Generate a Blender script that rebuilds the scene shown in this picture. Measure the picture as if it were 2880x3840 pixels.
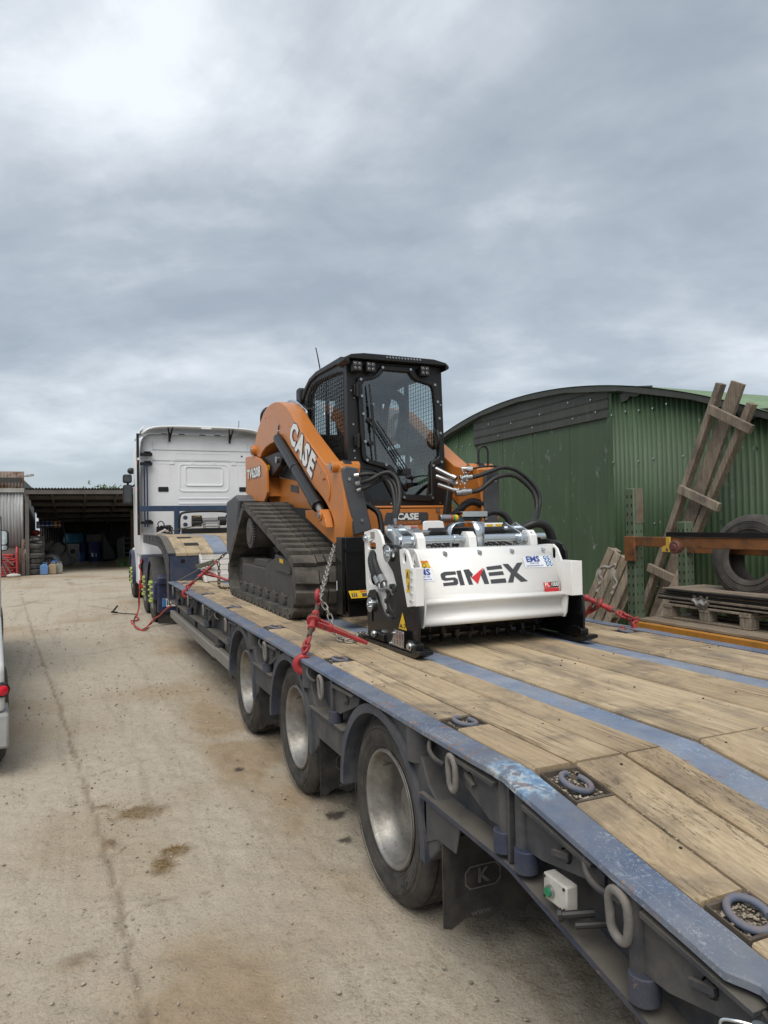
import bpy, bmesh, math, random
from mathutils import Vector, Matrix, geometry
import numpy as np
for _o in list(bpy.data.objects): bpy.data.objects.remove(_o)
SC = bpy.context.scene
COL = SC.collection
rnd = random.Random(7)
# ------------------------------------------------------------------ camera
CAM = Vector((-1.2152, -2.7928, 1.6004))
yaw, pitch, roll = .4094, .015, -.0182
fw = Vector((math.sin(yaw)*math.cos(pitch), math.cos(yaw)*math.cos(pitch), math.sin(pitch)))
rt = Vector((math.cos(yaw), -math.sin(yaw), 0)); up = rt.cross(fw)
r2 = rt*math.cos(roll)+up*math.sin(roll); u2 = -rt*math.sin(roll)+up*math.cos(roll)
cd = bpy.data.cameras.new('camera'); cam = bpy.data.objects.new('camera', cd); COL.objects.link(cam)
cam.matrix_world = Matrix(((r2.x, u2.x, -fw.x, CAM.x), (r2.y, u2.y, -fw.y, CAM.y), (r2.z, u2.z, -fw.z, CAM.z), (0, 0, 0, 1)))
cd.sensor_fit = 'HORIZONTAL'; cd.sensor_width = 36; cd.lens = 36*2662/2880; cd.clip_start = .05; cd.clip_end = 2000
SC.camera = cam
SC.render.resolution_x, SC.render.resolution_y = 768, 1024
# ------------------------------------------------------------------ world: overcast sky
SUN_EL, SUN_AZ = math.radians(56), math.radians(215)      # azimuth clockwise from +Y
W = bpy.data.worlds.new('World'); SC.world = W; W.use_nodes = True
nt = W.node_tree; nt.nodes.clear()
def wn(t, **k):
    n = nt.nodes.new(t)
    for a, b in k.items(): setattr(n, a, b)
    return n
wl = nt.links.new
out = wn('ShaderNodeOutputWorld'); bg = wn('ShaderNodeBackground'); wl(bg.outputs[0], out.inputs[0])
sky = wn('ShaderNodeTexSky', sky_type='NISHITA'); sky.sun_disc = False
sky.sun_elevation = SUN_EL; sky.sun_rotation = SUN_AZ
sks = wn('ShaderNodeVectorMath', operation='SCALE'); wl(sky.outputs[0], sks.inputs[0]); sks.inputs['Scale'].default_value = .1
tc = wn('ShaderNodeTexCoord'); sep = wn('ShaderNodeSeparateXYZ'); wl(tc.outputs['Generated'], sep.inputs[0])
def wm(op, a, b=None, c=None):
    n = wn('ShaderNodeMath', operation=op)
    for i, q in enumerate((a, b, c)):
        if q is None: continue
        if isinstance(q, (int, float)): n.inputs[i].default_value = q
        else: wl(q, n.inputs[i])
    return n.outputs[0]
SKY = (17.93, 10.34, 0.04, 10.39, 24.69, 12.7)
zz = wm('ADD', wm('MAXIMUM', sep.outputs[2], 0.0), .24)
cx = wm('DIVIDE', sep.outputs[0], zz); cy = wm('DIVIDE', sep.outputs[1], zz)
ya = yaw-.085
_d = wm('ADD', wm('MULTIPLY', cx, 2*math.sin(ya)), wm('MULTIPLY', cy, 2*math.cos(ya)))
cx2 = wm('SUBTRACT', wm('MULTIPLY', _d, math.sin(ya)), cx); cy2 = wm('SUBTRACT', wm('MULTIPLY', _d, math.cos(ya)), cy)
cmb = wn('ShaderNodeCombineXYZ'); wl(cx2, cmb.inputs[0]); wl(cy2, cmb.inputs[1]); cmb.inputs[2].default_value = 3.7
def wnoise(sc, det, rough, dist, off=(0, 0, 0), rot=0, stretch=(1, 1, 1)):
    mp = wn('ShaderNodeMapping'); wl(cmb.outputs[0], mp.inputs[0]); mp.inputs['Location'].default_value = off
    mp.inputs['Rotation'].default_value[2] = rot; mp.inputs['Scale'].default_value = stretch
    n = wn('ShaderNodeTexNoise'); wl(mp.outputs[0], n.inputs['Vector'])
    n.inputs['Scale'].default_value = sc; n.inputs['Detail'].default_value = det
    n.inputs['Roughness'].default_value = rough; n.inputs['Distortion'].default_value = dist
    return n.outputs[0]
n1 = wnoise(1.15, 9, .54, .25, (SKY[0], SKY[1], 0), .5, (1, 1.2, 1))
n2 = wnoise(3.4, 8, .60, .35, (SKY[2], SKY[3], 0), .3, (1, 1.1, 1))
n3 = wnoise(.50, 3, .5, 0, (SKY[4], SKY[5], 0))
val = wm('ADD', wm('ADD', wm('MULTIPLY', n1, .62), wm('MULTIPLY', n2, .20)), wm('MULTIPLY', n3, .34))
rmp = wn('ShaderNodeValToRGB'); wl(val, rmp.inputs[0])
els = rmp.color_ramp.elements
els[0].position = .43; els[0].color = (.200, .232, .268, 1)
els[1].position = .755; els[1].color = (.56, .59, .62, 1)
for p, c in ((.51, (.225, .256, .292)), (.58, (.275, .307, .342)), (.64, (.355, .386, .418)), (.70, (.45, .48, .512))):
    e = els.new(p); e.color = (*c, 1)
hz = wn('ShaderNodeMapRange'); wl(sep.outputs[2], hz.inputs[0]); hz.inputs[1].default_value = 0; hz.inputs[2].default_value = .16
hz.inputs[3].default_value = .55; hz.inputs[4].default_value = 0
mxh = wn('ShaderNodeMixRGB'); wl(hz.outputs[0], mxh.inputs[0]); wl(rmp.outputs[0], mxh.inputs[1]); mxh.inputs[2].default_value = (.33, .375, .415, 1)
mx = wn('ShaderNodeMixRGB'); mx.inputs[0].default_value = .10; wl(mxh.outputs[0], mx.inputs[1]); wl(sks.outputs[0], mx.inputs[2])
wl(mx.outputs[0], bg.inputs[0]); bg.inputs[1].default_value = 1.0
# ------------------------------------------------------------------ sun (through cloud: broad and weak)
sd = bpy.data.lights.new('sun', 'SUN'); so = bpy.data.objects.new('sun', sd); COL.objects.link(so)
sd.energy = 1.5; sd.angle = math.radians(45); sd.color = (1, .945, .86)
sv = Vector((math.sin(SUN_AZ)*math.cos(SUN_EL), math.cos(SUN_AZ)*math.cos(SUN_EL), math.sin(SUN_EL)))
so.rotation_euler = sv.to_track_quat('Z', 'Y').to_euler()
SC.render.engine = 'CYCLES'
SC.view_settings.view_transform = 'Standard'; SC.view_settings.look = 'None'
SC.view_settings.exposure = 0.82; SC.view_settings.gamma = 1.0; SC.view_settings.use_curve_mapping = False
# ------------------------------------------------------------------ material helpers
class NT:
    def __init__(s, name):
        s.m = bpy.data.materials.new(name); s.m.use_nodes = True; s.t = s.m.node_tree
        s.b = s.t.nodes['Principled BSDF']; s.tc = s.t.nodes.new('ShaderNodeTexCoord'); s.geo = s.t.nodes.new('ShaderNodeNewGeometry')
        s.oi = None
    def new(s, t, **k):
        n = s.t.nodes.new(t)
        for a, b in k.items(): setattr(n, a, b)
        return n
    def link(s, a, b): s.t.links.new(a, b)
    def put(s, sock, v):
        if hasattr(v, 'links') or isinstance(v, bpy.types.NodeSocket): s.link(v, sock)
        elif isinstance(v, (tuple, list)) and len(v) == 3 and sock.type == 'RGBA': sock.default_value = (*v, 1)
        else: sock.default_value = v
    def rand(s):
        if not s.oi: s.oi = s.new('ShaderNodeObjectInfo')
        return s.oi.outputs['Random']
    def pos(s, scale=(1, 1, 1), src='Object', rot=(0, 0, 0), rnd_off=0):
        mp = s.new('ShaderNodeMapping'); v = s.tc.outputs[src] if src != 'World' else s.geo.outputs['Position']
        if rnd_off:
            a = s.new('ShaderNodeVectorMath', operation='ADD'); c = s.new('ShaderNodeCombineXYZ')
            k = s.math('MULTIPLY', s.rand(), rnd_off)
            for i in range(3): s.link(k, c.inputs[i])
            s.link(v, a.inputs[0]); s.link(c.outputs[0], a.inputs[1]); v = a.outputs[0]
        s.link(v, mp.inputs[0]); mp.inputs['Scale'].default_value = scale; mp.inputs['Rotation'].default_value = rot
        return mp.outputs[0]
    def math(s, op, a, b=0.0, clamp=False):
        n = s.new('ShaderNodeMath', operation=op, use_clamp=clamp); s.put(n.inputs[0], a); s.put(n.inputs[1], b); return n.outputs[0]
    def noise(s, scale, vec=None, detail=5, rough=.55, dist=0.0):
        n = s.new('ShaderNodeTexNoise'); s.link(vec if vec is not None else s.pos(), n.inputs['Vector'])
        n.inputs['Scale'].default_value = scale; n.inputs['Detail'].default_value = detail
        n.inputs['Roughness'].default_value = rough; n.inputs['Distortion'].default_value = dist
        return n.outputs[0]
    def voro(s, scale, vec=None, feature='F1'):
        n = s.new('ShaderNodeTexVoronoi', feature=feature); s.link(vec if vec is not None else s.pos(), n.inputs['Vector'])
        n.inputs['Scale'].default_value = scale; return n.outputs[0]
    def ramp(s, f, stops):
        n = s.new('ShaderNodeValToRGB'); s.put(n.inputs[0], f); e = n.color_ramp.elements
        while len(e) < len(stops): e.new(.5)
        for i, (p, c) in enumerate(stops):
            e[i].position = p; e[i].color = (*c, 1) if isinstance(c, (tuple, list)) else (c, c, c, 1)
        return n.outputs[0]
    def mask(s, f, lo, hi): return s.ramp(f, [(lo, 0), (hi, 1)])
    def mix(s, f, a, b, mode='MIX'):
        n = s.new('ShaderNodeMixRGB', blend_type=mode); s.put(n.inputs[0], f); s.put(n.inputs[1], a); s.put(n.inputs[2], b); return n.outputs[0]
    def bump(s, h, strength=.3, dist=.01, normal=None):
        n = s.new('ShaderNodeBump'); s.link(h, n.inputs['Height']); n.inputs['Strength'].default_value = strength; n.inputs['Distance'].default_value = dist
        if normal is not None: s.link(normal, n.inputs['Normal'])
        return n.outputs[0]
    def upmask(s, lo=.4, hi=.95):
        n = s.new('ShaderNodeSeparateXYZ'); s.link(s.geo.outputs['Normal'], n.inputs[0]); return s.mask(n.outputs[2], lo, hi)
    def done(s, base=None, rough=None, metal=None, normal=None, **k):
        b = s.b
        if base is not None: s.put(b.inputs['Base Color'], base)
        if rough is not None: s.put(b.inputs['Roughness'], rough)
        if metal is not None: s.put(b.inputs['Metallic'], metal)
        if normal is not None: s.put(b.inputs['Normal'], normal)
        for a, v in k.items(): s.put(b.inputs[a.replace('_', ' ')], v)
        return s.m
def paint(name, col, rough=.4, dirt=.25, dirtcol=(.16, .135, .105), var=.12, up=.35, scale=3.0, chip=0.0, chipcol=(.05, .04, .035), metal=0.0, coat=0.0, bump=0.0):
    """painted / coated surface with dust, slight tone variation and optional chips"""
    n = NT(name)
    v = n.noise(scale, detail=6)
    dk = tuple(c*(1-var) for c in col); lt = tuple(min(1, c*(1+var)) for c in col)
    c = n.ramp(v, [(.3, dk), (.7, lt)])
    d = n.mask(n.noise(scale*2.3, detail=9, rough=.65), .42, .75)
    d = n.math('MULTIPLY', d, dirt)
    if up: d = n.math('ADD', d, n.math('MULTIPLY', n.upmask(.3, .95), up*dirt*2), True)
    c = n.mix(d, c, dirtcol)
    if chip:
        k = n.mask(n.noise(scale*9, detail=8, rough=.7), .74-chip*.16, .77-chip*.16)
        c = n.mix(k, c, chipcol)
    r = n.math('ADD', n.math('MULTIPLY', d, .5), n.math('ADD', n.math('MULTIPLY', v, .12), rough-.06), True)
    kw = dict(base=c, rough=r, metal=metal)
    if bump: kw['normal'] = n.bump(n.noise(scale*25, detail=4), bump, .004)
    if coat: kw['Coat_Weight'] = coat; kw['Coat_Roughness'] = .08
    return n.done(**kw)
# ------------------------------------------------------------------ mesh helpers
class MB:
    def __init__(s): s.v = []; s.f = []
    def add(s, vs, fs):
        o = len(s.v); s.v += [tuple(v) for v in vs]; s.f += [tuple(i+o for i in f) for f in fs]; return s
    def box(s, x0, x1, y0, y1, z0, z1):
        return s.add([(x0, y0, z0), (x1, y0, z0), (x1, y1, z0), (x0, y1, z0), (x0, y0, z1), (x1, y0, z1), (x1, y1, z1), (x0, y1, z1)],
                     [(0, 3, 2, 1), (4, 5, 6, 7), (0, 1, 5, 4), (1, 2, 6, 5), (2, 3, 7, 6), (3, 0, 4, 7)])
    def prism(s, pts, ax, a, b, holes=()):
        def P(p, k): return {'x': (k, p[0], p[1]), 'y': (p[0], k, p[1]), 'z': (p[0], p[1], k)}[ax]
        loops = [list(pts)]+[list(h) for h in holes]; allp = [p for l in loops for p in l]; n = len(allp)
        vs = [P(p, a) for p in allp]+[P(p, b) for p in allp]; fs = []
        if holes:
            tri = geometry.tessellate_polygon([[Vector((p[0], p[1], 0)) for p in l] for l in loops])
            fs += [tuple(t) for t in tri]+[tuple(i+n for i in reversed(t)) for t in tri]
        else:
            fs += [tuple(range(n))[::-1], tuple(range(n, 2*n))]
        o = 0
        for l in loops:
            m = len(l)
            fs += [(o+i, o+(i+1) % m, n+o+(i+1) % m, n+o+i) for i in range(m)]; o += m
        return s.add(vs, fs)
    def plate(s, pts, th):
        """ordered 3D planar polygon given thickness th along its normal"""
        P = [Vector(p) for p in pts]; nn = Vector((0, 0, 0))
        for i in range(len(P)): nn += P[i].cross(P[(i+1) % len(P)])
        nn.normalize(); n = len(P)
        return s.add(P+[p+nn*th for p in P], [tuple(range(n))[::-1], tuple(range(n, 2*n))]+[(i, (i+1) % n, n+(i+1) % n, n+i) for i in range(n)])
    def cyl(s, p0, p1, r, n=16, r1=None, cap=True):
        p0, p1 = Vector(p0), Vector(p1); d = (p1-p0).normalized(); a = d.orthogonal().normalized(); b = d.cross(a); r1 = r if r1 is None else r1
        vs = [p0+(a*math.cos(t)+b*math.sin(t))*r for t in (i*math.tau/n for i in range(n))]+[p1+(a*math.cos(t)+b*math.sin(t))*r1 for t in (i*math.tau/n for i in range(n))]
        fs = [(i, (i+1) % n, n+(i+1) % n, n+i) for i in range(n)]
        if cap: fs += [tuple(range(n))[::-1], tuple(range(n, 2*n))]
        return s.add(vs, fs)
    def tube(s, path, r, n=8, closed=False, ring=0):
        P = [Vector(p) for p in path]; m = len(P); vs = []; a = None
        for i in range(m):
            d = (P[(i+1) % m]-P[i-1]) if closed else (P[min(i+1, m-1)]-P[max(i-1, 0)])
            d.normalize()
            if a is None: a = d.orthogonal().normalized()
            else: a = (a-d*a.dot(d)).normalized()
            b = d.cross(a); rr = r[i] if isinstance(r, (list, tuple)) else r
            if ring: rr = rr*(1+ring*((i % 2)*2-1))
            vs += [P[i]+(a*math.cos(t)+b*math.sin(t))*rr for t in (k*math.tau/n for k in range(n))]
        fs = []
        for i in range(m if closed else m-1):
            j = (i+1) % m
            fs += [(i*n+k, i*n+(k+1) % n, j*n+(k+1) % n, j*n+k) for k in range(n)]
        if not closed: fs += [tuple(range(n))[::-1], tuple(range((m-1)*n, m*n))]
        return s.add(vs, fs)
    def lathe(s, prof, c=(0, 0, 0), ax='x', n=48, closed=False):
        """prof: (along-axis, radius)"""
        vs = []; m = len(prof)
        for i in range(n):
            t = i*math.tau/n; ca, sa = math.cos(t), math.sin(t)
            for (h, r) in prof:
                p = {'x': (h, r*ca, r*sa), 'y': (r*ca, h, r*sa), 'z': (r*ca, r*sa, h)}[ax]
                vs.append((p[0]+c[0], p[1]+c[1], p[2]+c[2]))
        fs = []
        for i in range(n):
            j = (i+1) % n
            for k in range(m if closed else m-1):
                q = (k+1) % m; fs.append((i*m+k, i*m+q, j*m+q, j*m+k))
        return s.add(vs, fs)
    def sphere(s, c, r, n=10, sq=(1, 1, 1)):
        prof = [(-r*math.cos(math.pi*i/n), max(1e-4, r*math.sin(math.pi*i/n))) for i in range(n+1)]
        o = len(s.v); s.lathe(prof, (0, 0, 0), 'z', n*2)
        for i in range(o, len(s.v)): q = s.v[i]; s.v[i] = (q[0]*sq[0]+c[0], q[1]*sq[1]+c[1], q[2]*sq[2]+c[2])
        return s
    def beam(s, p0, p1, w, h, upv=(0, 0, 1)):
        p0, p1 = Vector(p0), Vector(p1); d = (p1-p0).normalized(); r = d.cross(Vector(upv)).normalized(); u = r.cross(d)
        vs = []
        for p in (p0, p1):
            for a, b in ((-1, -1), (1, -1), (1, 1), (-1, 1)): vs.append(p+r*(a*w/2)+u*(b*h/2))
        return s.add(vs, [(0, 1, 2, 3), (7, 6, 5, 4), (0, 4, 5, 1), (1, 5, 6, 2), (2, 6, 7, 3), (3, 7, 4, 0)])
    def grid(s, fn, nu, nv, closed_u=False):
        vs = [fn(i/(nu if closed_u else nu-1), j/(nv-1)) for i in range(nu) for j in range(nv)]
        fs = [(i*nv+j, ((i+1) % nu)*nv+j, ((i+1) % nu)*nv+j+1, i*nv+j+1) for i in range(nu if closed_u else nu-1) for j in range(nv-1)]
        return s.add(vs, fs)
    def tr(s, M, start=0):
        for i in range(start, len(s.v)): s.v[i] = tuple(M @ Vector(s.v[i]))
        return s
    def mesh(s, name, mat, ang=35, recalc=True):
        me = bpy.data.meshes.new(name); me.from_pydata(s.v, [], s.f); 
        if recalc:
            bm = bmesh.new(); bm.from_mesh(me); bmesh.ops.recalc_face_normals(bm, faces=bm.faces); bm.to_mesh(me); bm.free()
        if mat is not None: me.materials.append(mat)
        if ang: 
            me.shade_smooth(); me.set_sharp_from_angle(angle=math.radians(ang))
        return me
def link(o, parent=None):
    COL.objects.link(o)
    if parent is not None:
        o.parent = parent
        if parent.type == 'EMPTY': o.matrix_parent_inverse = Matrix.Translation(-parent.location)
    return o
def pieces(name, mb, mat, parent=None, *a_, **k):
    """one object for each separate piece collected in mb"""
    n = len(mb.v); par = list(range(n))
    def f(a):
        while par[a] != a: par[a] = par[par[a]]; a = par[a]
        return a
    for fc in mb.f:
        for q in fc[1:]: par[f(q)] = f(fc[0])
    g = {}
    for fc in mb.f: g.setdefault(f(fc[0]), []).append(fc)
    out_ = []
    for fs in g.values():
        ids = sorted({q for fc in fs for q in fc}); m_ = {q: i for i, q in enumerate(ids)}
        b = MB(); b.add([mb.v[q] for q in ids], [tuple(m_[q] for q in fc) for fc in fs]); out_.append(part(name, b, mat, parent, *a_, **k))
    return out_
def part(name, mb, mat, parent=None, ang=35, bevel=0.0, seg=2, loc=None, recalc=True, solid=0):
    o = bpy.data.objects.new(name, mb if isinstance(mb, bpy.types.Mesh) else mb.mesh(name, mat, ang, recalc))
    if loc is not None: o.location = loc
    link(o, parent)
    if solid:
        m = o.modifiers.new('s', 'SOLIDIFY'); m.thickness = solid; m.offset = 0
    if bevel:
        m = o.modifiers.new('b', 'BEVEL'); m.width = bevel; m.segments = seg; m.limit_method = 'ANGLE'; m.angle_limit = math.radians(40); m.harden_normals = False
    return o
def tag(o, label=None, cat=None, group=None, kind=None):
    if label: o['label'] = label
    if cat: o['category'] = cat
    if group: o['group'] = group
    if kind: o['kind'] = kind
    return o
def thing(name, label, cat, loc=(0, 0, 0), group=None):
    o = bpy.data.objects.new(name, None); COL.objects.link(o); o.location = loc; o.empty_display_size = .1
    return tag(o, label, cat, group)
def dup(o, parent=None, move=None):
    """copy a thing with its parts and sub-parts; move: world translation (roots are Empties or meshes at top level)"""
    c = o.copy(); COL.objects.link(c)
    if parent is not None: c.parent = parent
    if move is not None: c.location = o.location+Vector(move)
    for ch in list(o.children): dup(ch, c)
    return c
_tc = {}
def text_pts(txt, size=1.0, bold=0.0, align='CENTER', shear=0.0, res=2, space=1.0):
    k = (txt, size, bold, align, shear, space)
    if k in _tc: return _tc[k]
    cu = bpy.data.curves.new('t', 'FONT'); cu.body = txt; cu.size = size; cu.offset = bold*size; cu.align_x = align; cu.align_y = 'CENTER'; cu.shear = shear; cu.resolution_u = res
    cu.space_character = space; cu.fill_mode = 'FRONT'
    o = bpy.data.objects.new('t', cu); COL.objects.link(o)
    dg = bpy.context.evaluated_depsgraph_get(); me = bpy.data.meshes.new_from_object(o.evaluated_get(dg))
    vs = [v.co.copy() for v in me.vertices]; fs = [tuple(p.vertices) for p in me.polygons]
    bpy.data.objects.remove(o); bpy.data.curves.remove(cu); bpy.data.meshes.remove(me)
    _tc[k] = (vs, fs); return vs, fs
def text_to(mb, txt, fn, **k):
    vs, fs = text_pts(txt, **k); return mb.add([fn(v.x, v.y) for v in vs], fs)
def plane_fn(o, ux, uy, off=0.0):
    """maps (x,y) to origin + x*ux + y*uy (+ off along the normal)"""
    o, ux, uy = Vector(o), Vector(ux).normalized(), Vector(uy).normalized(); n = ux.cross(uy)*off
    return lambda x, y: tuple(o+ux*x+uy*y+n)
def flat(mb, pts, fn): return mb.add([fn(*p) for p in pts], [tuple(range(len(pts)))])
def rrect(x0, x1, y0, y1, r, n=4):
    o = []
    for cx_, cy_, a in ((x1-r, y1-r, 0), (x0+r, y1-r, 90), (x0+r, y0+r, 180), (x1-r, y0+r, 270)):
        for i in range(n+1): t = math.radians(a+90*i/n); o.append((cx_+r*math.cos(t), cy_+r*math.sin(t)))
    return o
def circ(cx_, cy_, r, n=16): return [(cx_+r*math.cos(i*math.tau/n), cy_+r*math.sin(i*math.tau/n)) for i in range(n)]
def spline(pts, n=8):
    """Catmull-Rom through 3D points"""
    P = [Vector(p) for p in pts]; P = [P[0]*2-P[1]]+P+[P[-1]*2-P[-2]]; o = []
    for i in range(1, len(P)-2):
        a, b, c, d = P[i-1:i+3]
        for k in range(n):
            t = k/n; o.append(.5*((2*b)+(c-a)*t+(2*a-5*b+4*c-d)*t*t+(3*b-a-3*c+d)*t**3))
    o.append(P[-2]); return o
# ------------------------------------------------------------------ materials
def m_wood(name, a, b, dark, stain, gx=55, gy=2.2, axis='y', rndo=9, stainamt=.8):
    n = NT(name)
    def S(u, v): return {'y': (u, v, u), 'x': (v, u, u), 'z': (u, u, v)}[axis]
    g = n.noise(1, n.pos(S(gx, gy), rnd_off=rndo), detail=8, rough=.68, dist=.12)
    c = n.ramp(g, [(.28, tuple(x*.70 for x in a)), (.45, a), (.60, b), (.78, tuple(x*.84 for x in a))])
    c = n.mix(n.math('MULTIPLY', n.rand(), .85), c, n.mix(1.0, c, (.74, .70, .66), 'MULTIPLY'))
    grey = tuple(.5*(sum(stain)/3)+.5*x for x in stain)
    s1 = n.noise(1, n.pos(S(5, 1.1), rnd_off=rndo*1.7), detail=8, rough=.66, dist=.5)
    c = n.mix(n.math('MULTIPLY', n.mask(s1, .50, .66), stainamt), c, stain)
    s2 = n.noise(2.3, n.pos(rnd_off=.4), detail=9, rough=.70, dist=.5)
    c = n.mix(n.math('MULTIPLY', n.mask(s2, .50, .66), stainamt*.85), c, tuple(x*.52 for x in grey))
    s3 = n.noise(1.1, n.pos(), detail=8, rough=.68)
    c = n.mix(n.math('MULTIPLY', n.mask(s3, .53, .66), stainamt*.55), c, (stain[0]*.95, stain[1]*.80, stain[2]*.58))
    cr = n.noise(1, n.pos(S(30, .42), rnd_off=rndo*.6), detail=6, rough=.62, dist=.10)
    ck = n.ramp(cr, [(.488, 0), (.5, 1), (.512, 0)])
    ck = n.math('MULTIPLY', ck, n.mask(n.noise(1, n.pos(S(4, 1.6), rnd_off=rndo), detail=3), .50, .60))
    c = n.mix(n.math('MULTIPLY', ck, .85), c, dark)
    sp2 = n.mask(n.noise(1, n.pos(S(60, 24)), detail=4), .66, .74)
    c = n.mix(n.math('MULTIPLY', sp2, .6), c, dark)
    h = n.math('SUBTRACT', n.math('MULTIPLY', g, .7), ck)
    return n.done(base=c, rough=.86, normal=n.bump(h, .6, .004))
M_deck = m_wood('deck_oak', (.43, .328, .205), (.52, .412, .270), (.050, .038, .027), (.200, .158, .112), gx=85, gy=3.2, stainamt=.78)
M_timber = m_wood('weathered_timber', (.235, .190, .145), (.32, .27, .21), (.04, .032, .025), (.13, .105, .085), gx=40, gy=2, axis='z')
M_pallet = m_wood('pallet_wood', (.30, .25, .19), (.42, .36, .28), (.06, .05, .04), (.20, .165, .13), gx=50, gy=3, axis='z')
M_board = m_wood('shelf_board', (.26, .21, .155), (.36, .30, .23), (.05, .04, .03), (.17, .14, .11))
def m_blue(name, base, dust, scuff=.5, rust=.3, dustamt=.5, patch=None):
    n = NT(name)
    v = n.noise(6, detail=7, rough=.65)
    c = n.ramp(v, [(.3, tuple(x*.72 for x in base)), (.7, tuple(x*1.2 for x in base))])
    lt = n.mask(n.noise(3.1, detail=7, rough=.7, dist=.5), .52, .70)
    c = n.mix(n.math('MULTIPLY', lt, .45), c, tuple(min(1, x*1.7+.02) for x in base))
    # dust
    d = n.math('MULTIPLY', n.mask(n.noise(4.3, detail=9, rough=.68), .36, .66), dustamt)
    c = n.mix(d, c, dust)
    if patch:
        cxp, cyp, r = patch
        sx = n.new('ShaderNodeVectorMath', operation='DISTANCE'); n.link(n.geo.outputs['Position'], sx.inputs[0]); sx.inputs[1].default_value = cxp
        pm = n.math('MULTIPLY', n.math('SUBTRACT', 1.0, n.math('DIVIDE', sx.outputs['Value'], r), True), n.mask(n.noise(11, detail=8, rough=.75, dist=.7), .36, .52))
        pm = n.math('MULTIPLY', n.mask(pm, .14, .36), .8)
        c = n.mix(pm, c, n.ramp(n.noise(23, detail=6), [(.36, (.11, .20, .35)), (.47, (.24, .38, .50)), (.55, (.48, .52, .52)), (.62, (.26, .19, .14))]))
    # chips and scuffs of several sizes, then a few long scrapes
    big = n.noise(3.7, detail=5, rough=.6)
    for sc_, lo, am in ((64, .575, .75), (150, .575, .7), (34, .60, .55)):
        s = n.noise(sc_, detail=8, rough=.72, dist=.5); sm = n.math('MULTIPLY', n.mask(s, lo, lo+.03), n.mask(big, .40, .54))
        c = n.mix(n.math('MULTIPLY', sm, scuff*am), c, n.ramp(n.noise(11, detail=3), [(.4, (.24, .29, .36)), (.6, (.44, .46, .47))]))
    for rot in (.18, -.35):
        s = n.noise(1, n.pos((150, 2.2, 40), rot=(0, 0, rot)), detail=2, rough=.5); sm = n.math('MULTIPLY', n.mask(s, .69, .71), n.mask(n.noise(2.2, detail=3), .52, .62))
        c = n.mix(n.math('MULTIPLY', sm, scuff*.7), c, (.45, .49, .53))
    r = n.mask(n.noise(8, detail=9, rough=.75, dist=.4), .635-.10*rust, .66-.10*rust)
    c = n.mix(n.math('MULTIPLY', r, .85), c, n.ramp(n.noise(40, detail=3), [(.4, (.17, .085, .045)), (.6, (.32, .19, .11))]))
    return n.done(base=c, rough=.62, normal=n.bump(n.noise(30, detail=6), .18, .004))
M_rail = m_blue('worn_blue_rail', (.085, .115, .185), (.20, .205, .212), scuff=.7, rust=.6, dustamt=.62, patch=((-.03, -1.03, .85), .33, .17))
M_stripe = m_blue('blue_steel_stripe', (.140, .185, .275), (.285, .29, .30), scuff=.6, rust=.02, dustamt=.62)
M_side = paint('dusty_blue_steel', (.034, .037, .046), .6, .8, (.125, .113, .096), .25, .5, 3.5, chip=.35, chipcol=(.03, .04, .10), bump=.1)
M_fender = paint('dusty_fender', (.050, .053, .060), .6, .6, (.125, .115, .100), .18, .35, 4.0, bump=.08)
M_fblue = paint('blue_fender_lip', (.040, .047, .066), .55, .6, (.135, .125, .112), .2, .3, 5.0, bump=.08)
M_guard = paint('grey_side_guard', (.20, .19, .175), .6, .55, (.23, .205, .17), .12, .3, 3.0, bump=.06)
M_alu = paint('aluminium_dirty', (.40, .39, .37), .5, .5, (.2, .18, .15), .12, .2, 5, metal=.6)
M_dark = paint('under_frame_dirt', (.016, .0155, .015), .85, .5, (.04, .035, .03), .25, .2, 5)
M_ring = paint('cast_ring', (.15, .145, .14), .6, .7, (.24, .205, .165), .2, .4, 14, bump=.25)
M_ringb = paint('blue_lashing_ring', (.09, .115, .17), .55, .6, (.22, .17, .14), .2, .3, 14, bump=.25)
M_flap = paint('mudflap_rubber', (.017, .017, .017), .62, .8, (.10, .088, .072), .3, 0, 3.0)
M_flaptext = paint('mudflap_print', (.115, .108, .098), .8, .75, (.06, .055, .05), .2, 0, 20)
def m_tyre(name, base=(.022, .0215, .021), dust=(.115, .103, .088), amt=.55):
    n = NT(name); v = n.noise(9, detail=8, rough=.65)
    c = n.mix(n.math('MULTIPLY', n.mask(v, .34, .68), amt), base, dust)
    return n.done(base=c, rough=.78, normal=n.bump(n.noise(60, detail=3), .12, .003))
M_tyre = m_tyre('tyre_rubber'); M_tyre_old = m_tyre('old_tyre_rubber', (.05, .049, .047), (.15, .14, .125), .7)
def m_rim():
    n = NT('steel_wheel'); v = n.noise(7, detail=8, rough=.7)
    sp = n.mask(n.noise(55, detail=4), .56, .66)
    c = n.ramp(v, [(.3, (.13, .118, .10)), (.5, (.27, .258, .238)), (.75, (.42, .415, .40))])
    c = n.mix(n.math('MULTIPLY', sp, .35), c, (.10, .085, .07))
    return n.done(base=c, rough=n.ramp(v, [(.3, .62), (.7, .38)]), metal=.75, normal=n.bump(n.noise(70, detail=4), .25, .002))
M_rim = m_rim()
M_gravel = paint('gravel_chips', (.33, .285, .225), .9, .35, (.12, .10, .08), .55, 0, 40)
M_soil = paint('packed_soil', (.085, .067, .050), .95, .5, (.16, .13, .10), .35, 0, 18, bump=.6)
M_black = paint('black_gloss_steel', (.004, .004, .0045), .26, .03, (.12, .1, .08), .1, .12, 6)
M_blackm = paint('black_matt_plastic', (.009, .009, .0095), .5, .14, (.10, .09, .08), .15, .2, 6)
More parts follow.
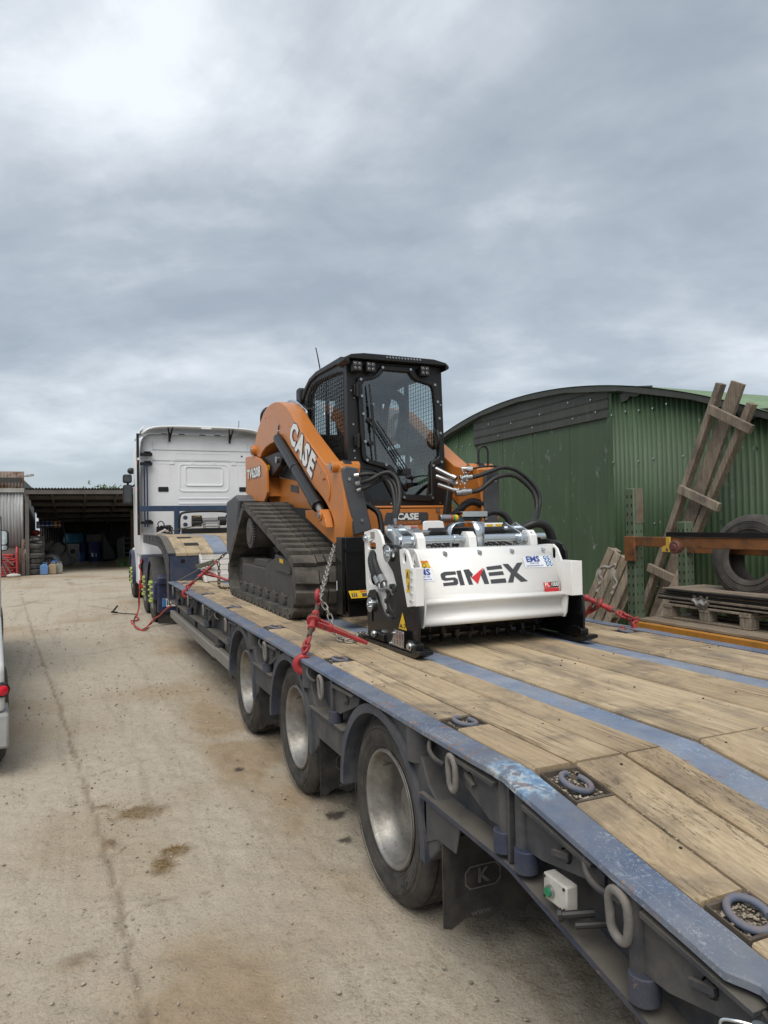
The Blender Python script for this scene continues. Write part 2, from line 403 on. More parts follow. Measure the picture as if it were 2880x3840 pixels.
M_white = paint('white_powder_paint', (.80, .795, .775), .32, .06, (.45, .42, .36), .03, .1, 4)
M_zinc = paint('zinc_plate', (.60, .645, .68), .22, .12, (.3, .29, .26), .08, .1, 8, metal=.95)
M_chrome = paint('polished_steel', (.40, .40, .40), .34, .15, (.25, .23, .2), .08, .1, 8, metal=1.0)
M_red = paint('red_binder_paint', (.36, .022, .030), .45, .5, (.15, .09, .065), .3, .2, 14, chip=.75, chipcol=(.13, .09, .07))
M_steelbar = paint('bare_steel_bar', (.13, .105, .085), .5, .4, (.10, .075, .055), .3, .1, 14, metal=.6)
M_chain = paint('galvanised_chain', (.36, .35, .33), .45, .4, (.18, .15, .12), .15, .1, 20, metal=.7)
M_chainr = paint('rusty_chain', (.10, .075, .055), .65, .5, (.14, .09, .06), .3, .1, 20, metal=.4)
M_yellow = paint('warning_yellow', (.72, .46, .015), .45, .08, (.3, .25, .15), .04, 0, 6)
M_decalw = paint('white_decal', (.78, .78, .76), .4, .08, (.4, .37, .3), .03, 0, 6)
M_decalk = paint('black_decal', (.018, .018, .02), .45, .05, (.1, .09, .08), .05, 0, 6)
M_decalr = paint('red_decal', (.62, .025, .03), .4, .05, (.3, .1, .08), .05, 0, 6)
M_decalb = paint('blue_decal', (.03, .07, .30), .4, .05, (.2, .2, .2), .05, 0, 6)
M_decalo = paint('orange_decal', (.62, .17, .025), .45, .05, (.3, .2, .1), .04, 0, 6)
M_gdecal = paint('grey_decal', (.05, .052, .057), .45, .05, (.1, .1, .1), .05, 0, 6)
# ------------------------------------------------------------------ ground (concrete yard, one sheet)
def vnoise(x, y, s, seed=0):
    r = np.random.RandomState(seed); T = r.rand(256, 256)
    X, Y = x*s, y*s; xi, yi = np.floor(X).astype(int), np.floor(Y).astype(int); fx, fy = X-xi, Y-yi
    fx, fy = fx*fx*(3-2*fx), fy*fy*(3-2*fy)
    a, b, c, d = T[xi % 256, yi % 256], T[(xi+1) % 256, yi % 256], T[xi % 256, (yi+1) % 256], T[(xi+1) % 256, (yi+1) % 256]
    return (a*(1-fx)+b*fx)*(1-fy)+(c*(1-fx)+d*fx)*fy
def fbm(x, y, s, o=4, seed=0):
    return sum(vnoise(x, y, s*2**k, seed+k)*.5**k for k in range(o))/sum(.5**k for k in range(o))
def spacing(segs):
    o = []
    for a, b, st in segs:
        n = max(1, int(round((b-a)/st))); o += [a+(b-a)*i/n for i in range(n)]
    o.append(segs[-1][1]); return np.array(o)
gx = spacing([(-900, -60, 120), (-60, -12, 6), (-12, -4, .5), (-4, -2.4, .08), (-2.4, .5, .022), (.5, 4, .25), (4, 60, 7), (60, 900, 120)])
gy = spacing([(-600, -40, 80), (-40, -5, 4), (-5, -2.2, .2), (-2.2, 4.5, .026), (4.5, 12, .05), (12, 27, .16), (27, 40, .6), (40, 140, 10), (140, 1400, 180)])
GX, GY = np.meshgrid(gx, gy, indexing='ij')
def seglist(pts): return list(zip(pts[:-1], pts[1:]))
def dist_poly(pts, wob=.012, seed=3, ws=5):
    d = np.full(GX.shape, 9e9); qx = GX+(fbm(GX, GY, ws, 3, seed)-.5)*2*wob; qy = GY+(fbm(GX, GY, ws, 3, seed+9)-.5)*2*wob
    for (a, b) in seglist(pts):
        ax, ay = a; bx, by = b; L2 = (bx-ax)**2+(by-ay)**2
        t = np.clip(((qx-ax)*(bx-ax)+(qy-ay)*(by-ay))/L2, 0, 1)
        d = np.minimum(d, np.hypot(qx-ax-t*(bx-ax), qy-ay-t*(by-ay)))
    return d
JOINT = [(-.99, -3), (-1.036, -.2), (-1.059, .27), (-1.077, .745), (-1.122, 1.28), (-1.2, 2.2), (-1.374, 4.285), (-1.716, 7.95), (-2.74, 20), (-3.0, 24.2)]
CRACKS = [[(-1.14, 1.62), (-.95, 1.60), (-.5, 1.78)], [(-1.2, 2.18), (-.8, 2.38), (-.35, 2.55)], [(-1.37, 4.25), (-.9, 4.5), (-.4, 4.72)], [(-1.46, 5.2), (-.95, 5.45)], [(-1.6, 6.9), (-1, 7.0), (-.4, 7.5)],
          [(-1.9, 9.6), (-1, 9.8), (-.2, 10.1)], [(-4, 13.5), (-2.4, 13.9), (-2.0, 15), (-.9, 14.4), (0, 14.8)], [(-2.3, 14.9), (-1.1, 13.4), (-.6, 12.2)], [(-1.53, 22.7), (-1.33, 19.1), (.4, 19.9), (1.6, 19.7)],
          [(-1.06, .35), (-.9, .42), (-.7, .38)], [(-2.6, 12), (-3.4, 11.6), (-4.5, 11.9)], [(-1.0, 10.8), (-.5, 11.4), (-.1, 11.2)]]
dj = dist_poly(JOINT, .022, 3, 7); dc = np.minimum.reduce([dist_poly(c, .05, 20+i, 4) for i, c in enumerate(CRACKS)])
wj = .006+.020*fbm(GX, GY, 3.1, 3, 40)**2
jm = np.clip(1-(dj-wj*.6)/(wj*1.1), 0, 1); cw = .010+.008*np.clip(GY-5, 0, 20)**1.1*.9
cm = np.clip(1-dc/cw, 0, 1)*np.clip(fbm(GX, GY, 2.0, 2, 71)*2.6-.7, 0, 1)
near = np.clip((14-GY)/6, 0, 1)
rough_h = (fbm(GX, GY, 19, 3, 5)-.5)*.016+(fbm(GX, GY, 6, 3, 15)-.5)*.016
scal = np.clip((fbm(GX, GY, 9.0, 4, 33)-.53)*9, 0, 1)*.007
H = (rough_h-scal)*near-jm*.006-cm*.005+(fbm(GX, GY, .35, 3, 2)-.5)*.05*np.clip((GY-2)/5, 0, 1)*np.clip(1-np.abs(GX)/40, 0, 1)
# tan mud carried by tyres, damp marks
tan = np.clip(1-np.abs(GX+.16+.03*(GY-2))/.30, 0, 1)*np.clip(1-np.abs(GY-2.2)/2.4, 0, 1)*np.clip(fbm(GX, GY, 2.3, 4, 52)*2.6-.50, 0, 1)*2.6
tan += np.clip(fbm(GX, GY, .9, 4, 61)*3.4-1.75, 0, 1)*.8
tan += np.clip(1-np.hypot((GX+.80)/.42, (GY+.35)/.55), 0, 1)*1.8*np.clip(fbm(GX, GY, 3, 3, 67)*2.4-.4, 0, 1)
tan = np.clip(tan+np.clip((GY-17)/5, 0, 1)*np.clip(fbm(GX, GY*.6, .8, 4, 88)*3-1.1, 0, 1)*.8, 0, 1)
def blob(x, y, rx, ry, seed, k=2.2):
    q = np.hypot((GX-x)/rx, (GY-y)/ry)+(fbm(GX, GY, 12, 4, seed)-.5)*1.5; return np.clip((1.0-q)*k, 0, 1)
mud = np.maximum.reduce([blob(-.93, 1.45, .17, .12, 91), blob(-.86, .72, .07, .13, 92), blob(-.78, .86, .08, .06, 93), blob(-1.10, 1.62, .06, .05, 94), blob(-1.08, 1.1, .05, .1, 96), blob(-1.22, .1, .1, .08, 97, .9)])
H += mud*.008
oil = np.maximum.reduce([blob(.083, .93, .055, .05, 101, 5), blob(.02, .61, .03, .03, 102, 5), blob(.10, -1.05, .07, .06, 103, 4), blob(-.25, 1.9, .03, .03, 105, 4)])
# tread prints
tp = np.clip(1-np.abs(GX+.55-.05*(GY-.2))/.12, 0, 1)*np.clip(1-np.abs(GY-.1)/.7, 0, 1)*(np.sin(GY*120+np.sin(GX*60))*.5+.5)
H -= tp*.004
nx, ny = GX.shape
gv = np.stack([GX.ravel(), GY.ravel(), H.ravel()], 1)
idx = np.arange(nx*ny).reshape(nx, ny); gf = np.stack([idx[:-1, :-1].ravel(), idx[1:, :-1].ravel(), idx[1:, 1:].ravel(), idx[:-1, 1:].ravel()], 1)
gme = bpy.data.meshes.new('ground'); gme.vertices.add(len(gv)); gme.vertices.foreach_set('co', gv.ravel().astype(np.float32))
gme.loops.add(gf.size); gme.loops.foreach_set('vertex_index', gf.ravel().astype(np.int32)); gme.polygons.add(len(gf))
gme.polygons.foreach_set('loop_start', (np.arange(len(gf))*4).astype(np.int32)); gme.update(); gme.validate()
for nm, arr in (('crack', np.maximum(jm*.9, cm)), ('tan', tan), ('mud', mud), ('oil', oil)):
    a = gme.attributes.new(nm, 'FLOAT', 'POINT'); a.data.foreach_set('value', np.clip(arr, 0, 1).ravel().astype(np.float32))
gme.shade_smooth()
def m_ground():
    n = NT('yard_concrete'); P = n.pos(src='World')
    def at(k): a = n.new('ShaderNodeAttribute'); a.attribute_name = k; return a.outputs['Fac']
    v = n.noise(1.1, P, 8, .62); w = n.noise(9, P, 8, .7); z = n.noise(70, P, 5, .6)
    c = n.ramp(v, [(.3, (.285, .235, .172)), (.5, (.365, .308, .232)), (.7, (.415, .360, .282))])
    c = n.mix(n.math('MULTIPLY', n.mask(w, .46, .60), .62), c, (.205, .155, .098))
    x2 = n.noise(26, P, 8, .72, .3); c = n.mix(n.math('MULTIPLY', n.mask(x2, .49, .58), .75), c, (.165, .125, .080)); c = n.mix(n.math('MULTIPLY', n.mask(x2, .46, .38), .60), c, (.50, .44, .345))
    st = n.noise(1, n.pos((7, .45, 1), src='World', rot=(0, 0, .06)), 7, .65, .8)
    c = n.mix(n.math('MULTIPLY', n.mask(st, .51, .63), .45), c, (.19, .150, .105))
    lt = n.noise(2.7, P, 9, .7, .6)
    c = n.mix(n.math('MULTIPLY', n.mask(lt, .52, .64), .50), c, (.45, .395, .315))
    c = n.mix(n.math('MULTIPLY', n.mask(z, .51, .60), .65), c, (.125, .095, .064))
    c = n.mix(n.math('MULTIPLY', n.mask(z, .47, .38), .55), c, (.52, .46, .37))
    c = n.mix(n.math('MULTIPLY', at('tan'), .72), c, n.ramp(w, [(.35, (.245, .165, .085)), (.65, (.34, .245, .145))]))
    c = n.mix(n.math('MULTIPLY', at('crack'), .70), c, (.185, .140, .096))
    c = n.mix(n.math('MULTIPLY', at('mud'), .85), c, n.ramp(z, [(.35, (.10, .066, .035)), (.65, (.25, .175, .095))]))
    c = n.mix(n.math('MULTIPLY', at('oil'), .85), c, (.035, .028, .022))
    h = n.math('ADD', n.math('ADD', n.math('MULTIPLY', w, .4), n.math('MULTIPLY', x2, .5)), n.math('MULTIPLY', z, .3))
    return n.done(base=c, rough=.92, normal=n.bump(h, 1.0, .02))
go = bpy.data.objects.new('ground', gme); gme.materials.append(m_ground()); COL.objects.link(go); tag(go, kind='structure')
# loose stones on the yard
def stone_field(name, spots, mat):
    mb = MB(); r = random.Random(5)
    ico = [(0, 0, -1), (.72, -.53, -.45), (-.28, -.85, -.45), (-.89, 0, -.45), (-.28, .85, -.45), (.72, .53, -.45), (.28, -.85, .45), (-.72, -.53, .45), (-.72, .53, .45), (.28, .85, .45), (.89, 0, .45), (0, 0, 1)]
    icf = [(0, 1, 2), (1, 0, 5), (0, 2, 3), (0, 3, 4), (0, 4, 5), (1, 5, 10), (2, 1, 6), (3, 2, 7), (4, 3, 8), (5, 4, 9), (1, 10, 6), (2, 6, 7), (3, 7, 8), (4, 8, 9), (5, 9, 10), (6, 10, 11), (7, 6, 11), (8, 7, 11), (9, 8, 11), (10, 9, 11)]
    for (x, y, z, s) in spots:
        M = Matrix.Rotation(r.random()*6.3, 3, 'Z'); sx, sy, sz = s*r.uniform(.7, 1.5), s*r.uniform(.6, 1.1), s*r.uniform(.45, .8)
        mb.add([tuple(Vector((x, y, z+sz*.35))+M @ Vector((q[0]*sx*r.uniform(.8, 1.15), q[1]*sy*r.uniform(.8, 1.15), q[2]*sz))) for q in ico], icf)
    return mb.mesh(name, mat, 50, False)
r = random.Random(11); sp = []
for i in range(4200):
    y = -2.0+(r.random()**1.6)*15; x = r.uniform(-2.6, .35) if y < 6 else r.uniform(-5, 0)
    if r.random() < .25: x = -1.07-.09*max(0, y-1)/1+r.gauss(0, .07) if y < 3 else x
    s = (.0025+.0065*r.random()**3)*(1 if y < 4 else 1.5)
    if r.random() < .008: s *= 2.0
    sp.append((x, y, .001, s))
st = bpy.data.objects.new('loose_stones', stone_field('loose_stones', sp, M_gravel)); COL.objects.link(st); tag(st, 'small loose stones and grit scattered over the concrete yard', 'gravel', kind='stuff')
# straw-like clod on the yard
mb = MB()
for i in range(260):
    a = r.random()*6.28; q = r.choice([(-.86, .72, .05, .11), (-.78, .87, .06, .04), (-.93, 1.45, .15, .10)]); x = q[0]+r.gauss(0, q[2]*.5); y = q[1]+r.gauss(0, q[3]*.5); L = r.uniform(.008, .03); z = r.uniform(.004, .018)
    mb.cyl((x, y, z), (x+math.cos(a)*L, y+math.sin(a)*L, z+r.uniform(-.004, .006)), .0011, 4)
stw = part('straw_scraps', mb, paint('straw', (.30, .20, .08), .9, .4, (.12, .08, .04), .3, 0, 30)); tag(stw, 'brown straw and mud clods dropped on the concrete', 'straw', kind='stuff')
M_lip = m_blue('blue_lip', (.022, .030, .060), (.10, .092, .082), scuff=.08, rust=.3, dustamt=.5)
# ------------------------------------------------------------------ low-loader trailer
DZ = .855; KINK = -1.01; TS = .165; TEND = -3.3; FRONT = 7.22
def dz(y): return DZ if y >= KINK else DZ+TS*(y-KINK)
TR = thing('lowloader_trailer', 'long blue step-frame low-loader trailer with worn timber deck carrying the orange loader', 'trailer', (1.11, 2.0, 0))
XL, XR = -.08, 2.30; CX = (XL+XR)/2
r = random.Random(21)
def plank(x0, x1, y0, y1, th=.05):
    g = .0066; j = r.uniform(-.0025, .002); mb = MB(); x0 += g; x1 -= g; y0 += g*.6; y1 -= g*.6
    k = .006
    def ring(y, dx): 
        z = dz(y)+j
        return [(x0, y, z-th), (x0+r.uniform(0, .0015), y, z-k), (x0+k, y, z), (x1-k, y, z), (x1, y, z-k), (x1, y, z-th)]
    n = max(2, int((y1-y0)/.5)+1); vs = []; fs = []
    for i in range(n):
        y = y0+(y1-y0)*i/(n-1); vs += ring(y, 0)
    for i in range(n-1):
        for a in range(6): b = (a+1) % 6; fs.append((i*6+a, i*6+b, i*6+6+b, i*6+6+a))
    fs += [tuple(range(6)), tuple(range((n-1)*6, n*6))]
    mb.add(vs, fs); part('deck_plank', mb, M_deck, TR, 30)
POCK = [(-1.745, -1.622), (-1.20, -1.022), (-.54, -.40), (.825, .97), (2.19, 2.36), (3.63, 3.78), (5.06, 5.20), (6.70, 6.83)]
COLS = [(.176, .376), (.376, .538)]
cuts = [TEND, KINK, .25, 2.86, FRONT]
for side in (0, 1):
    m = (lambda a: a) if side == 0 else (lambda a: 2*CX-a)
    for (a, b) in COLS:
        xs = sorted((m(a), m(b)))
        for y0, y1 in zip(cuts[:-1], cuts[1:]): plank(xs[0], xs[1], y0, y1)
    ys = sorted(set([TEND, FRONT, .25, KINK]+[q for p in POCK for q in p]))
    xs = sorted((m(.026), m(.176)))
    for y0, y1 in zip(ys[:-1], ys[1:]):
        if any(abs(y0-p[0]) < 1e-6 for p in POCK) or y1-y0 < .05: continue
        plank(xs[0], xs[1], y0, y1)
for (a, b) in ((.692, .99), (.99, 1.20), (1.20, 1.38), (1.38, 1.528)):
    for y0, y1 in ((TEND, KINK), (KINK, 3.2), (3.2, FRONT)): plank(a, b, y0, y1)
# plank fixing bolts
mb = MB()
for (a, b) in [(.026, .176)]+COLS+[(.692, .99), (.99, 1.2), (1.2, 1.38), (1.38, 1.528), (1.69, 1.84), (1.84, 2.04), (2.05, 2.19)]:
    for yc in (KINK-.05, KINK+.05, .25-.05, .25+.05, -.33, -.62, -1.45, .74, 1.06):
        for f in (.25, .75):
            if rnd.random() < .30:
                x = a+(b-a)*f+rnd.uniform(-.015, .015); y = yc+rnd.uniform(-.012, .012); mb.cyl((x, y, dz(y)-.004), (x, y, dz(y)+.0022), .0042, 8)
o = part('plank_bolts', mb, M_dark, TR); tag(o, kind='stuff')
def yz_strip(x0, x1, prof_t, th, name, mat, bevel=.003):
    """plate following the deck: prof_t list of (y, z top)"""
    mb = MB(); pts = [(y, z) for y, z in prof_t]+[(y, z-th) for y, z in reversed(prof_t)]
    n = len(prof_t); vs = []; fs = []
    for (y, z) in prof_t: vs += [(x0, y, z), (x1, y, z), (x1, y, z-th), (x0, y, z-th)]
    for i in range(n-1):
        for a in range(4): b = (a+1) % 4; fs.append((i*4+a, i*4+b, i*4+4+b, i*4+4+a))
    fs += [(0, 1, 2, 3), tuple(range((n-1)*4, n*4))]
    mb.add(vs, fs); return part(name, mb, mat, TR, 30, bevel, 1)
def dprof(y0, y1, off, n=24, wob=0):
    ys = sorted(set([y0, y1]+([KINK-.06, KINK, KINK+.05] if y0 < KINK < y1 else [])+[y0+(y1-y0)*i/n for i in range(n+1)]))
    return [(y, dz(y)+off+(rnd.uniform(-wob, wob) if wob else 0)) for y in ys]
for x0, x1 in ((.541, .689), (1.531, 1.679)): yz_strip(x0, x1, dprof(TEND, FRONT, -.010), .03, 'deck_stripe', M_stripe, .002)
# sub-deck below the gaps (dirt catches in them)
yz_strip(XL+.11, XR-.11, dprof(TEND, FRONT, -.055), .05, 'deck_underplate', M_soil, 0)
# edge rails with the notch near the tail
def rail(side):
    s = 1 if side == 0 else -1; xo = XL if side == 0 else XR
    mb = MB(); ys = [TEND]+[y for y in np.linspace(TEND, FRONT, 60)][1:-1]+[FRONT]+[KINK, KINK+.06, KINK-.05]
    notch = [(-1.885, 0), (-1.872, .014), (-1.852, .030), (-1.832, .034), (-1.812, .022), (-1.795, .006), (-1.78, 0)]
    ys = sorted([y for y in ys if not -1.89 < y < -1.77]+[n[0] for n in notch])
    nd = dict(notch); vs = []; fs = []
    for y in ys:
        z = dz(y)+rnd.uniform(-.0012, .0012); a = xo+s*(nd.get(y, 0)+rnd.uniform(0, .0015)); b = xo+s*.102
        vs += [(a, y, z-.004), (a+s*.004, y, z), (b, y, z), (b, y, z-.02), (a, y, z-.02)]
    n = len(ys)
    for i in range(n-1):
        for k in range(5): q = (k+1) % 5; fs.append((i*5+k, i*5+q, i*5+5+q, i*5+5+k))
    fs += [tuple(range(5)), tuple(range((n-1)*5, n*5))]
    mb.add(vs, fs); return part('edge_rail', mb, M_rail, TR, 30)
rail(0); rail(1)
# side web, ledge and lower panels, left and right
def side_x(x, side): return x if side == 0 else 2*CX-x
def tb(z, y): return z if y >= KINK else z+.20*(y-KINK)
for side in (0, 1):
    def bx(mb, a, b, *k):
        xs = sorted((side_x(a, side), side_x(b, side))); mb.box(xs[0], xs[1], *k)
    mb = MB()
    xa, xb = sorted((side_x(.022, side), side_x(.034, side)))
    mb.prism([(TEND, dz(TEND)-.021), (KINK, DZ-.021), (FRONT, DZ-.021), (FRONT, .58), (KINK, .58), (TEND, tb(.56, TEND))], 'x', xa, xb)
    part('side_web', mb, M_side, TR)
    mb = MB(); xa, xb = sorted((side_x(-.066, side), side_x(.05, side)))
    mb.prism([(TEND, tb(.588, TEND)), (KINK, .592), (-.42, .606), (-.42, .594), (KINK, .580), (TEND, tb(.576, TEND))], 'x', xa, xb)
    part('side_ledge', mb, M_side, TR, bevel=.002)
    mb = MB(); xa, xb = sorted((side_x(-.0685, side), side_x(-.0662, side))); mb.prism([(TEND, tb(.590, TEND)), (KINK, .594), (-.42, .607), (-.42, .593), (KINK, .579), (TEND, tb(.575, TEND))], 'x', xa, xb); part('ledge_lip', mb, M_lip, TR)
    for y0, y1 in ((.40, .93), (1.76, 2.29)):
        mb = MB(); bx(mb, -.066, .04, y0, y1, .604, .616); part('side_ledge', mb, M_side, TR, bevel=.002)
        mb = MB(); bx(mb, -.048, -.042, y0, y1, .47, .603); part('skirt_panel', mb, M_side, TR)
    mb = MB(); bx(mb, -.066, .04, 3.09, FRONT, .594, .606); part('side_ledge', mb, M_side, TR, bevel=.002)
    mb = MB(); bx(mb, .026, .21, 3.15, FRONT-.02, .30, .59); part('side_box_beam', mb, M_guard, TR, bevel=.004)
    mb = MB(); bx(mb, -.062, .0, 3.88, 7.18, .375, .470); part('side_guard', mb, M_guard, TR, bevel=.008)
    mb = MB(); bx(mb, -.062, .0, 3.17, 3.83, .385, .487); part('side_guard', mb, M_guard, TR, bevel=.008)
    mb = MB()
    for yb in (3.95, 5.4, 6.9): bx(mb, 0, .026, yb, yb+.05, .39, .55)
    pieces('guard_bracket', mb, M_side, TR)
    mb = MB(); 
    for yb in (3.88, 3.80): 
        mb.cyl((side_x(-.045, side), yb, .50), (side_x(.02, side), yb, .50), .028, 10)
    pieces('guard_clamp', mb, M_side, TR)
    # gusset right behind the last mudguard
    if side == 0:
        mb = MB(); mb.prism([(-.42, .594), (-.70, .590), (-.665, .476), (-.53, .470), (-.44, .425)], 'x', -.05, -.044); part('gusset_plate', mb, M_fender, TR, bevel=.002)
        mb = MB(); mb.box(-.05, .03, -.445, -.430, .425, .60); part('gusset_rib', mb, M_side, TR)
    # bottom of chassis
    mb = MB(); xs = sorted((side_x(.30, side), side_x(.42, side))); mb.box(xs[0], xs[1], KINK+.02, FRONT, .42, .80); part('chassis_beam', mb, M_dark, TR)
# tail closing plates
mb = MB(); mb.prism([(TEND, dz(TEND)-.12), (TEND, dz(TEND)-.02), (KINK, DZ-.08), (KINK, .5)], 'x', .30, .34); mb.prism([(TEND, dz(TEND)-.12), (TEND, dz(TEND)-.02), (KINK, DZ-.08), (KINK, .5)], 'x', 1.88, 1.92); pieces('tail_beam', mb, M_dark, TR)
mb = MB(); mb.box(.034, 2.19, KINK+.3, FRONT-.1, .70, .715); part('floor_plate', mb, M_dark, TR)
# mudguards, wheels, mudflaps
def arch(yc, side):
    zc, ri, ro = .372, .412, .452; mbF, mbL = MB(), MB(); s = 1 if side == 0 else -1
    A = [math.radians(a) for a in np.linspace(-2, 182, 30)]
    def P(x, rr, a): return (side_x(x, side), yc+rr*math.cos(a), min(zc+rr*math.sin(a), .833))
    n = len(A)
    vs = []
    for a in A: vs += [P(-.062, ri, a), P(-.062, ro, a), P(-.050, ro, a), P(.28, ri+.012, a), P(.28, ri, a), P(-.050, ri, a)]
    fs = []
    for i in range(n-1):
        for k in range(6): q = (k+1) % 6; fs.append((i*6+k, i*6+q, i*6+6+q, i*6+6+k))
    fs += [tuple(range(6)), tuple(range((n-1)*6, n*6))]
    mbF.add(vs, fs); fd = part('mudguard', mbF, M_fblue, TR, 40)
    # shaped skirt behind the arch on its near side
    pts = [(yc-.30, .833), (yc+.02, .833)]+[(yc+(ro-.004)*math.cos(a), min(zc+(ro-.004)*math.sin(a), .828)) for a in [math.radians(d) for d in range(92, 183, 10)]]
    pts += [(yc-.53, .43), (yc-.53, .60), (yc-.46, .64), (yc-.36, .79)]
    xs = sorted((side_x(-.045, side), side_x(.03, side)))
    mbL.prism(pts, 'x', *xs); part('mudguard_skirt', mbL, M_fender, TR, 30, .006, 1)
for yc in (0, 1.36, 2.72):
    for side in (0, 1): arch(yc, side)
def tyre_profile(R=.384, w=.235, ri=.235):
    """(axial, radius), axial 0 = outer bead"""
    o = [(.006, ri+.002), (.0, ri+.012), (-.010, ri+.035), (-.020, ri+.07), (-.022, ri+.095), (-.016, R-.040), (-.004, R-.018), (.006, R-.006), (.018, R)]
    for k in range(4):
        a = .030+k*.046; o += [(a, R+.001), (a+.003, R-.010), (a+.010, R-.010), (a+.013, R+.001)]
    m = w-.03
    o += [(m+.012, R), (m+.024, R-.008), (m+.038, R-.03), (m+.046, ri+.09), (m+.040, ri+.04), (m+.026, ri), (m+.01, ri-.002)]
    return o
def wheel_meshes():
    t = MB(); t.lathe(tyre_profile(), n=72)
    # sidewall rings and lettering
    for rr in (.262, .330, .352): t.lathe([(-.0205-(.001 if rr > .3 else -.004), rr-.0012), (-.0235-(.001 if rr > .3 else -.004), rr), (-.0205-(.001 if rr > .3 else -.004), rr+.0012)], n=60)
    # shoulder lugs
    def arc(R0, a0, flip=1):
        def fn(x, y):
            a = a0-x/R0; rr = R0+y; return (-.0265, rr*math.cos(a), rr*math.sin(a))
        return fn
    global LETM
    lt_ = MB(); l2_ = MB()
    text_to(lt_, 'MICHELIN', arc(.305, math.radians(218)), size=.050, bold=.012, space=1.1)
    text_to(l2_, '235/75 R 17.5', arc(.300, math.radians(45)), size=.026, bold=.01)
    ml_ = m_tyre('tyre_lettering', (.045, .043, .040), (.13, .118, .10), .6); LETM = [b_.mesh('sidewall_lettering', ml_, 0) for b_ in (lt_, l2_)]
    rm = MB()
    rm.lathe([(-.004, .246), (-.012, .240), (-.012, .232), (-.004, .226), (.006, .2225), (.04, .216), (.055, .205), (.105, .198), (.150, .196), (.165, .188), (.172, .165), (.176, .10), (.176, .088), (.13, .084), (.09, .08), (.088, .02), (.088, .0005)], n=64)
    for k in range(10):
        a = k*math.tau/10; rm.cyl((.176, .135*math.cos(a), .135*math.sin(a)), (.145, .135*math.cos(a), .135*math.sin(a)), .013, 6)
    rm.cyl((.03, .15, .13), (.17, .16, .14), .005, 6)
    return t.mesh('tyre', M_tyre, 40), rm.mesh('rim', M_rim, 35)
TM, RM = wheel_meshes()
def add_wheel(parent, loc, flip=False, tm=None, rmm=None):
    w = bpy.data.objects.new('wheel', rmm or RM); w.location = loc
    if flip: w.rotation_euler = (0, 0, math.pi)
    link(w, parent)
    t = bpy.data.objects.new('tyre', tm or TM); COL.objects.link(t); t.parent = w
    for lm_ in (LETM if tm is None else ()): l_ = bpy.data.objects.new('sidewall_lettering', lm_); COL.objects.link(l_); l_.parent = w
    return w
for yc in (0, 1.36, 2.72):
    add_wheel(TR, (.0, yc, .384)); add_wheel(TR, (.50, yc, .384), True); add_wheel(TR, (2*CX, yc, .384), True)
    mb = MB(); mb.cyl((.18, yc, .384), (2.04, yc, .384), .06, 14); part('axle', mb, M_dark, TR)
def mudflap(yc, side, k):
    mb = MB(); x0, x1 = sorted((side_x(-.045, side), side_x(.37, side)))
    n = 14
    zb = [.175+.03*math.sin(i*1.3+yc*5)*.5+(.045*(1-i/n) if side == 0 else 0)*0 for i in range(n+1)]
    pts = [(x0+(x1-x0)*i/n, zb[i]) for i in range(n+1)]+[(x1, .48), (x0, .48)]
    mb.prism(pts, 'y', yc, yc+.008); f = part('mudflap', mb, M_flap, TR)
    if side: return
    mb = MB(); fn = plane_fn((0, yc-.003, 0), (1, 0, 0), (0, 0, 1))
    # octagonal badge outline with letter K, web address and phone line: only what shows past the wheel
    ox, oz = .115, .325; w, h, c, t_ = .075, .042, .02, .006
    octo = lambda w, h, c: [(ox-w+c, oz-h), (ox+w-c, oz-h), (ox+w, oz-h+c), (ox+w, oz+h-c), (ox+w-c, oz+h), (ox-w+c, oz+h), (ox-w, oz+h-c), (ox-w, oz-h+c)]
    A, B = octo(w, h, c), octo(w-t_, h-t_, c*.9)
    for i in range(8): j = (i+1) % 8; flat(mb, [A[i], A[j], B[j], B[i]], fn)
    part('mudflap_badge', mb, M_flaptext, f, 0); mb = MB()
    flat(mb, [(ox-.045, oz-.026), (ox+.045, oz-.026), (ox+.045, oz+.026), (ox-.045, oz+.026)], fn) if k == 1 else text_to(mb, 'K', lambda x, y: fn(ox+x, oz+y), size=.072, bold=.03)
    if k == 2: text_to(mb, '01', lambda x, y: fn(ox-.01+x, .262+y), size=.045, bold=.02)
    text_to(mb, 'www.ki' if k != 3 else 'www', lambda x, y: fn((ox if k != 3 else ox-.01)+x, (.205 if k != 3 else .20)+y), size=.038, bold=.012)
    tag(part('mudflap_lettering', mb, M_flaptext, f, 0), kind='stuff')
    mb = MB(); mb.box(x0, x1, yc+.008, yc+.018, .46, .49); part('flap_rail', mb, M_side, f)
for k, yc in ((3, -.56), (2, .81), (1, 2.17)): mudflap(yc, 0, k); mudflap(yc, 1, k)
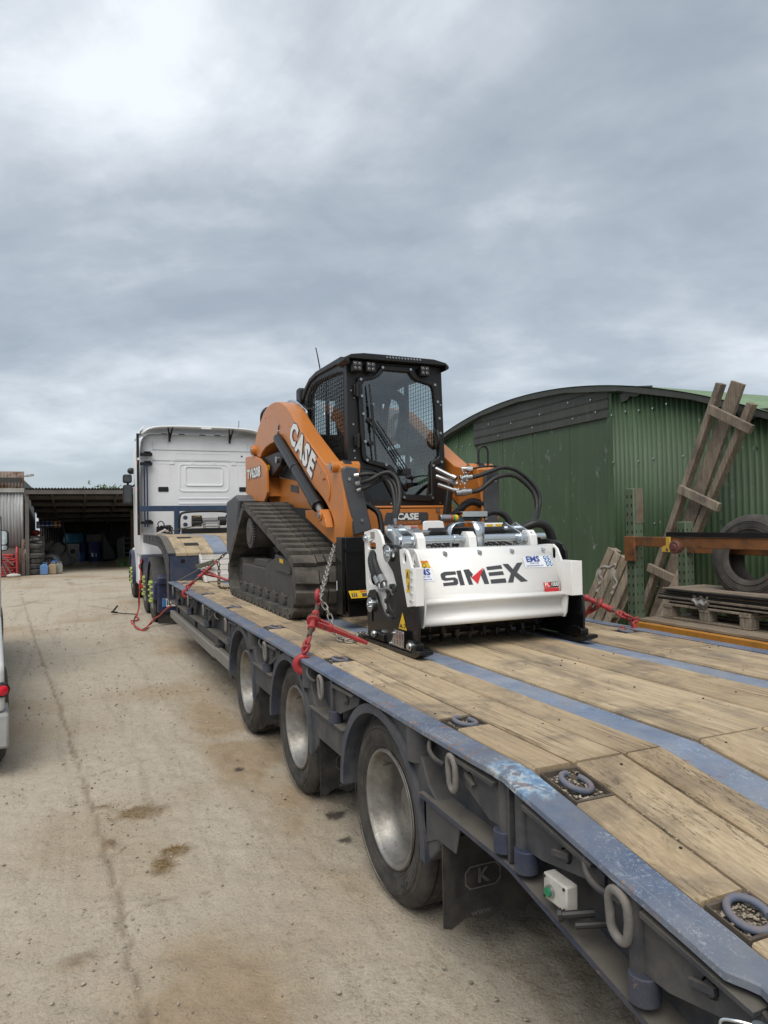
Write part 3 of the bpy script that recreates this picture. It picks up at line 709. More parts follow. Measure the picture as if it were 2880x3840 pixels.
# outrigger brackets with pivot posts
def bracket(yp, near=-1, cyl_post=False, zoff=0.0):
    """post at yp; triangular plate runs towards near*y"""
    z = lambda yy, h: h+(dz(yy)-DZ)+zoff*0
    mb = MB(); zb = .632+(tb(0, yp)); zt = dz(yp)-.03
    s = near
    mb.prism([(yp, zt-.012), (yp+s*.30, z(yp+s*.30, .818)), (yp+s*.335, z(yp+s*.335, .80)), (yp+s*.335, z(yp+s*.335, .775)), (yp+s*.08, zb+.045), (yp, zb+.045)], 'x', -.052, -.040,
             holes=[circ(yp+s*.19, z(yp+s*.19, .765), .022, 12)])
    mb.prism([(yp+s*.02, zt-.014), (yp+s*.31, z(yp+s*.31, .818)), (yp+s*.31, z(yp+s*.31, .806)), (yp+s*.02, zt-.028)], 'x', -.075, -.03)
    b = part('outrigger_bracket', mb, M_side, TR, bevel=.0015)
    mb = MB()
    if cyl_post: mb.cyl((-.045, yp-s*.012, zb), (-.045, yp-s*.012, zt), .024, 14)
    else: mb.box(-.066, -.02, yp-.012, yp+.018, zb+.02, zt)
    part('pivot_post', mb, M_side, b, bevel=.002); mb = MB(); mb.cyl((-.045, yp, zb-.02), (-.045, yp, zb+.045), .036, 16); part('post_foot', mb, M_lip, b, bevel=.003)
    mb = MB(); mb.cyl((-.056, yp+s*.19, z(yp+s*.19, .765)), (-.03, yp+s*.19, z(yp+s*.19, .765)), .016, 10); mb.beam((-.064, yp+s*.15, z(yp+s*.15, .755)), (-.058, yp+s*.21, z(yp+s*.21, .775)), .012, .014); part('latch_pin', mb, M_side, b)
for yp in (6.50, 5.43, 4.27, 3.12, 1.905, .55): bracket(yp)
bracket(-.965, +1, True); bracket(-1.075, -1, True); bracket(-1.53, -1, True)
mb = MB(); mb.box(-.062, .02, -1.016, -1.004, .60, .834); part('web_stiffener', mb, M_side, TR)
mb = MB()
for y in (-.30, 1.06, 2.42): mb.cyl((-.02, y-.05, .70), (-.02, y-.05, .838), .055, 14)
pieces('tube_socket', mb, M_fender, TR)
# hanging lashing rings along the side
def ring_path(w, L, y, ztop, x=-.09, n=20):
    o = []
    for i in range(n):
        t = i*math.tau/n; cy_, cz_ = math.cos(t), math.sin(t)
        o.append((x-.004*cz_, y+w*cy_*(1 if cz_ > 0 else .92), ztop-L/2+(L/2)*(abs(cz_)**.55)*(1 if cz_ > 0 else -1)))
    return o
for y, L, w, rr, m in ((3.22, .105, .027, .0115, M_ring), (4.36, .10, .026, .011, M_ring), (5.40, .10, .026, .011, M_ring), (6.75, .10, .026, .011, M_ring), (1.87, .115, .027, .0105, M_ring), (.70, .115, .029, .011, M_ring), (-.69, .116, .025, .0112, M_ring), (-1.482, .116, .033, .0118, M_ring)):
    zt = dz(y)-.012; zt -= .026; mb = MB(); mb.tube(ring_path(w, L, y, zt, -.072), rr, 10, True); R_ = part('lashing_ring', mb, m, TR, 60)
    mb = MB(); mb.box(-.080, .022, y-.014, y+.014, zt-.026, zt+.004); part('ring_lug', mb, M_side, R_)
# rope hooks
mb = MB()
for y in (-.53, .92, 2.02, -1.37, 3.72): mb.tube(spline([(.022, y+.02, dz(y)-.03), (-.05, y+.02, dz(y)-.03), (-.075, y, dz(y)-.06), (-.07, y-.03, dz(y)-.085), (-.05, y-.06, dz(y)-.10)], 5), .0085, 8)
pieces('rope_hook', mb, M_side, TR, 60)
# deck lashing pockets with ring and grit
r = random.Random(3); grit = []
for side in (0, 1):
    for (y0, y1) in POCK:
        ym = (y0+y1)/2; mb = MB(); x0, x1 = sorted((side_x(.040, side), side_x(.172, side))); t = .004
        zt = lambda y: dz(y)-.002
        for (a, b, c, d) in ((x0, x1, y0+.004, y0+.012), (x0, x1, y1-.012, y1-.004), (x0, x0+t, y0+.012, y1-.012), (x1-t, x1, y0+.012, y1-.012)):
            mb.add([(a, c, zt(c)-.055), (b, c, zt(c)-.055), (b, d, zt(d)-.055), (a, d, zt(d)-.055), (a, c, zt(c)), (b, c, zt(c)), (b, d, zt(d)), (a, d, zt(d))], [(0, 3, 2, 1), (4, 5, 6, 7), (0, 1, 5, 4), (1, 2, 6, 5), (2, 3, 7, 6), (3, 0, 4, 7)])
        P_ = part('lashing_pocket', mb, M_soil, TR, bevel=.001)
        mb = MB(); zf = dz(ym)-.012
        th0 = math.radians(60) if ym > -1.4 else math.radians(-55)
        pth = [((x0+x1)/2+.040*math.cos(th0+a)*1.0, ym+.046*math.sin(th0+a), zf+.012+.006*math.sin(a)+TS*(.046*math.sin(th0+a) if ym < KINK else 0)) for a in np.linspace(.45, 5.9, 22)]
        mb.tube(pth, .0092, 10); part('lashing_ring', mb, M_ringb, P_, 60)
        mb = MB(); q = TS if ym < KINK else 0
        mb.add([(x0+t, y0+.012, zf-.008-q*(ym-y0)), (x1-t, y0+.012, zf-.008-q*(ym-y0)), (x1-t, y1-.012, zf-.008+q*(y1-ym)), (x0+t, y1-.012, zf-.008+q*(y1-ym))], [(0, 1, 2, 3)]); part('pocket_floor', mb, M_soil, P_)
        if side == 0 and y0 < 2.5:
            for i in range(150):
                x = r.uniform(x0+.01, x1-.01); y = r.uniform(y0+.015, y1-.015); grit.append((x, y, zf-.006+q*(y-ym)+r.random()*.006, r.uniform(.0022, .0060)))
# grit along the rail edge and plank gaps
for i in range(620):
    y = r.uniform(-1.9, 4.5); x = r.choice([.024, .024, .024, .176, .376, .69, .99])+r.gauss(0, .003); grit.append((x, y, dz(y)-(.004 if x > .1 else .01), r.uniform(.0015, .0042)))
for i in range(160):
    y = r.uniform(-1.6, 2.2); x = r.uniform(.05, 2.2); grit.append((x, y, dz(y)+.001, r.uniform(.0015, .004)))
gr = bpy.data.objects.new('deck_grit', stone_field('deck_grit', grit, M_gravel)); COL.objects.link(gr); tag(gr, 'grit and small stones lying in the deck pockets and plank gaps', 'gravel', kind='stuff')
# control box with green button
mb = MB(); mb.box(-.078, -.040, -1.296, -1.198, .592, .660); cb = part('control_box', mb, paint('grey_plastic_box', (.48, .475, .44), .5, .5, (.2, .17, .13), .08, .2, 12), TR, bevel=.005); tag(cb, 'small grey switch box with a round green button')
mb = MB(); mb.cyl((-.078, -1.232, .622), (-.088, -1.232, .622), .0165, 18); part('button_collar', mb, M_chrome, cb)
mb = MB(); mb.cyl((-.085, -1.232, .622), (-.092, -1.232, .622), .0122, 18); part('push_button', mb, paint('green_button', (.0, .19, .085), .35, .1, (.1, .1, .08), .05, 0), cb)
mb = MB()
for a, b in ((-1.288, .600), (-1.206, .600), (-1.288, .652), (-1.206, .652)): mb.cyl((-.079, a, b), (-.082, a, b), .0040, 8)
pieces('box_screw', mb, M_dark, cb)
mb = MB(); mb.cyl((-.10, -1.305, .60), (-.03, -1.345, .61), .011, 10); mb.cyl((-.09, -1.345, .592), (-.02, -1.385, .60), .009, 10); mb.cyl((-.106, -1.298, .598), (-.098, -1.304, .60), .017, 10); part('cable_plug', mb, M_blackm, TR)
# stay with R-clip near the tail
mb = MB(); mb.cyl((-.10, -1.845, .63), (.02, -1.90, .63), .03, 16); s_ = part('stay_tube', mb, M_rail, TR, bevel=.004)
mb = MB(); mb.cyl((-.085, -1.86, .615), (-.085, -1.86, .675), .012, 12); mb.tube(spline([(-.085, -1.86, .67), (-.11, -1.83, .67), (-.125, -1.81, .66), (-.125, -1.825, .62), (-.11, -1.84, .60)], 5), .003, 6); part('retaining_pin', mb, M_zinc, s_)
# ------------------------------------------------------------------ gooseneck
GT = 1.462
mb = MB()
mb.prism([(FRONT, .60), (FRONT, 1.235), (FRONT+.004, 1.235), (FRONT+.03, 1.235), (FRONT+.03, .60)], 'x', XL+.02, XR-.02); wl_ = part('neck_wall', mb, paint('dark_blue_steel', (.028, .042, .085), .5, .45, (.12, .11, .1), .15, .2, 4, chip=.3, chipcol=(.12, .06, .035)), TR)
def neckz(y):
    y = max(y, FRONT)
    return GT if y > 8.45 else 1.235+(GT-1.235)*math.sin((y-FRONT)/(8.45-FRONT)*math.pi/2)
NY = [FRONT-.012, 7.45, 7.7, 7.95, 8.2, 8.45, 9.3, 10.2, 11.1]
yy = [(y, neckz(y)) for y in NY]
yz_strip(XL, XL+.10, [(y, z+.004) for y, z in yy], .02, 'neck_rail', M_side); yz_strip(XR-.10, XR, [(y, z+.004) for y, z in yy], .02, 'neck_rail', M_side)
for x0, x1 in ((.026, .176), (.18, .37), (.374, .536), (.765, .99), (.994, 1.22), (1.224, 1.455), (1.684, 1.85), (1.854, 2.04), (2.044, 2.194)):
    for a, b in ((0, 4), (4, 8)):
        seg = yy[a:b+1]; yz_strip(x0, x1, [(y+(.003 if i == 0 else 0)-(.003 if i == len(seg)-1 else 0), z-.004+rnd.uniform(-.001, .001)) for i, (y, z) in enumerate(seg)], .035, 'deck_plank', M_deck, .002)
for x0, x1 in ((.540, .761), (1.459, 1.680)): yz_strip(x0, x1, [(y, z-.006) for y, z in yy], .03, 'deck_stripe', M_stripe)
yz_strip(XL+.03, XR-.03, [(max(y, FRONT+.05), z-.045) for y, z in yy], .05, 'neck_underplate', M_dark, 0)
for side in (0, 1):
    mb = MB(); xs = sorted((side_x(XL+.004, side), side_x(XL+.03, side)))
    mb.prism([(FRONT, 1.22), (7.45, neckz(7.45)-.02), (7.95, neckz(7.95)-.02), (8.45, GT-.02), (11.1, GT-.02), (11.1, 1.31), (8.55, 1.30), (8.1, 1.25), (7.7, 1.13), (7.45, .95), (7.38, .6), (FRONT, .60)], 'x', *xs); part('neck_side', mb, M_side, TR, bevel=.003)
    mb = MB()
    for y in (7.5, 7.7, 7.9, 8.1, 8.3, 8.6, 9.2, 9.8, 10.4): xs = sorted((side_x(XL-.01, side), side_x(XL+.03, side))); mb.box(xs[0], xs[1], y, y+.02, neckz(y)-.10, neckz(y)-.02)
    pieces('neck_rib', mb, M_fender, TR)
mb = MB()
for (a, b, c, d) in ((.24, .34, 7.55, 7.68), (.20, .30, 8.0, 8.12)): mb.add([(a-.05, c, neckz(c)+.002), (b+.05, c, neckz(c)+.002), (b+.05, d, neckz(d)+.002), (a-.05, d, neckz(d)+.002)], [(0, 1, 2, 3)])
pieces('neck_slot', mb, M_dark, TR)
mb = MB()
for x in (.09, .33): mb.prism(rrect(x, x+.055, 1.10, 1.15, .012), 'y', FRONT-.004, FRONT+.002)
pieces('wall_hole', mb, paint('hole_black', (.004, .004, .005), .9, 0, up=0), TR)
mb = MB(); mb.box(.30, 1.92, 7.9, 12.2, 1.02, 1.22); part('neck_beam', mb, M_dark, TR)
# number-plate / lamp bar below the front of the deck is on the tractor
# ------------------------------------------------------------------ compact track loader
M_orange = paint('loader_orange', (.52, .175, .030), .34, .10, (.30, .19, .10), .05, .12, 3, coat=.15)
M_lgrey = paint('loader_dark_grey', (.060, .064, .072), .42, .15, (.2, .18, .15), .08, .15, 4)
M_cab = paint('cab_black', (.0055, .0055, .006), .45, .06, (.07, .065, .06), .1, .08, 4)
M_ftrack = paint('track_frame_grey', (.050, .048, .045), .55, .55, (.13, .115, .095), .15, .4, 5)
M_lug = m_tyre('track_rubber', (.024, .024, .023), (.150, .132, .108), .72)
M_cyl = paint('cylinder_black', (.007, .007, .008), .28, .08, (.1, .09, .08), .1, .1, 4)
M_seat = paint('seat_fabric', (.020, .021, .023), .8, .1, (.05, .05, .05), .1, 0, 10)
def m_glass(name, tint=(.80, .88, .88), refl=.07):
    m = bpy.data.materials.new(name); m.use_nodes = True; t = m.node_tree; t.nodes.clear()
    o = t.nodes.new('ShaderNodeOutputMaterial'); mx_ = t.nodes.new('ShaderNodeMixShader'); tr = t.nodes.new('ShaderNodeBsdfTransparent'); gl = t.nodes.new('ShaderNodeBsdfGlossy')
    tr.inputs[0].default_value = (*tint, 1); gl.inputs['Roughness'].default_value = .03
    lw = t.nodes.new('ShaderNodeLayerWeight'); lw.inputs[0].default_value = .5; pw = t.nodes.new('ShaderNodeMath'); pw.operation = 'POWER'; pw.inputs[1].default_value = 4.0; t.links.new(lw.outputs['Facing'], pw.inputs[0])
    ad = t.nodes.new('ShaderNodeMath'); ad.operation = 'ADD'; ad.inputs[1].default_value = refl; t.links.new(pw.outputs[0], ad.inputs[0])
    t.links.new(ad.outputs[0], mx_.inputs[0]); t.links.new(tr.outputs[0], mx_.inputs[1]); t.links.new(gl.outputs[0], mx_.inputs[2]); t.links.new(mx_.outputs[0], o.inputs[0]); return m
M_glass = m_glass('cab_glass', (.93, .97, .97), .03); M_glassf = m_glass('door_glass', (.85, .90, .90), .11); M_glassd = m_glass('cab_glass_tinted', (.42, .46, .47), .05)
LX = 1.29
LD = thing('track_loader', 'orange compact track loader with black cab and rubber tracks on the trailer deck', 'loader', (LX, 3.8, DZ))
def mx_(x, s): return x if s == 0 else 2*LX-x
def pr(mb, pts, a, b, s, **k):
    q = sorted((mx_(a, s), mx_(b, s))); return mb.prism(pts, 'x', q[0], q[1], **k)
# --- tracks
circs = [((2.665, 1.128), .247), ((4.14, 1.545), .247), ((4.765, 1.097), .216)]
def hull(off, n=720):
    o = []
    for i in range(n):
        t = i*math.tau/n; nn = (math.cos(t), math.sin(t)); k = max(circs, key=lambda c: c[0][0]*nn[0]+c[0][1]*nn[1]+c[1]); o.append((k[0][0]+(k[1]+off)*nn[0], k[0][1]+(k[1]+off)*nn[1]))
    return o
def resample(P, n):
    P = [Vector((p[0], p[1])) for p in P]; L = [0]
    for i in range(len(P)): L.append(L[-1]+(P[(i+1) % len(P)]-P[i]).length)
    o = []; j = 0
    for k in range(n):
        d = L[-1]*k/n
        while L[j+1] < d: j += 1
        a, b = P[j], P[(j+1) % len(P)]; f = (d-L[j])/max(1e-9, L[j+1]-L[j]); o.append(a+(b-a)*f)
    return o, L[-1]
NL = 40
lugm = MB()   # one lug pad: local u (along), w (across, x), h (out)
def lug_mesh(xa, xb, sk):
    mb = MB(); l0, l1 = -.066, .044
    pts = [(l0, 0), (l0+.012, .024), (l1-.008, .031), (l1, 0)]
    vs = [];
    for (x, d) in ((xa, 0), (xb, sk)): vs += [(x, p[0]+d, p[1]) for p in pts]
    mb.add(vs, [(0, 1, 2, 3), (7, 6, 5, 4), (0, 4, 5, 1), (1, 5, 6, 2), (2, 6, 7, 3), (3, 7, 4, 0)]); return mb.mesh('track_lug', M_lug, 30)
LUG_A, LUG_B, LUG_C = lug_mesh(0, .185, .012), lug_mesh(.265, .45, .012), lug_mesh(.195, .255, 0)
for s in (0, 1):
    x0 = .30 if s == 0 else mx_(.75, 1)
    tk = part('rubber_track', MB(), M_lug, LD, loc=(0, 0, 0)); mb = MB()
    po, Ltot = resample(hull(.0), 160); pi, _ = resample(hull(-.045), 160)
    for i in range(160): mb.v += [(x0, po[i].x, po[i].y), (x0+.45, po[i].x, po[i].y), (x0+.45, pi[i].x, pi[i].y), (x0, pi[i].x, pi[i].y)]
    for i in range(160):
        j = (i+1) % 160
        for k in range(4): q = (k+1) % 4; mb.f.append((i*4+k, i*4+q, j*4+q, j*4+k))
    tk.data = mb.mesh('rubber_track', M_lug, 40)
    pc, _ = resample(hull(0.0), NL*8)
    for k in range(NL):
        i = (k*8+3) % (NL*8); p = pc[i]; d = (pc[(i+4) % (NL*8)]-pc[i-4]).normalized(); nn = Vector((d.y, -d.x))
        M = Matrix(((1, 0, 0, x0), (0, d.x, nn.x, p.x), (0, d.y, nn.y, p.y), (0, 0, 0, 1)))
        for lm in (LUG_A, LUG_B, LUG_C):
            if s == 1 and lm is LUG_C: continue
            o = bpy.data.objects.new('track_lug', lm); COL.objects.link(o); o.parent = tk; o.matrix_local = M
    # undercarriage
    mb = MB(); pr(mb, [(4.60, 1.205), (4.63, 1.10), (4.51, 1.0), (2.72, .995), (2.62, 1.05), (2.60, 1.27), (3.18, 1.333), (3.53, 1.25), (3.62, 1.205)], .37, .66, s)
    fr = part('track_frame', mb, M_ftrack, LD, bevel=.012)
    if s == 0: tag(fr, 'grey dusty track frame with a small yellow warning label')
    mb = MB(); pr(mb, [(3.62, 1.205), (4.2, 1.205), (4.12, 1.275), (3.66, 1.275)], .39, .50, s); part('tension_cover', mb, M_ftrack, fr, bevel=.008)
    mb = MB(); pr(mb, [(3.20, 1.345), (2.74, 1.305), (2.74, 1.20), (2.80, 1.19), (3.20, 1.21), (3.24, 1.28)], .355, .375, s); part('access_cover', mb, M_ftrack, fr, bevel=.006)
    for i in range(7):
        y = 4.46-i*.285; mb = MB(); mb.lathe([(mx_(.35, s), .001), (mx_(.35, s), .04), (mx_(.352, s), .085), (mx_(.43, s), .088), (mx_(.44, s), .07), (mx_(.58, s), .07), (mx_(.60, s), .088), (mx_(.66, s), .085)], (0, y, .942), 'x', 24); part('track_roller', mb, M_ftrack, fr)
        mb = MB(); mb.cyl((mx_(.345, s), y+.14, 1.005), (mx_(.37, s), y+.14, 1.005), .014, 8); mb.box(*sorted((mx_(.36, s), mx_(.38, s))), y+.125, y+.155, .97, 1.01); part('roller_bolt', mb, M_ftrack, fr)
    for (c, rr, nm) in ((circs[0][0], .19, 'front_idler'), (circs[2][0], .165, 'rear_idler')):
        mb = MB(); mb.lathe([(mx_(.40, s), .02), (mx_(.40, s), rr-.03), (mx_(.39, s), rr), (mx_(.66, s), rr), (mx_(.66, s), .02)], (0, c[0], c[1]), 'x', 36); part(nm, mb, M_ftrack, fr)
    # drive sprocket and final drive
    mb = MB(); n = 36; pts = []
    for i in range(n*2): t = i*math.tau/(n*2); rr = .150 if i % 2 else .136; pts.append((4.075+rr*math.cos(t), 1.522+rr*math.sin(t)))
    pr(mb, pts, .335, .36, s); mb.lathe([(mx_(.33, s), .001), (mx_(.33, s), .05), (mx_(.326, s), .055), (mx_(.326, s), .10), (mx_(.335, s), .105)], (0, 4.075, 1.522), 'x', 24); sp_ = part('drive_sprocket', mb, M_ftrack, LD)
    mb = MB(); mb.lathe([(mx_(.36, s), .13), (mx_(.60, s), .14), (mx_(.60, s), .20), (mx_(.66, s), .20), (mx_(.70, s), .02)], (0, 4.075, 1.522), 'x', 32); part('final_drive', mb, M_ftrack, LD)
    mb = MB(); pr(mb, [(2.5, 1.25), (2.9, 1.0), (5.2, 1.0), (5.2, 1.85), (2.9, 1.70)], .70, .80, s); part('side_frame', mb, M_dark, LD)
mb = MB(); fn = plane_fn((.36, 2.86, 1.285), (0, -1, 0), (0, 0, 1)); 
lab = MB(); lab.add([(.352, 3.05, 1.318), (.352, 2.93, 1.309), (.352, 2.93, 1.275), (.352, 3.05, 1.283)], [(0, 1, 2, 3)]); part('warning_label', lab, M_yellow, LD, 0)
# --- body
mb = MB(); mb.box(.80, 1.78, 2.62, 5.2, 1.02, 1.73); part('main_frame', mb, M_dark, LD)
for s in (0, 1):
    mb = MB(); pr(mb, [(5.20, 2.14), (4.50, 2.10), (3.90, 2.02), (3.50, 1.95), (3.15, 1.72), (3.15, 1.60), (5.30, 1.60), (5.30, 1.87)], .765, .80, s); part('body_side_panel', mb, M_orange, LD, bevel=.01)
    mb = MB(); pr(mb, [(3.35, 2.10), (4.95, 2.20), (5.2, 2.1), (3.35, 1.9)], .78, .84, s); part('inner_post', mb, M_lgrey, LD)
mb = MB(); mb.prism([(3.96, 1.73), (3.96, 2.50), (4.6, 2.52), (5.25, 2.36), (5.42, 2.2), (5.42, 1.73)], 'x', .82, 1.76); part('engine_hood', mb, M_cab, LD, bevel=.03, seg=3)
mb = MB(); mb.prism([(4.98, 1.88), (5.15, 1.94), (5.66, 1.88), (5.70, 1.30), (5.35, 1.15), (5.12, 1.45), (5.05, 1.72)], 'x', .42, 2.16); part('rear_counterweight', mb, M_lgrey, LD, bevel=.02)
mb = MB(); mb.tube(spline([(.85, 5.35, 2.4), (.85, 5.50, 2.70), (.85, 5.56, 2.86), (.85, 5.50, 2.93), (.86, 5.38, 2.95)], 6), .035, 12); part('exhaust_pipe', mb, M_cab, LD, 60)
# --- lift arms
ARM = [(4.022, 2.812), (4.15, 2.828), (4.275, 2.833), (4.39, 2.83), (4.486, 2.818), (4.614, 2.783), (4.731, 2.723), (4.834, 2.666), (4.94, 2.592), (5.014, 2.528), (5.052, 2.476), (5.021, 2.416), (4.905, 2.356), (4.789, 2.33), (4.704, 2.377), (4.543, 2.414), (4.36, 2.429), (4.156, 2.432), (4.071, 2.458), (3.961, 2.463), (3.857, 2.44), (3.732, 2.377), (3.589, 2.294), (3.361, 2.167), (3.148, 2.047), (2.948, 1.935), (2.795, 1.861), (2.667, 1.802), (2.58, 1.752), (2.478, 1.681), (2.43, 1.624), (2.399, 1.566), (2.405, 1.525), (2.395, 1.458), (2.34, 1.43), (2.26, 1.44), (2.19, 1.50), (2.16, 1.623), (2.19, 1.839), (2.235, 1.971), (2.225, 2.025), (2.315, 2.067), (2.373, 2.07), (2.51, 2.062), (2.616, 2.085), (2.797, 2.178), (2.93, 2.252), (3.214, 2.409), (3.432, 2.542), (3.569, 2.635), (3.712, 2.714), (3.889, 2.782)]
RP = [(5.412, 2.386), (5.27, 2.388), (5.132, 2.377), (4.98, 2.362), (4.855, 2.34), (4.73, 2.31), (4.629, 2.276), (4.55, 2.245), (4.491, 2.215), (4.455, 2.175), (4.445, 2.12), (4.432, 1.937), (4.46, 1.90), (4.562, 1.844), (5.131, 1.871), (5.165, 1.897), (5.421, 1.974)]
for s in (0, 1):
    mb = MB(); pr(mb, ARM, .62, .775, s); arm = part('lift_arm', mb, M_orange, LD, bevel=.008, ang=30)
    # edge ribs and weld bosses
    mb = MB(); mb.beam((mx_(.616, s), 2.83, 2.155), (mx_(.616, s), 2.56, 1.99), .012, .016); mb.beam((mx_(.616, s), 2.56, 1.99), (mx_(.616, s), 2.545, 1.955), .012, .016)
    arcp = [(mx_(.617, s), 2.60-.115*math.sin(a), 1.86+.11*math.cos(a)) for a in np.linspace(-.5, 2.4, 12)]; mb.tube(arcp, .007, 6); part('arm_rib', mb, M_orange, arm)
    for (y, z, r_, nm) in ((2.335, 2.035, .045, 'knee_boss'), (5.0, 2.43, .055, 'rear_boss')):
        mb = MB(); mb.cyl((mx_(.575, s), y, z), (mx_(.80, s), y, z), r_, 24); b_ = part(nm, mb, M_orange, arm, bevel=.004)
        mb = MB(); mb.cyl((mx_(.567, s), y, z), (mx_(.58, s), y, z), r_*.62, 18); part('pin', mb, M_chrome, b_)
    mb = MB(); mb.cyl((mx_(.605, s), 4.02, 2.515), (mx_(.635, s), 4.02, 2.515), .028, 14); mb.beam((mx_(.612, s), 4.02, 2.52), (mx_(.612, s), 3.975, 2.58), .012, .03); part('arm_pivot_lock', mb, M_chrome, arm, bevel=.003)
    mb = MB()
    for (y, z) in ((4.25, 2.79), (4.52, 2.72), (4.38, 2.72), (3.62, 2.52), (2.73, 2.02)): mb.cyl((mx_(.617, s), y, z), (mx_(.63, s), y, z), .011, 8)
    pieces('arm_plug', mb, M_orange, arm)
    mb = MB(); pr(mb, RP, .60, .63, s); rp = part('rear_side_panel', mb, M_orange, LD, bevel=.006, ang=30)
    mb = MB(); pr(mb, [(5.35, 2.25), (4.6, 2.12), (4.5, 1.90), (5.35, 1.95)], .63, .78, s); part('rear_panel_box', mb, M_orange, rp)
    mb = MB(); pr(mb, [(3.221, 1.721), (2.903, 1.720), (2.59, 1.649), (2.44, 1.566), (2.40, 1.45), (2.486, 1.444), (3.2, 1.655)], .635, .76, s); part('lower_arm_plate', mb, M_orange, LD, bevel=.006)
    mb = MB(); mb.cyl((mx_(.553, s), 2.576, 1.67), (mx_(.64, s), 2.576, 1.67), .045, 24); mb.prism([(2.61, 1.70), (2.54, 1.71), (2.47, 1.64), (2.44, 1.57), (2.60, 1.60)], 'x', *sorted((mx_(.565, s), mx_(.625, s)))); lg = part('cylinder_lug', mb, M_orange, LD, bevel=.004)
    mb = MB(); mb.cyl((mx_(.545, s), 2.576, 1.67), (mx_(.56, s), 2.576, 1.67), .026, 16); part('pin', mb, M_chrome, lg)
    # lift cylinder
    a, b = Vector((mx_(.60, s), 3.95, 2.44)), Vector((mx_(.60, s), 2.60, 1.665)); d = (b-a).normalized()
    mb = MB(); mb.cyl(a, b-d*.16, .050, 28); cy_ = part('lift_cylinder', mb, M_cyl, LD, bevel=.004)
    mb = MB(); mb.cyl(a+d*.66, a+d*.69, .056, 28); mb.cyl(b-d*.30, b-d*.155, .054, 28); pieces('cylinder_collar', mb, M_cyl, cy_, bevel=.003)
    mb = MB(); mb.cyl(b-d*.16, b-d*.02, .030, 18); part('cylinder_rod', mb, M_chrome, cy_)
    # rear control link
    mb = MB(); pr(mb, [(4.86, 2.335), (4.165, 2.335), (4.09, 2.31), (4.055, 2.25), (4.09, 2.19), (4.435, 2.095), (4.80, 2.16)], .655, .72, s); lk = part('control_link', mb, M_cab, LD, bevel=.012)
    mb = MB(); mb.cyl((mx_(.635, s), 4.18, 2.255), (mx_(.66, s), 4.18, 2.255), .036, 18); part('pin', mb, M_chrome, lk)
mb = MB(); mb.add([(.652, 4.62, 2.24), (.652, 4.50, 2.225), (.652, 4.50, 2.17), (.652, 4.62, 2.185)], [(0, 1, 2, 3)]); part('warning_label', mb, M_yellow, LD, 0)
mb = MB(); mb.add([(.761, 4.10, 2.00), (.761, 3.83, 1.97), (.761, 3.83, 1.90), (.761, 4.10, 1.93)], [(0, 1, 2, 3)]); part('data_plate', mb, M_gdecal, LD, 0)
# arm lettering: CASE (grey-white with dark outline) and TV620B
def lettered(txt, o, ux, uy, size, parent, sx=1.0, shear=0.0, sp=1.0):
    f0 = plane_fn(o, ux, uy)
    n = Vector(ux).normalized().cross(Vector(uy).normalized())
    for (bold, off, mat, nm) in ((.085, .0025, M_gdecal, 'lettering_outline'), (.048, .0045, M_decalw, 'lettering')):
        mb = MB(); g = plane_fn(Vector(o)+n*off, ux, uy); text_to(mb, txt, lambda x, y: g(x*sx, y), size=size, bold=bold, shear=shear, space=sp); part(nm, mb, mat, parent, 0, recalc=False)
larm = next(c for c in LD.children if c.name.startswith('lift_arm'))
d = (Vector((0, 2.86, 2.05))-Vector((0, 3.60, 2.50))).normalized(); up_ = Vector((0, -d.z, d.y)); up_ = up_ if up_.z > 0 else -up_
up_ = (Vector((0, 3.526, 2.542))-Vector((0, 3.678, 2.44))).normalized()*.5+up_*.5
lettered('CASE', (.6175, 3.225, 2.266), d, up_, .295, larm, sx=1.02, sp=1.18)
lrp = next(c for c in LD.children if c.name.startswith('rear_side_panel'))
lettered('TV620B', (.5975, 4.99, 2.172), (0, -1, 0), (0, .10, 1), .145, lrp, sx=1.28, shear=.12, sp=1.04)
# zinc lamp guard on top of the arm
mb = MB(); mb.plate([(.78, 4.50, 2.845), (.78, 4.10, 2.83), (.92, 4.10, 2.83), (.92, 4.50, 2.845)], .01); mb.plate([(.78, 4.10, 2.83), (.78, 3.72, 2.70), (.92, 3.72, 2.70), (.92, 4.10, 2.83)], .01)
mb.tube(spline([(.80, 4.5, 2.85), (.80, 4.10, 2.845), (.80, 3.74, 2.71), (.80, 3.65, 2.66), (.80, 3.64, 2.55)], 6), .014, 10); part('lamp_guard', mb, M_zinc, LD)
# --- front: grey hose covers at the arm knees
for s in (0, 1):
    mb = MB(); C0 = [(.607, 2.014), (.639, 2.028), (.725, 2.015), (.737, 1.991), (.829, 1.58), (.834, 1.546), (.69, 1.504), (.606, 1.984)]
    q = [(mx_(a, s), b) for a, b in C0]
    if s: q = [(a+(.0 if b > 1.9 else .06), b) for a, b in q]
    mb.prism(q, 'y', 2.16, 2.21); gc = part('hose_cover', mb, M_lgrey, LD, bevel=.012, seg=2)
    mb = MB()
    for (a, b) in ((.655, 1.93), (.75, 1.62)): mb.cyl((mx_(a, s), 2.15, b), (mx_(a, s), 2.165, b), .013, 10)
    pieces('cover_bolt', mb, M_chrome, gc)
    mb = MB(); mb.cyl((mx_(.665, s), 2.335, 2.035), (mx_(.73, s), 2.335, 2.035), .055, 20); part('knee_link', mb, M_cab, LD, bevel=.005)
mb = MB(); mb.prism([(.72, 1.50), (.83, 1.50), (.83, 1.72), (.745, 1.72)], 'y', 2.25, 2.60); part('inner_guard', mb, M_cab, LD)
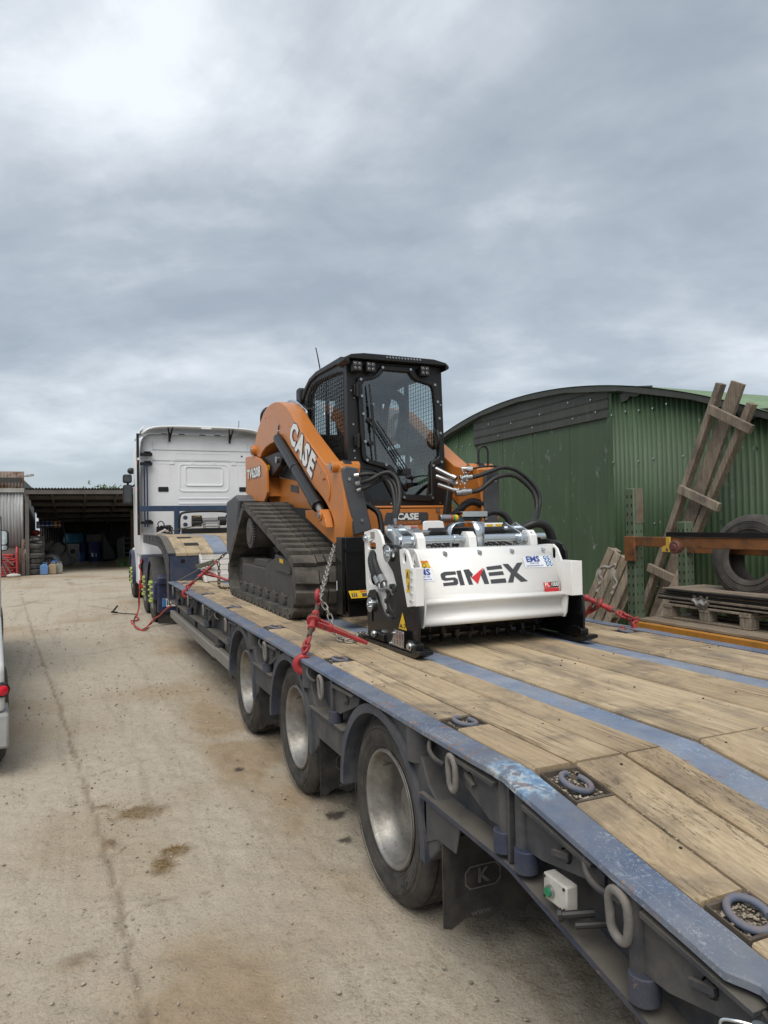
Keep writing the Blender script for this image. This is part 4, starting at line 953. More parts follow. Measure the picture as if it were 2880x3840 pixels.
# --- front frame with name board
mb = MB(); mb.prism([(.90, 1.20), (1.70, 1.20), (1.74, 1.54), (1.755, 1.728), (.94, 1.731), (.90, 1.55)], 'y', 2.555, 2.62); ff = part('front_frame', mb, M_orange, LD, bevel=.008)
mb = MB(); mb.box(.93, 1.76, 2.555, 2.70, 1.705, 1.738); part('front_sill', mb, M_orange, ff, bevel=.008)
mb = MB(); fn = plane_fn((0, 2.5525, 0), (1, 0, 0), (0, 0, 1)); flat(mb, [(1.128, 1.682), (1.50, 1.682), (1.512, 1.665), (1.508, 1.582), (1.100, 1.582), (1.112, 1.65)], fn); part('name_board', mb, M_gdecal, ff, 0)
mb = MB(); fn = plane_fn((0, 2.551, 0), (1, 0, 0), (0, 0, 1)); flat(mb, [(1.175, 1.612), (1.44, 1.612), (1.43, 1.586), (1.155, 1.586)], fn); part('name_stripe', mb, M_orange, ff, 0)
mb = MB(); fn = plane_fn((0, 2.550, 0), (1, 0, 0), (0, 0, 1)); text_to(mb, 'CASE', lambda x, y: fn(1.315+x*1.18, 1.646+y), size=.072, bold=.045, shear=.08); part('lettering', mb, M_decalw, ff, 0)
mb = MB(); fn = plane_fn((0, 2.549, 0), (1, 0, 0), (0, 0, 1)); text_to(mb, 'CONSTRUCTION', lambda x, y: fn(1.315+x*1.12, 1.599+y), size=.026, bold=.005); part('lettering', mb, M_gdecal, ff, 0)
for x0, x1, m1 in ((1.11, 1.255, M_decalo), (1.285, 1.41, M_decalr)):
    mb = MB(); fn = plane_fn((0, 2.5525, 0), (1, 0, 0), (0, 0, 1)); flat(mb, [(x0, 1.535), (x1, 1.535), (x1, 1.572), (x0, 1.572)], fn); lb = part('safety_label', mb, M_decalw, ff, 0)
    mb = MB(); fn = plane_fn((0, 2.5505, 0), (1, 0, 0), (0, 0, 1)); flat(mb, [(x0+.06, 1.553), (x1-.004, 1.553), (x1-.004, 1.569), (x0+.06, 1.569)], fn); part('label_header', mb, m1, lb, 0)
    if m1 is M_decalr: mb = MB(); fn = plane_fn((0, 2.549, 0), (1, 0, 0), (0, 0, 1)); text_to(mb, 'DANGER', lambda x, y: fn((x0+x1)/2+.028+x, 1.561+y), size=.014, bold=.01); part('lettering', mb, M_decalw, lb, 0)
mb = MB(); mb.cyl((1.60, 2.54, 1.70), (1.60, 2.56, 1.70), .018, 6); part('frame_bolt', mb, M_chrome, ff)
mb = MB(); mb.prism([(1.64, 1.62), (1.72, 1.62), (1.72, 1.72), (1.75, 1.93), (1.69, 1.93), (1.66, 1.72)], 'y', 2.52, 2.575); part('cab_strut', mb, M_blackm, LD, bevel=.01)
# coupler (black)
mb = MB(); mb.prism([(.53, 1.502), (.711, 1.501), (.719, 1.07), (.724, .935), (.548, .935), (.526, 1.33)], 'y', 1.93, 2.12); cp = part('quick_coupler', mb, M_black, LD, bevel=.006)
mb = MB(); mb.prism([(2.06, 1.455), (1.93, 1.502), (1.93, .955), (2.06, .955)], 'x', .50, .528); part('coupler_cheek', mb, M_black, cp, bevel=.004)
mb = MB(); mb.box(.70, 1.75, 2.04, 2.12, .95, 1.42); part('coupler_plate', mb, M_black, cp)
mb = MB(); mb.box(.528, .722, 1.905, 1.93, 1.40, 1.415); mb.box(.54, .722, 1.90, 1.93, 1.052, 1.062); part('coupler_lip', mb, M_black, cp)
mb = MB(); fn = plane_fn((0, 1.9275, 0), (1, 0, 0), (0, 0, 1)); 
mb.add([(.545, 1.922, 1.122), (.695, 1.922, 1.122), (.715, 1.905, 1.070), (.56, 1.905, 1.070)], [(0, 1, 2, 3)]); wl1 = part('warning_label', mb, M_yellow, cp, 0)
mb = MB(); mb.add([(.628, 1.919, 1.120), (.690, 1.919, 1.120), (.694, 1.916, 1.109), (.630, 1.916, 1.109)], [(0, 1, 2, 3)]); part('label_header', mb, M_decalo, wl1, 0)
mb = MB()
for a in (0, 1, 2): mb.add([(.565+a*.016, 1.915, 1.108), (.572+a*.016, 1.915, 1.108), (.578+a*.015, 1.905, 1.080), (.568+a*.015, 1.905, 1.080)], [(0, 1, 2, 3)])
mb.add([(.640, 1.911, 1.102), (.690, 1.911, 1.102), (.692, 1.904, 1.082), (.645, 1.904, 1.082)], [(0, 1, 2, 3)]); part('label_print', mb, M_gdecal, wl1, 0)
mb = MB(); mb.add([(.497, 2.035, 1.19), (.497, 2.018, 1.19), (.497, 2.018, 1.12), (.497, 2.035, 1.12)], [(0, 1, 2, 3)]); part('serial_label', mb, M_decalw, cp, 0)
# --- cab
YF = 2.69
outer = [(.86, 1.735), (1.765, 1.735), (1.75, 2.30), (1.735, 2.95), (.845, 2.95), (.85, 2.30)]
DOOR = [(.938, 2.805), (1.079, 2.832), (1.12, 2.862), (1.147, 2.907), (1.17, 2.925), (1.44, 2.923), (1.46, 2.90), (1.479, 2.867), (1.52, 2.845), (1.64, 2.824), (1.675, 2.80), (1.685, 2.76), (1.738, 2.133), (1.717, 2.106), (1.66, 2.095), (1.644, 2.07), (1.633, 1.814), (1.62, 1.79), (1.59, 1.778), (1.36, 1.785), (1.325, 1.80), (1.30, 1.832), (1.226, 2.0), (1.20, 2.04), (1.159, 2.061), (1.018, 2.094), (.975, 2.12), (.963, 2.17), (.956, 2.284), (.935, 2.78)]
GLS = [(.975, 2.744), (.995, 2.783), (1.09, 2.805), (1.14, 2.835), (1.175, 2.882), (1.41, 2.88), (1.44, 2.84), (1.475, 2.815), (1.62, 2.78), (1.64, 2.74), (1.682, 2.17), (1.66, 2.145), (1.615, 2.125), (1.597, 2.09), (1.60, 1.84), (1.58, 1.828), (1.36, 1.838), (1.34, 1.855), (1.262, 2.045), (1.23, 2.08), (1.165, 2.10), (1.04, 2.128), (1.005, 2.16), (.998, 2.2)]
LW = [(.965, 2.055), (1.075, 2.042), (1.13, 2.015), (1.19, 1.92), (1.255, 1.80), (1.255, 1.79), (1.075, 1.795), (.985, 1.905)]
mb = MB(); mb.prism(outer, 'y', YF, YF+.045, holes=[DOOR, LW]); cb_ = part('cab_front', mb, M_cab, LD, bevel=.004)
mb = MB(); mb.prism(LW, 'y', YF+.02, YF+.024); part('lower_window', mb, M_glassd, cb_, 0)
mb = MB(); mb.prism(DOOR, 'y', YF-.035, YF+.02, holes=[GLS]); dr = part('cab_door', mb, M_cab, LD, bevel=.006)
mb = MB(); mb.prism(GLS, 'y', YF-.008, YF-.003); part('door_glass', mb, M_glassf, dr, 0)
for (x, z) in ((.959, 2.79), (.966, 2.652), (.976, 2.505), (.988, 2.276), (1.004, 2.121), (1.174, 2.085), (1.335, 1.812), (1.606, 1.807), (1.617, 2.085), (1.70, 2.118), (1.685, 2.496), (1.672, 2.639), (1.648, 2.785), (1.417, 2.902), (1.158, 2.902), (1.694, 2.368)):
    mb = MB(); mb.cyl((x, YF-.047, z), (x, YF-.034, z), .0115, 12); part('door_bolt', mb, M_chrome, dr)
mb = MB()
for x, z in ((.885, 2.70), (.90, 2.42), (.905, 2.20), (.91, 2.14), (.91, 2.64), (1.72, 2.62), (1.735, 2.25), (1.745, 1.96), (1.70, 1.762), (1.23, 1.762), (1.03, 1.762)): mb.cyl((x, YF-.006, z), (x, YF+.002, z), .008, 8)
pieces('panel_screw', mb, M_chrome, cb_)
# hinges
for z in (2.70, 2.28):
    mb = MB(); mb.box(.90, .945, YF-.04, YF-.002, z-.045, z+.045); mb.cyl((.925, YF-.05, z-.06), (.925, YF-.05, z+.06), .012, 10); part('door_hinge', mb, M_cab, dr, bevel=.004)
mb = MB(); mb.prism([(1.625, 2.40), (1.675, 2.395), (1.69, 2.24), (1.65, 2.225), (1.635, 2.25)], 'y', YF-.05, YF-.035); mb.tube(spline([(1.655, YF-.05, 2.385), (1.64, YF-.10, 2.35), (1.645, YF-.10, 2.28), (1.665, YF-.05, 2.24)], 5), .013, 8); part('door_handle', mb, M_blackm, dr, bevel=.003)
# wiper
mb = MB(); mb.tube([(1.345, YF-.06, 2.035), (1.05, YF-.055, 2.46)], .006, 6); mb.tube([(1.365, YF-.06, 2.045), (1.09, YF-.055, 2.45)], .006, 6); wp = part('wiper_arm', mb, M_blackm, dr)
mb = MB(); mb.tube([(1.03, YF-.05, 2.75), (1.055, YF-.055, 2.46), (1.078, YF-.05, 2.12)], .0075, 6); mb.beam((1.045, YF-.055, 2.58), (1.062, YF-.055, 2.36), .016, .02); part('wiper_blade', mb, M_blackm, wp)
mb = MB(); mb.box(1.315, 1.39, YF-.07, YF-.03, 2.0, 2.055); mb.cyl((1.035, YF-.03, 2.455), (1.035, YF-.008, 2.455), .022, 14); mb.cyl((1.045, YF-.03, 2.262), (1.045, YF-.036, 2.262), .022, 14); part('wiper_motor', mb, M_blackm, wp, bevel=.005)
SIDE = [(2.70, 1.74), (2.70, 2.95), (3.45, 2.975), (3.66, 2.955), (3.80, 2.89), (3.90, 2.76), (3.95, 2.5), (3.96, 1.74)]
WIN = [(2.79, 2.865), (2.905, 2.885), (3.165, 2.905), (3.45, 2.918), (3.62, 2.905), (3.74, 2.85), (3.82, 2.75), (3.86, 2.55), (3.86, 1.98), (3.05, 1.95), (2.80, 1.95)]
def inside(p, poly):
    c = False; j = len(poly)-1
    for i in range(len(poly)):
        a, b = poly[i], poly[j]
        if (a[1] > p[1]) != (b[1] > p[1]) and p[0] < (b[0]-a[0])*(p[1]-a[1])/(b[1]-a[1])+a[0]: c = not c
        j = i
    return c
for s in (0, 1):
    mb = MB(); pr(mb, SIDE, .85, .885, s, holes=[WIN]); sd_ = part('cab_side', mb, M_cab, LD, bevel=.006)
    mb = MB(); pr(mb, WIN, .882, .886, s); part('side_glass', mb, M_glass, sd_, 0)
    mb = MB(); X = mx_(.840, s)
    for a in np.arange(2.80, 3.90, .052):
        zs = [z for z in np.arange(1.95, 2.95, .01) if inside((a, z), WIN)]
        if zs: mb.cyl((X, a, zs[0]-.02), (X, a, zs[-1]+.02), .0030, 5)
    for z in np.arange(1.96, 2.93, .036):
        ys = [y for y in np.arange(2.75, 3.95, .01) if inside((y, z), WIN)]
        if ys: mb.cyl((X+(.004 if s == 0 else -.004), ys[0]-.02, z), (X+(.004 if s == 0 else -.004), ys[-1]+.02, z), .0022, 5)
    g = part('window_mesh', mb, M_cab, sd_); tag(g, kind='stuff')
    mb = MB(); pr(mb, [(3.28, 2.93), (3.28, 1.95), (3.34, 1.95), (3.34, 2.93)], .886, .90, s); part('window_post', mb, M_cab, sd_)
rear_o = [(.885, 1.74), (1.695, 1.74), (1.695, 2.90), (.885, 2.90)]
mb = MB(); mb.prism(rear_o, 'y', 3.90, 3.935, holes=[[(.95, 2.12), (1.63, 2.12), (1.61, 2.84), (.97, 2.84)]]); rw = part('cab_rear', mb, M_cab, LD)
mb = MB(); mb.prism([(.95, 2.12), (1.63, 2.12), (1.61, 2.84), (.97, 2.84)], 'y', 3.912, 3.916); part('rear_glass', mb, M_glass, rw, 0)
mb = MB(); mb.prism([(.845, 2.95), (.845, 2.905), (.80, 2.93), (.80, 2.955), (.86, 2.985), (.97, 3.0), (1.16, 3.0), (1.62, 2.995), (1.735, 2.972), (1.765, 2.945), (1.765, 2.925), (1.735, 2.905), (1.735, 2.95)], 'y', 2.60, 2.80)
rf = part('cab_roof', mb, M_cab, LD, bevel=.006)
mb = MB(); mb.prism([(2.78, 2.95), (2.78, 3.0), (3.45, 3.01), (3.66, 2.985), (3.82, 2.92), (3.92, 2.84), (3.90, 2.82), (3.80, 2.885), (3.66, 2.945), (3.45, 2.965)], 'x', .83, 1.75); part('roof_panel', mb, M_cab, rf, bevel=.008)
mb = MB(); mb.box(.90, 1.68, 2.70, 3.9, 1.735, 1.76); part('cab_floor', mb, M_cab, LD)
mb = MB()
for i in range(12): x = 1.17+i*.028; mb.beam((x, 2.598, 2.985), (x+.012, 2.598, 2.973), .012, .006, (0, 1, 0))
pieces('roof_slat', mb, M_chrome, rf)
for x in (.915, 1.035, 1.535):
    mb = MB(); mb.box(x-.042, x+.042, 2.60, 2.66, 2.845, 2.93); lp = part('work_lamp', mb, M_cab, LD, bevel=.008)
    mb = MB()
    for a in (-.018, .018):
        for b in (-.018, .018): mb.sphere((x+a, 2.602, 2.888+b), .0155, 6, (1, .5, 1))
    part('lamp_lens', mb, paint('lamp_lens', (.13, .13, .13), .2, 0, up=0, metal=.5), lp)
mb = MB(); mb.tube(spline([(.93, 3.6, 2.99), (.925, 3.6, 3.06), (.90, 3.6, 3.2), (.885, 3.6, 3.27)], 4), [.009]*4+[.006]*4+[.005]*5, 6); part('antenna', mb, M_cab, LD)
mb = MB(); mb.prism(rrect(3.93, 4.06, 2.78, 2.95, .03), 'x', .82, .88); part('side_mirror', mb, M_cab, LD, bevel=.01)
# seat and controls inside
st_ = MB()
st_.prism([(3.45, 2.05), (3.60, 2.10), (3.72, 2.60), (3.74, 2.76), (3.66, 2.80), (3.60, 2.72), (3.50, 2.25), (3.42, 2.14)], 'x', 1.10, 1.50); seat = part('operator_seat', st_, M_seat, LD, bevel=.04, seg=3)
mb = MB(); mb.box(1.08, 1.52, 3.05, 3.52, 1.98, 2.12); mb.box(1.12, 1.48, 3.1, 3.5, 1.76, 1.98); part('seat_cushion', mb, M_seat, seat, bevel=.035, seg=3)
mb = MB()
for x in (1.02, 1.56): mb.prism([(3.15, 2.22), (3.5, 2.24), (3.55, 2.30), (3.12, 2.29)], 'x', x-.04, x+.04)
pieces('arm_rest', mb, M_seat, seat, bevel=.015)
mb = MB()
for x in (1.02, 1.56): mb.tube([(x, 3.16, 2.28), (x, 3.12, 2.40)], [.018, .028], 10); mb.sphere((x, 3.12, 2.42), .032, 6)
part('joystick', mb, M_blackm, seat)
mb = MB(); mb.tube(spline([(1.10, 3.70, 2.62), (1.08, 3.25, 2.86), (1.20, 2.98, 2.78), (1.46, 2.98, 2.72), (1.60, 3.2, 2.60), (1.64, 3.4, 2.40)], 8), .045, 10); part('restraint_bar', mb, M_seat, seat, 60)
# --- hydraulic hoses
def hose(name, pts, r_, parent, mat=None, n=7, ring=.05):
    mb = MB(); P = spline(pts, n); mb.tube(P, r_, 10, ring=ring); return part(name, mb, mat or M_blackm, parent, 80)
for pts, r_ in (([(.704, 2.12, 1.955), (.77, 2.08, 1.964), (.84, 2.07, 1.956), (.892, 2.05, 1.93), (.918, 2.0, 1.887), (.923, 1.96, 1.827), (.900, 1.88, 1.729), (.855, 1.80, 1.643), (.80, 1.70, 1.585), (.74, 1.60, 1.54)], .0165),
                ([(.716, 2.12, 1.897), (.774, 2.06, 1.916), (.827, 2.04, 1.944), (.868, 2.02, 1.965), (.909, 2.0, 1.971), (.944, 1.98, 1.945), (.961, 1.95, 1.891), (.947, 1.90, 1.793), (.904, 1.84, 1.696), (.845, 1.76, 1.616), (.79, 1.66, 1.55)], .0165),
                ([(.722, 2.12, 1.848), (.774, 2.08, 1.87), (.833, 2.07, 1.902), (.898, 2.05, 1.93), (.93, 2.02, 1.919), (.947, 1.98, 1.881), (.943, 1.94, 1.816), (.912, 1.87, 1.729), (.865, 1.79, 1.648), (.80, 1.68, 1.57)], .014)):
    h_ = hose('hydraulic_hose', pts, r_, LD)
    mb = MB(); a, b = Vector(pts[0]), Vector(pts[1]); mb.cyl(a+(a-b)*.25, a+(b-a)*.2, r_*1.15, 8); e, f_ = Vector(pts[-1]), Vector(pts[-2]); mb.cyl(e+(f_-e)*.05, e+(f_-e)*.6, r_*1.25, 8); part('hose_fitting', mb, M_chrome, h_)
hose('hydraulic_hose', [(.80, 2.35, 1.80), (.831, 2.3, 1.753), (.873, 2.28, 1.725), (.909, 2.26, 1.696), (.926, 2.24, 1.662), (.932, 2.22, 1.60), (.93, 2.2, 1.52)], .022, LD, M_cab, ring=.10)
for pts, r_ in (([(1.648, 2.14, 1.947), (1.737, 2.12, 1.959), (1.864, 2.1, 2.003), (1.955, 2.09, 2.028), (2.066, 2.08, 2.013), (2.158, 2.06, 1.951), (2.223, 2.04, 1.88), (2.255, 2.02, 1.808), (2.248, 2.0, 1.736), (2.208, 1.97, 1.665), (2.10, 1.86, 1.585), (2.0, 1.75, 1.55)], .017),
                ([(1.613, 2.12, 1.83), (1.728, 2.1, 1.842), (1.80, 2.08, 1.892), (1.873, 2.07, 1.942), (1.974, 2.06, 1.966), (2.057, 2.05, 1.955), (2.13, 2.03, 1.901), (2.184, 2.0, 1.83), (2.196, 1.97, 1.751), (2.171, 1.94, 1.68), (2.08, 1.84, 1.60), (1.97, 1.72, 1.55)], .0185),
                ([(1.66, 2.2, 1.96), (1.69, 2.16, 2.01), (1.78, 2.12, 2.035), (1.90, 2.11, 2.04), (2.0, 2.1, 2.03), (2.12, 2.07, 1.985), (2.22, 2.05, 1.90), (2.265, 2.02, 1.80)], .0085)):
    h_ = hose('hydraulic_hose', pts, r_, LD)
    if r_ > .01: mb = MB(); a, b = Vector(pts[0]), Vector(pts[1]); mb.cyl(a+(a-b)*.6, a+(b-a)*.5, r_*1.35, 12); mb.cyl(a+(a-b)*.2, a+(b-a)*.1, r_*1.7, 12); part('quick_coupling', mb, M_chrome, h_)
for a, b in (((1.46, 2.3, 2.03), (1.565, 2.16, 1.94)), ((1.46, 2.3, 1.97), (1.60, 2.2, 1.90)), ((1.48, 2.3, 1.90), (1.58, 2.15, 1.835)), ((1.62, 2.17, 2.02), (1.70, 2.13, 2.02))):
    mb = MB(); mb.cyl(a, b, .017, 12); mb.cyl(Vector(b)-(Vector(b)-Vector(a)).normalized()*.04, b, .023, 10); part('hydraulic_pipe', mb, M_chrome, LD)
mb = MB(); r = random.Random(4)
for i in range(34): p = Vector((1.62+r.gauss(0, .018), 2.13+r.gauss(0, .012), 1.92+r.gauss(0, .045))); mb.tube([p+Vector((.006*math.cos(t), .003*math.sin(t), .006*math.sin(t))) for t in np.linspace(0, 5.5, 7)], .0022, 4)
o = part('coupling_chain', mb, M_chrome, LD); tag(o, kind='stuff')
hose('hose_sleeve', [(1.56, 2.3, 1.62), (1.624, 2.22, 1.689), (1.666, 2.2, 1.735), (1.729, 2.2, 1.758), (1.801, 2.2, 1.742), (1.846, 2.2, 1.703), (1.87, 2.2, 1.62)], .03, LD, M_cab, ring=.09)
mb = MB(); mb.tube(spline([(1.859, 2.3, 1.98), (1.86, 2.3, 2.10), (1.862, 2.3, 2.179), (1.877, 2.3, 2.211), (1.91, 2.3, 2.224), (1.938, 2.3, 2.211), (1.951, 2.3, 2.181), (1.95, 2.3, 2.10), (1.948, 2.3, 1.98)], 5), .009, 8); part('guard_hoop', mb, M_cab, LD, 60)
# ------------------------------------------------------------------ cold planer attachment
PX = 1.06
PL = thing('cold_planer', 'white cold planer attachment with black side shoes in front of the orange loader', 'planer', (PX, 1.0, DZ))
def mp(x, s): return x if s == 0 else 2*PX-x
def pp(mb, pts, a, b, s, **k):
    q = sorted((mp(a, s), mp(b, s))); return mb.prism(pts, 'x', q[0], q[1], **k)
BPL = [(1.177, 1.451), (1.149, 1.467), (1.073, 1.476), (.97, 1.467), (.901, 1.445), (.862, 1.402), (.855, 1.336), (.80, 1.20), (.72, 1.137), (.70, 1.034), (.713, .895), (.956, .882), (1.431, .882), (1.439, .962), (1.436, 1.134), (1.40, 1.172), (1.34, 1.182), (1.295, 1.165), (1.258, 1.109), (1.19, 1.05), (1.114, 1.030), (1.015, 1.030), (.985, 1.047), (.978, 1.229), (1.028, 1.31), (1.10, 1.358), (1.163, 1.39)]
WPL = [(1.567, 1.541), (1.40, 1.562), (1.335, 1.555), (1.285, 1.52), (1.255, 1.466), (1.265, 1.43), (1.244, 1.386), (1.12, 1.331), (1.0, 1.30), (.95, 1.20), (.95, 1.0), (1.227, .98), (1.40, 1.0), (1.52, 1.05), (1.55, 1.2)]
for s in (0, 1):
    mb = MB(); pp(mb, BPL, .492, .508, s, holes=[rrect(1.0, 1.14, 1.395, 1.435, .018), rrect(1.335, 1.365, .98, 1.12, .014)]); sh = part('side_shoe', mb, M_black, PL, bevel=.0025, ang=30)
    for (y, z, r_) in ((1.065, 1.415, .050), (1.35, 1.085, .046)):
        mb = MB(); mb.cyl((mp(.470, s), y, z), (mp(.480, s), y, z), r_, 32); mb.cyl((mp(.480, s), y, z), (mp(.492, s), y, z), r_*.8, 32); dk = part('shoe_disc', mb, M_zinc, sh, bevel=.002)
        mb = MB()
        for a, b in ((.012, 0), (-.008, .012), (-.006, -.012)): mb.cyl((mp(.460, s), y+a, z+b), (mp(.471, s), y+a, z+b), .009, 6)
        pieces('disc_bolt', mb, M_zinc, dk)
    mb = MB(); pp(mb, WPL, .530, .548, s, holes=[rrect(1.37, 1.505, 1.43, 1.475, .018), rrect(1.36, 1.50, 1.20, 1.425, .05)]); wp_ = part('side_plate', mb, M_white, PL, bevel=.003, ang=30)
    mb = MB(); mb.cyl((mp(.515, s), 1.52, 1.50), (mp(.53, s), 1.52, 1.50), .026, 20); mb.cyl((mp(.508, s), 1.52, 1.50), (mp(.516, s), 1.52, 1.50), .016, 14); part('pivot_pin', mb, M_zinc, wp_)
    # skid under the shoe
    mb = MB(); pp(mb, [(1.45, .858), (1.45, .876), (.74, .880), (.655, .905), (.628, .905), (.628, .885), (.70, .858)], .462, .545, s); sk = part('skid', mb, M_black, sh, bevel=.003)
    mb = MB(); pp(mb, [(.70, .88), (.70, .93), (.74, .945), (.80, .945), (.86, .905), (.95, .88)], .472, .525, s); pp(mb, [(1.15, .88), (1.16, .925), (1.30, .935), (1.36, .91), (1.38, .88)], .478, .52, s); pieces('skid_block', mb, M_black, sk, bevel=.004)
    mb = MB()
    for y in (.755, 1.27): mb.cyl((mp(.450, s), y, .915), (mp(.475, s), y, .915), .018, 6); mb.cyl((mp(.462, s), y, .915), (mp(.472, s), y, .915), .024, 14)
    part('skid_bolt', mb, M_zinc, sk)
    # corner plate and bolted front angle
    CPL = [(.891, 1.446), (.842, 1.453), (.80, 1.445), (.765, 1.405), (.735, 1.347), (.705, 1.347), (.705, 1.142), (.80, 1.126), (.842, 1.239), (.872, 1.319), (.885, 1.38)]
    so_ = 0 if s == 0 else .040
    if s: CPL = [(.88, 1.347), (.705, 1.347), (.705, 1.142), (.80, 1.126), (.842, 1.239)]
    mb = MB(); pp(mb, CPL, .474+so_, .490+so_, s, holes=[] if s else [rrect(.80, .85, 1.37, 1.428, .022)]); cp_ = part('corner_plate', mb, M_white, PL, bevel=.0025, ang=30)
    mb = MB(); xe = .528 if s == 0 else .595; mb.box(*sorted((mp(.476+so_, s), mp(xe, s))), .694, .706, 1.140, 1.348); mb.box(*sorted((mp(xe-.012, s), mp(xe, s))), .706, .80, 1.140, 1.348); part('corner_angle', mb, M_white, cp_, bevel=.002)
    for i in range(5):
        z = 1.165+i*.041; mb = MB(); mb.cyl((mp(.462+so_, s), .735, z), (mp(.475+so_, s), .735, z), .0085, 6); part('corner_bolt', mb, M_zinc, cp_)
    # hood end plates
    EP = [(1.05, 1.440), (.96, 1.446), (.895, 1.446), (.855, 1.42), (.815, 1.35), (.775, 1.20), (.765, 1.12), (.78, 1.03), (.80, 1.0), (1.05, 1.0)]
    mb = MB(); pp(mb, EP, .566, .578, s, holes=[rrect(.872, .912, 1.355, 1.425, .018)]); part('hood_end', mb, M_white, PL, bevel=.002)
# hood
prof = [(1.10, 1.436), (.955, 1.436), (.945, 1.432), (.915, 1.388), (.905, 1.378), (.86, 1.281), (.815, 1.180), (.810, 1.160), (.800, 1.157), (.790, 1.150), (.786, 1.142), (.790, 1.134), (.800, 1.128), (.812, 1.122), (.826, 1.10), (.830, 1.08), (.820, 1.058), (.806, 1.045), (.797, 1.030), (.800, 1.016), (.812, 1.008), (.84, 1.004)]
mb = MB(); n = len(prof); x0, x1 = .579, 2*PX-.579
for (y, z) in prof: mb.v += [(x0, y, z), (x1, y, z)]
for i in range(n-1): mb.f.append((2*i, 2*i+1, 2*i+3, 2*i+2))
hd = part('hood', mb, M_white, PL, ang=38); md = hd.modifiers.new('s', 'SOLIDIFY'); md.thickness = .006; md.offset = 0
mb = MB(); mb.box(.585, 2*PX-.585, .96, 1.52, 1.06, 1.40); part('hood_body', mb, M_white, PL, bevel=.01)
for x in (.784, 1.021, 1.252, 1.486):
    mb = MB(); mb.cyl((x, .915, 1.408), (x, .935, 1.412), .014, 14); mb.cyl((x, .905, 1.406), (x, .92, 1.409), .009, 6); part('hood_bolt', mb, M_zinc, PL)
# lettering traced on the sloping hood face
def hy(z): return .81+.452*(z-1.17)
def hf(off): return lambda x, z: (x, hy(z)-off*.911, z+off*.412)
GL = dict(S=[(.725, 1.298), (.751, 1.306), (.822, 1.306), (.823, 1.288), (.756, 1.286), (.747, 1.28), (.749, 1.271), (.808, 1.272), (.824, 1.262), (.824, 1.239), (.81, 1.229), (.723, 1.227), (.724, 1.244), (.79, 1.246), (.798, 1.253), (.793, 1.258), (.738, 1.256), (.72, 1.264), (.718, 1.287)],
          I=[(.828, 1.308), (.859, 1.31), (.863, 1.226), (.833, 1.226)], M=[(.877, 1.312), (.914, 1.314), (.934, 1.284), (.92, 1.264), (.911, 1.279), (.919, 1.226), (.891, 1.226)],
          M2=[(1.02, 1.315), (1.029, 1.225), (.996, 1.225), (.985, 1.282)], E=[(1.036, 1.322), (1.143, 1.329), (1.148, 1.308), (1.04, 1.303)], E2=[(1.042, 1.289), (1.145, 1.293), (1.148, 1.272), (1.043, 1.269)],
          E3=[(1.043, 1.248), (1.15, 1.251), (1.151, 1.226), (1.043, 1.225)], X=[(1.156, 1.334), (1.196, 1.334), (1.22, 1.301), (1.261, 1.337), (1.303, 1.339), (1.243, 1.281), (1.304, 1.227), (1.254, 1.225), (1.218, 1.261), (1.199, 1.225), (1.160, 1.225), (1.198, 1.279)])
for k, pts in GL.items():
    mb = MB(); flat(mb, pts, hf(.0055)); part('lettering', mb, M_gdecal, hd, 0)
mb = MB(); flat(mb, [(1.015, 1.319), (.919, 1.265), (.951, 1.227)], hf(.0062)); part('lettering_accent', mb, M_decalr, hd, 0)
# PL 1000 plate
mb = MB(); flat(mb, [(1.412, 1.214), (1.458, 1.214), (1.457, 1.182), (1.411, 1.182)], hf(.0055)); flat(mb, [(1.405, 1.151), (1.512, 1.151), (1.515, 1.179), (1.408, 1.179)], hf(.0055)); pl_ = part('model_plate', mb, M_decalr, hd, 0)
mb = MB(); flat(mb, [(1.458, 1.214), (1.519, 1.214), (1.517, 1.182), (1.457, 1.182)], hf(.0055)); part('model_plate_dark', mb, M_decalk, pl_, 0)
mb = MB(); f5 = hf(.0075); text_to(mb, 'PL', lambda x, y: f5(1.434+x, 1.198+y), size=.034, bold=.012); text_to(mb, '1000', lambda x, y: f5(1.488+x*.86, 1.198+y), size=.032, bold=.012); part('lettering', mb, M_decalw, pl_, 0)
mb = MB(); text_to(mb, 'OPTIMA', lambda x, y: f5(1.460+x, 1.165+y), size=.030, bold=.004); part('lettering', mb, paint('dull_red_print', (.42, .03, .035), .5, .1), pl_, 0)
# EMS stickers
def ems(x0, x1, z0, z1, full):
    mb = MB(); flat(mb, [(x0, z0), (x1, z0-.002), (x1, z1), (x0, z1-.004)], hf(.0052)); e = part('dealer_sticker', mb, paint('sticker_white', (.74, .76, .80), .4, .04, up=0), hd, 0); f = hf(.0070)
    xm = x0+(x1-x0)*(.34 if full else .40); zm = z0+(z1-z0)*.70
    mb = MB(); text_to(mb, 'EMS' if full else 'MS', lambda x, y: f(xm+x*1.25, zm+y), size=.046, bold=.035); text_to(mb, 'www.emsmachinery.com' if full else 'machinery.com', lambda x, y: f(xm+(.005 if full else 0)+x, z0+.010+y), size=.0125, bold=.01)
    text_to(mb, '01-4511 322' if full else '4511 322', lambda x, y: f(xm+.005+x, z0+.024+y), size=.0125, bold=.015); part('lettering', mb, M_decalb, e, 0)
    if full:
        mb = MB()
        for i in range(2):
            for j in range(3): flat(mb, circ(x1-.044+i*.026-j*0+.004*j, z1-.012-j*.0215, .0108, 14), hf(.0072))
        pc = part('pictogram', mb, paint('pictogram_blue', (.02, .16, .42), .4, .05, up=0), e, 0)
        mb = MB()
        for i in range(2):
            for j in range(3): flat(mb, circ(x1-.044+i*.026+.004*j, z1-.012-j*.0215, .0055, 7), hf(.0085))
        part('pictogram_face', mb, M_decalw, pc, 0)
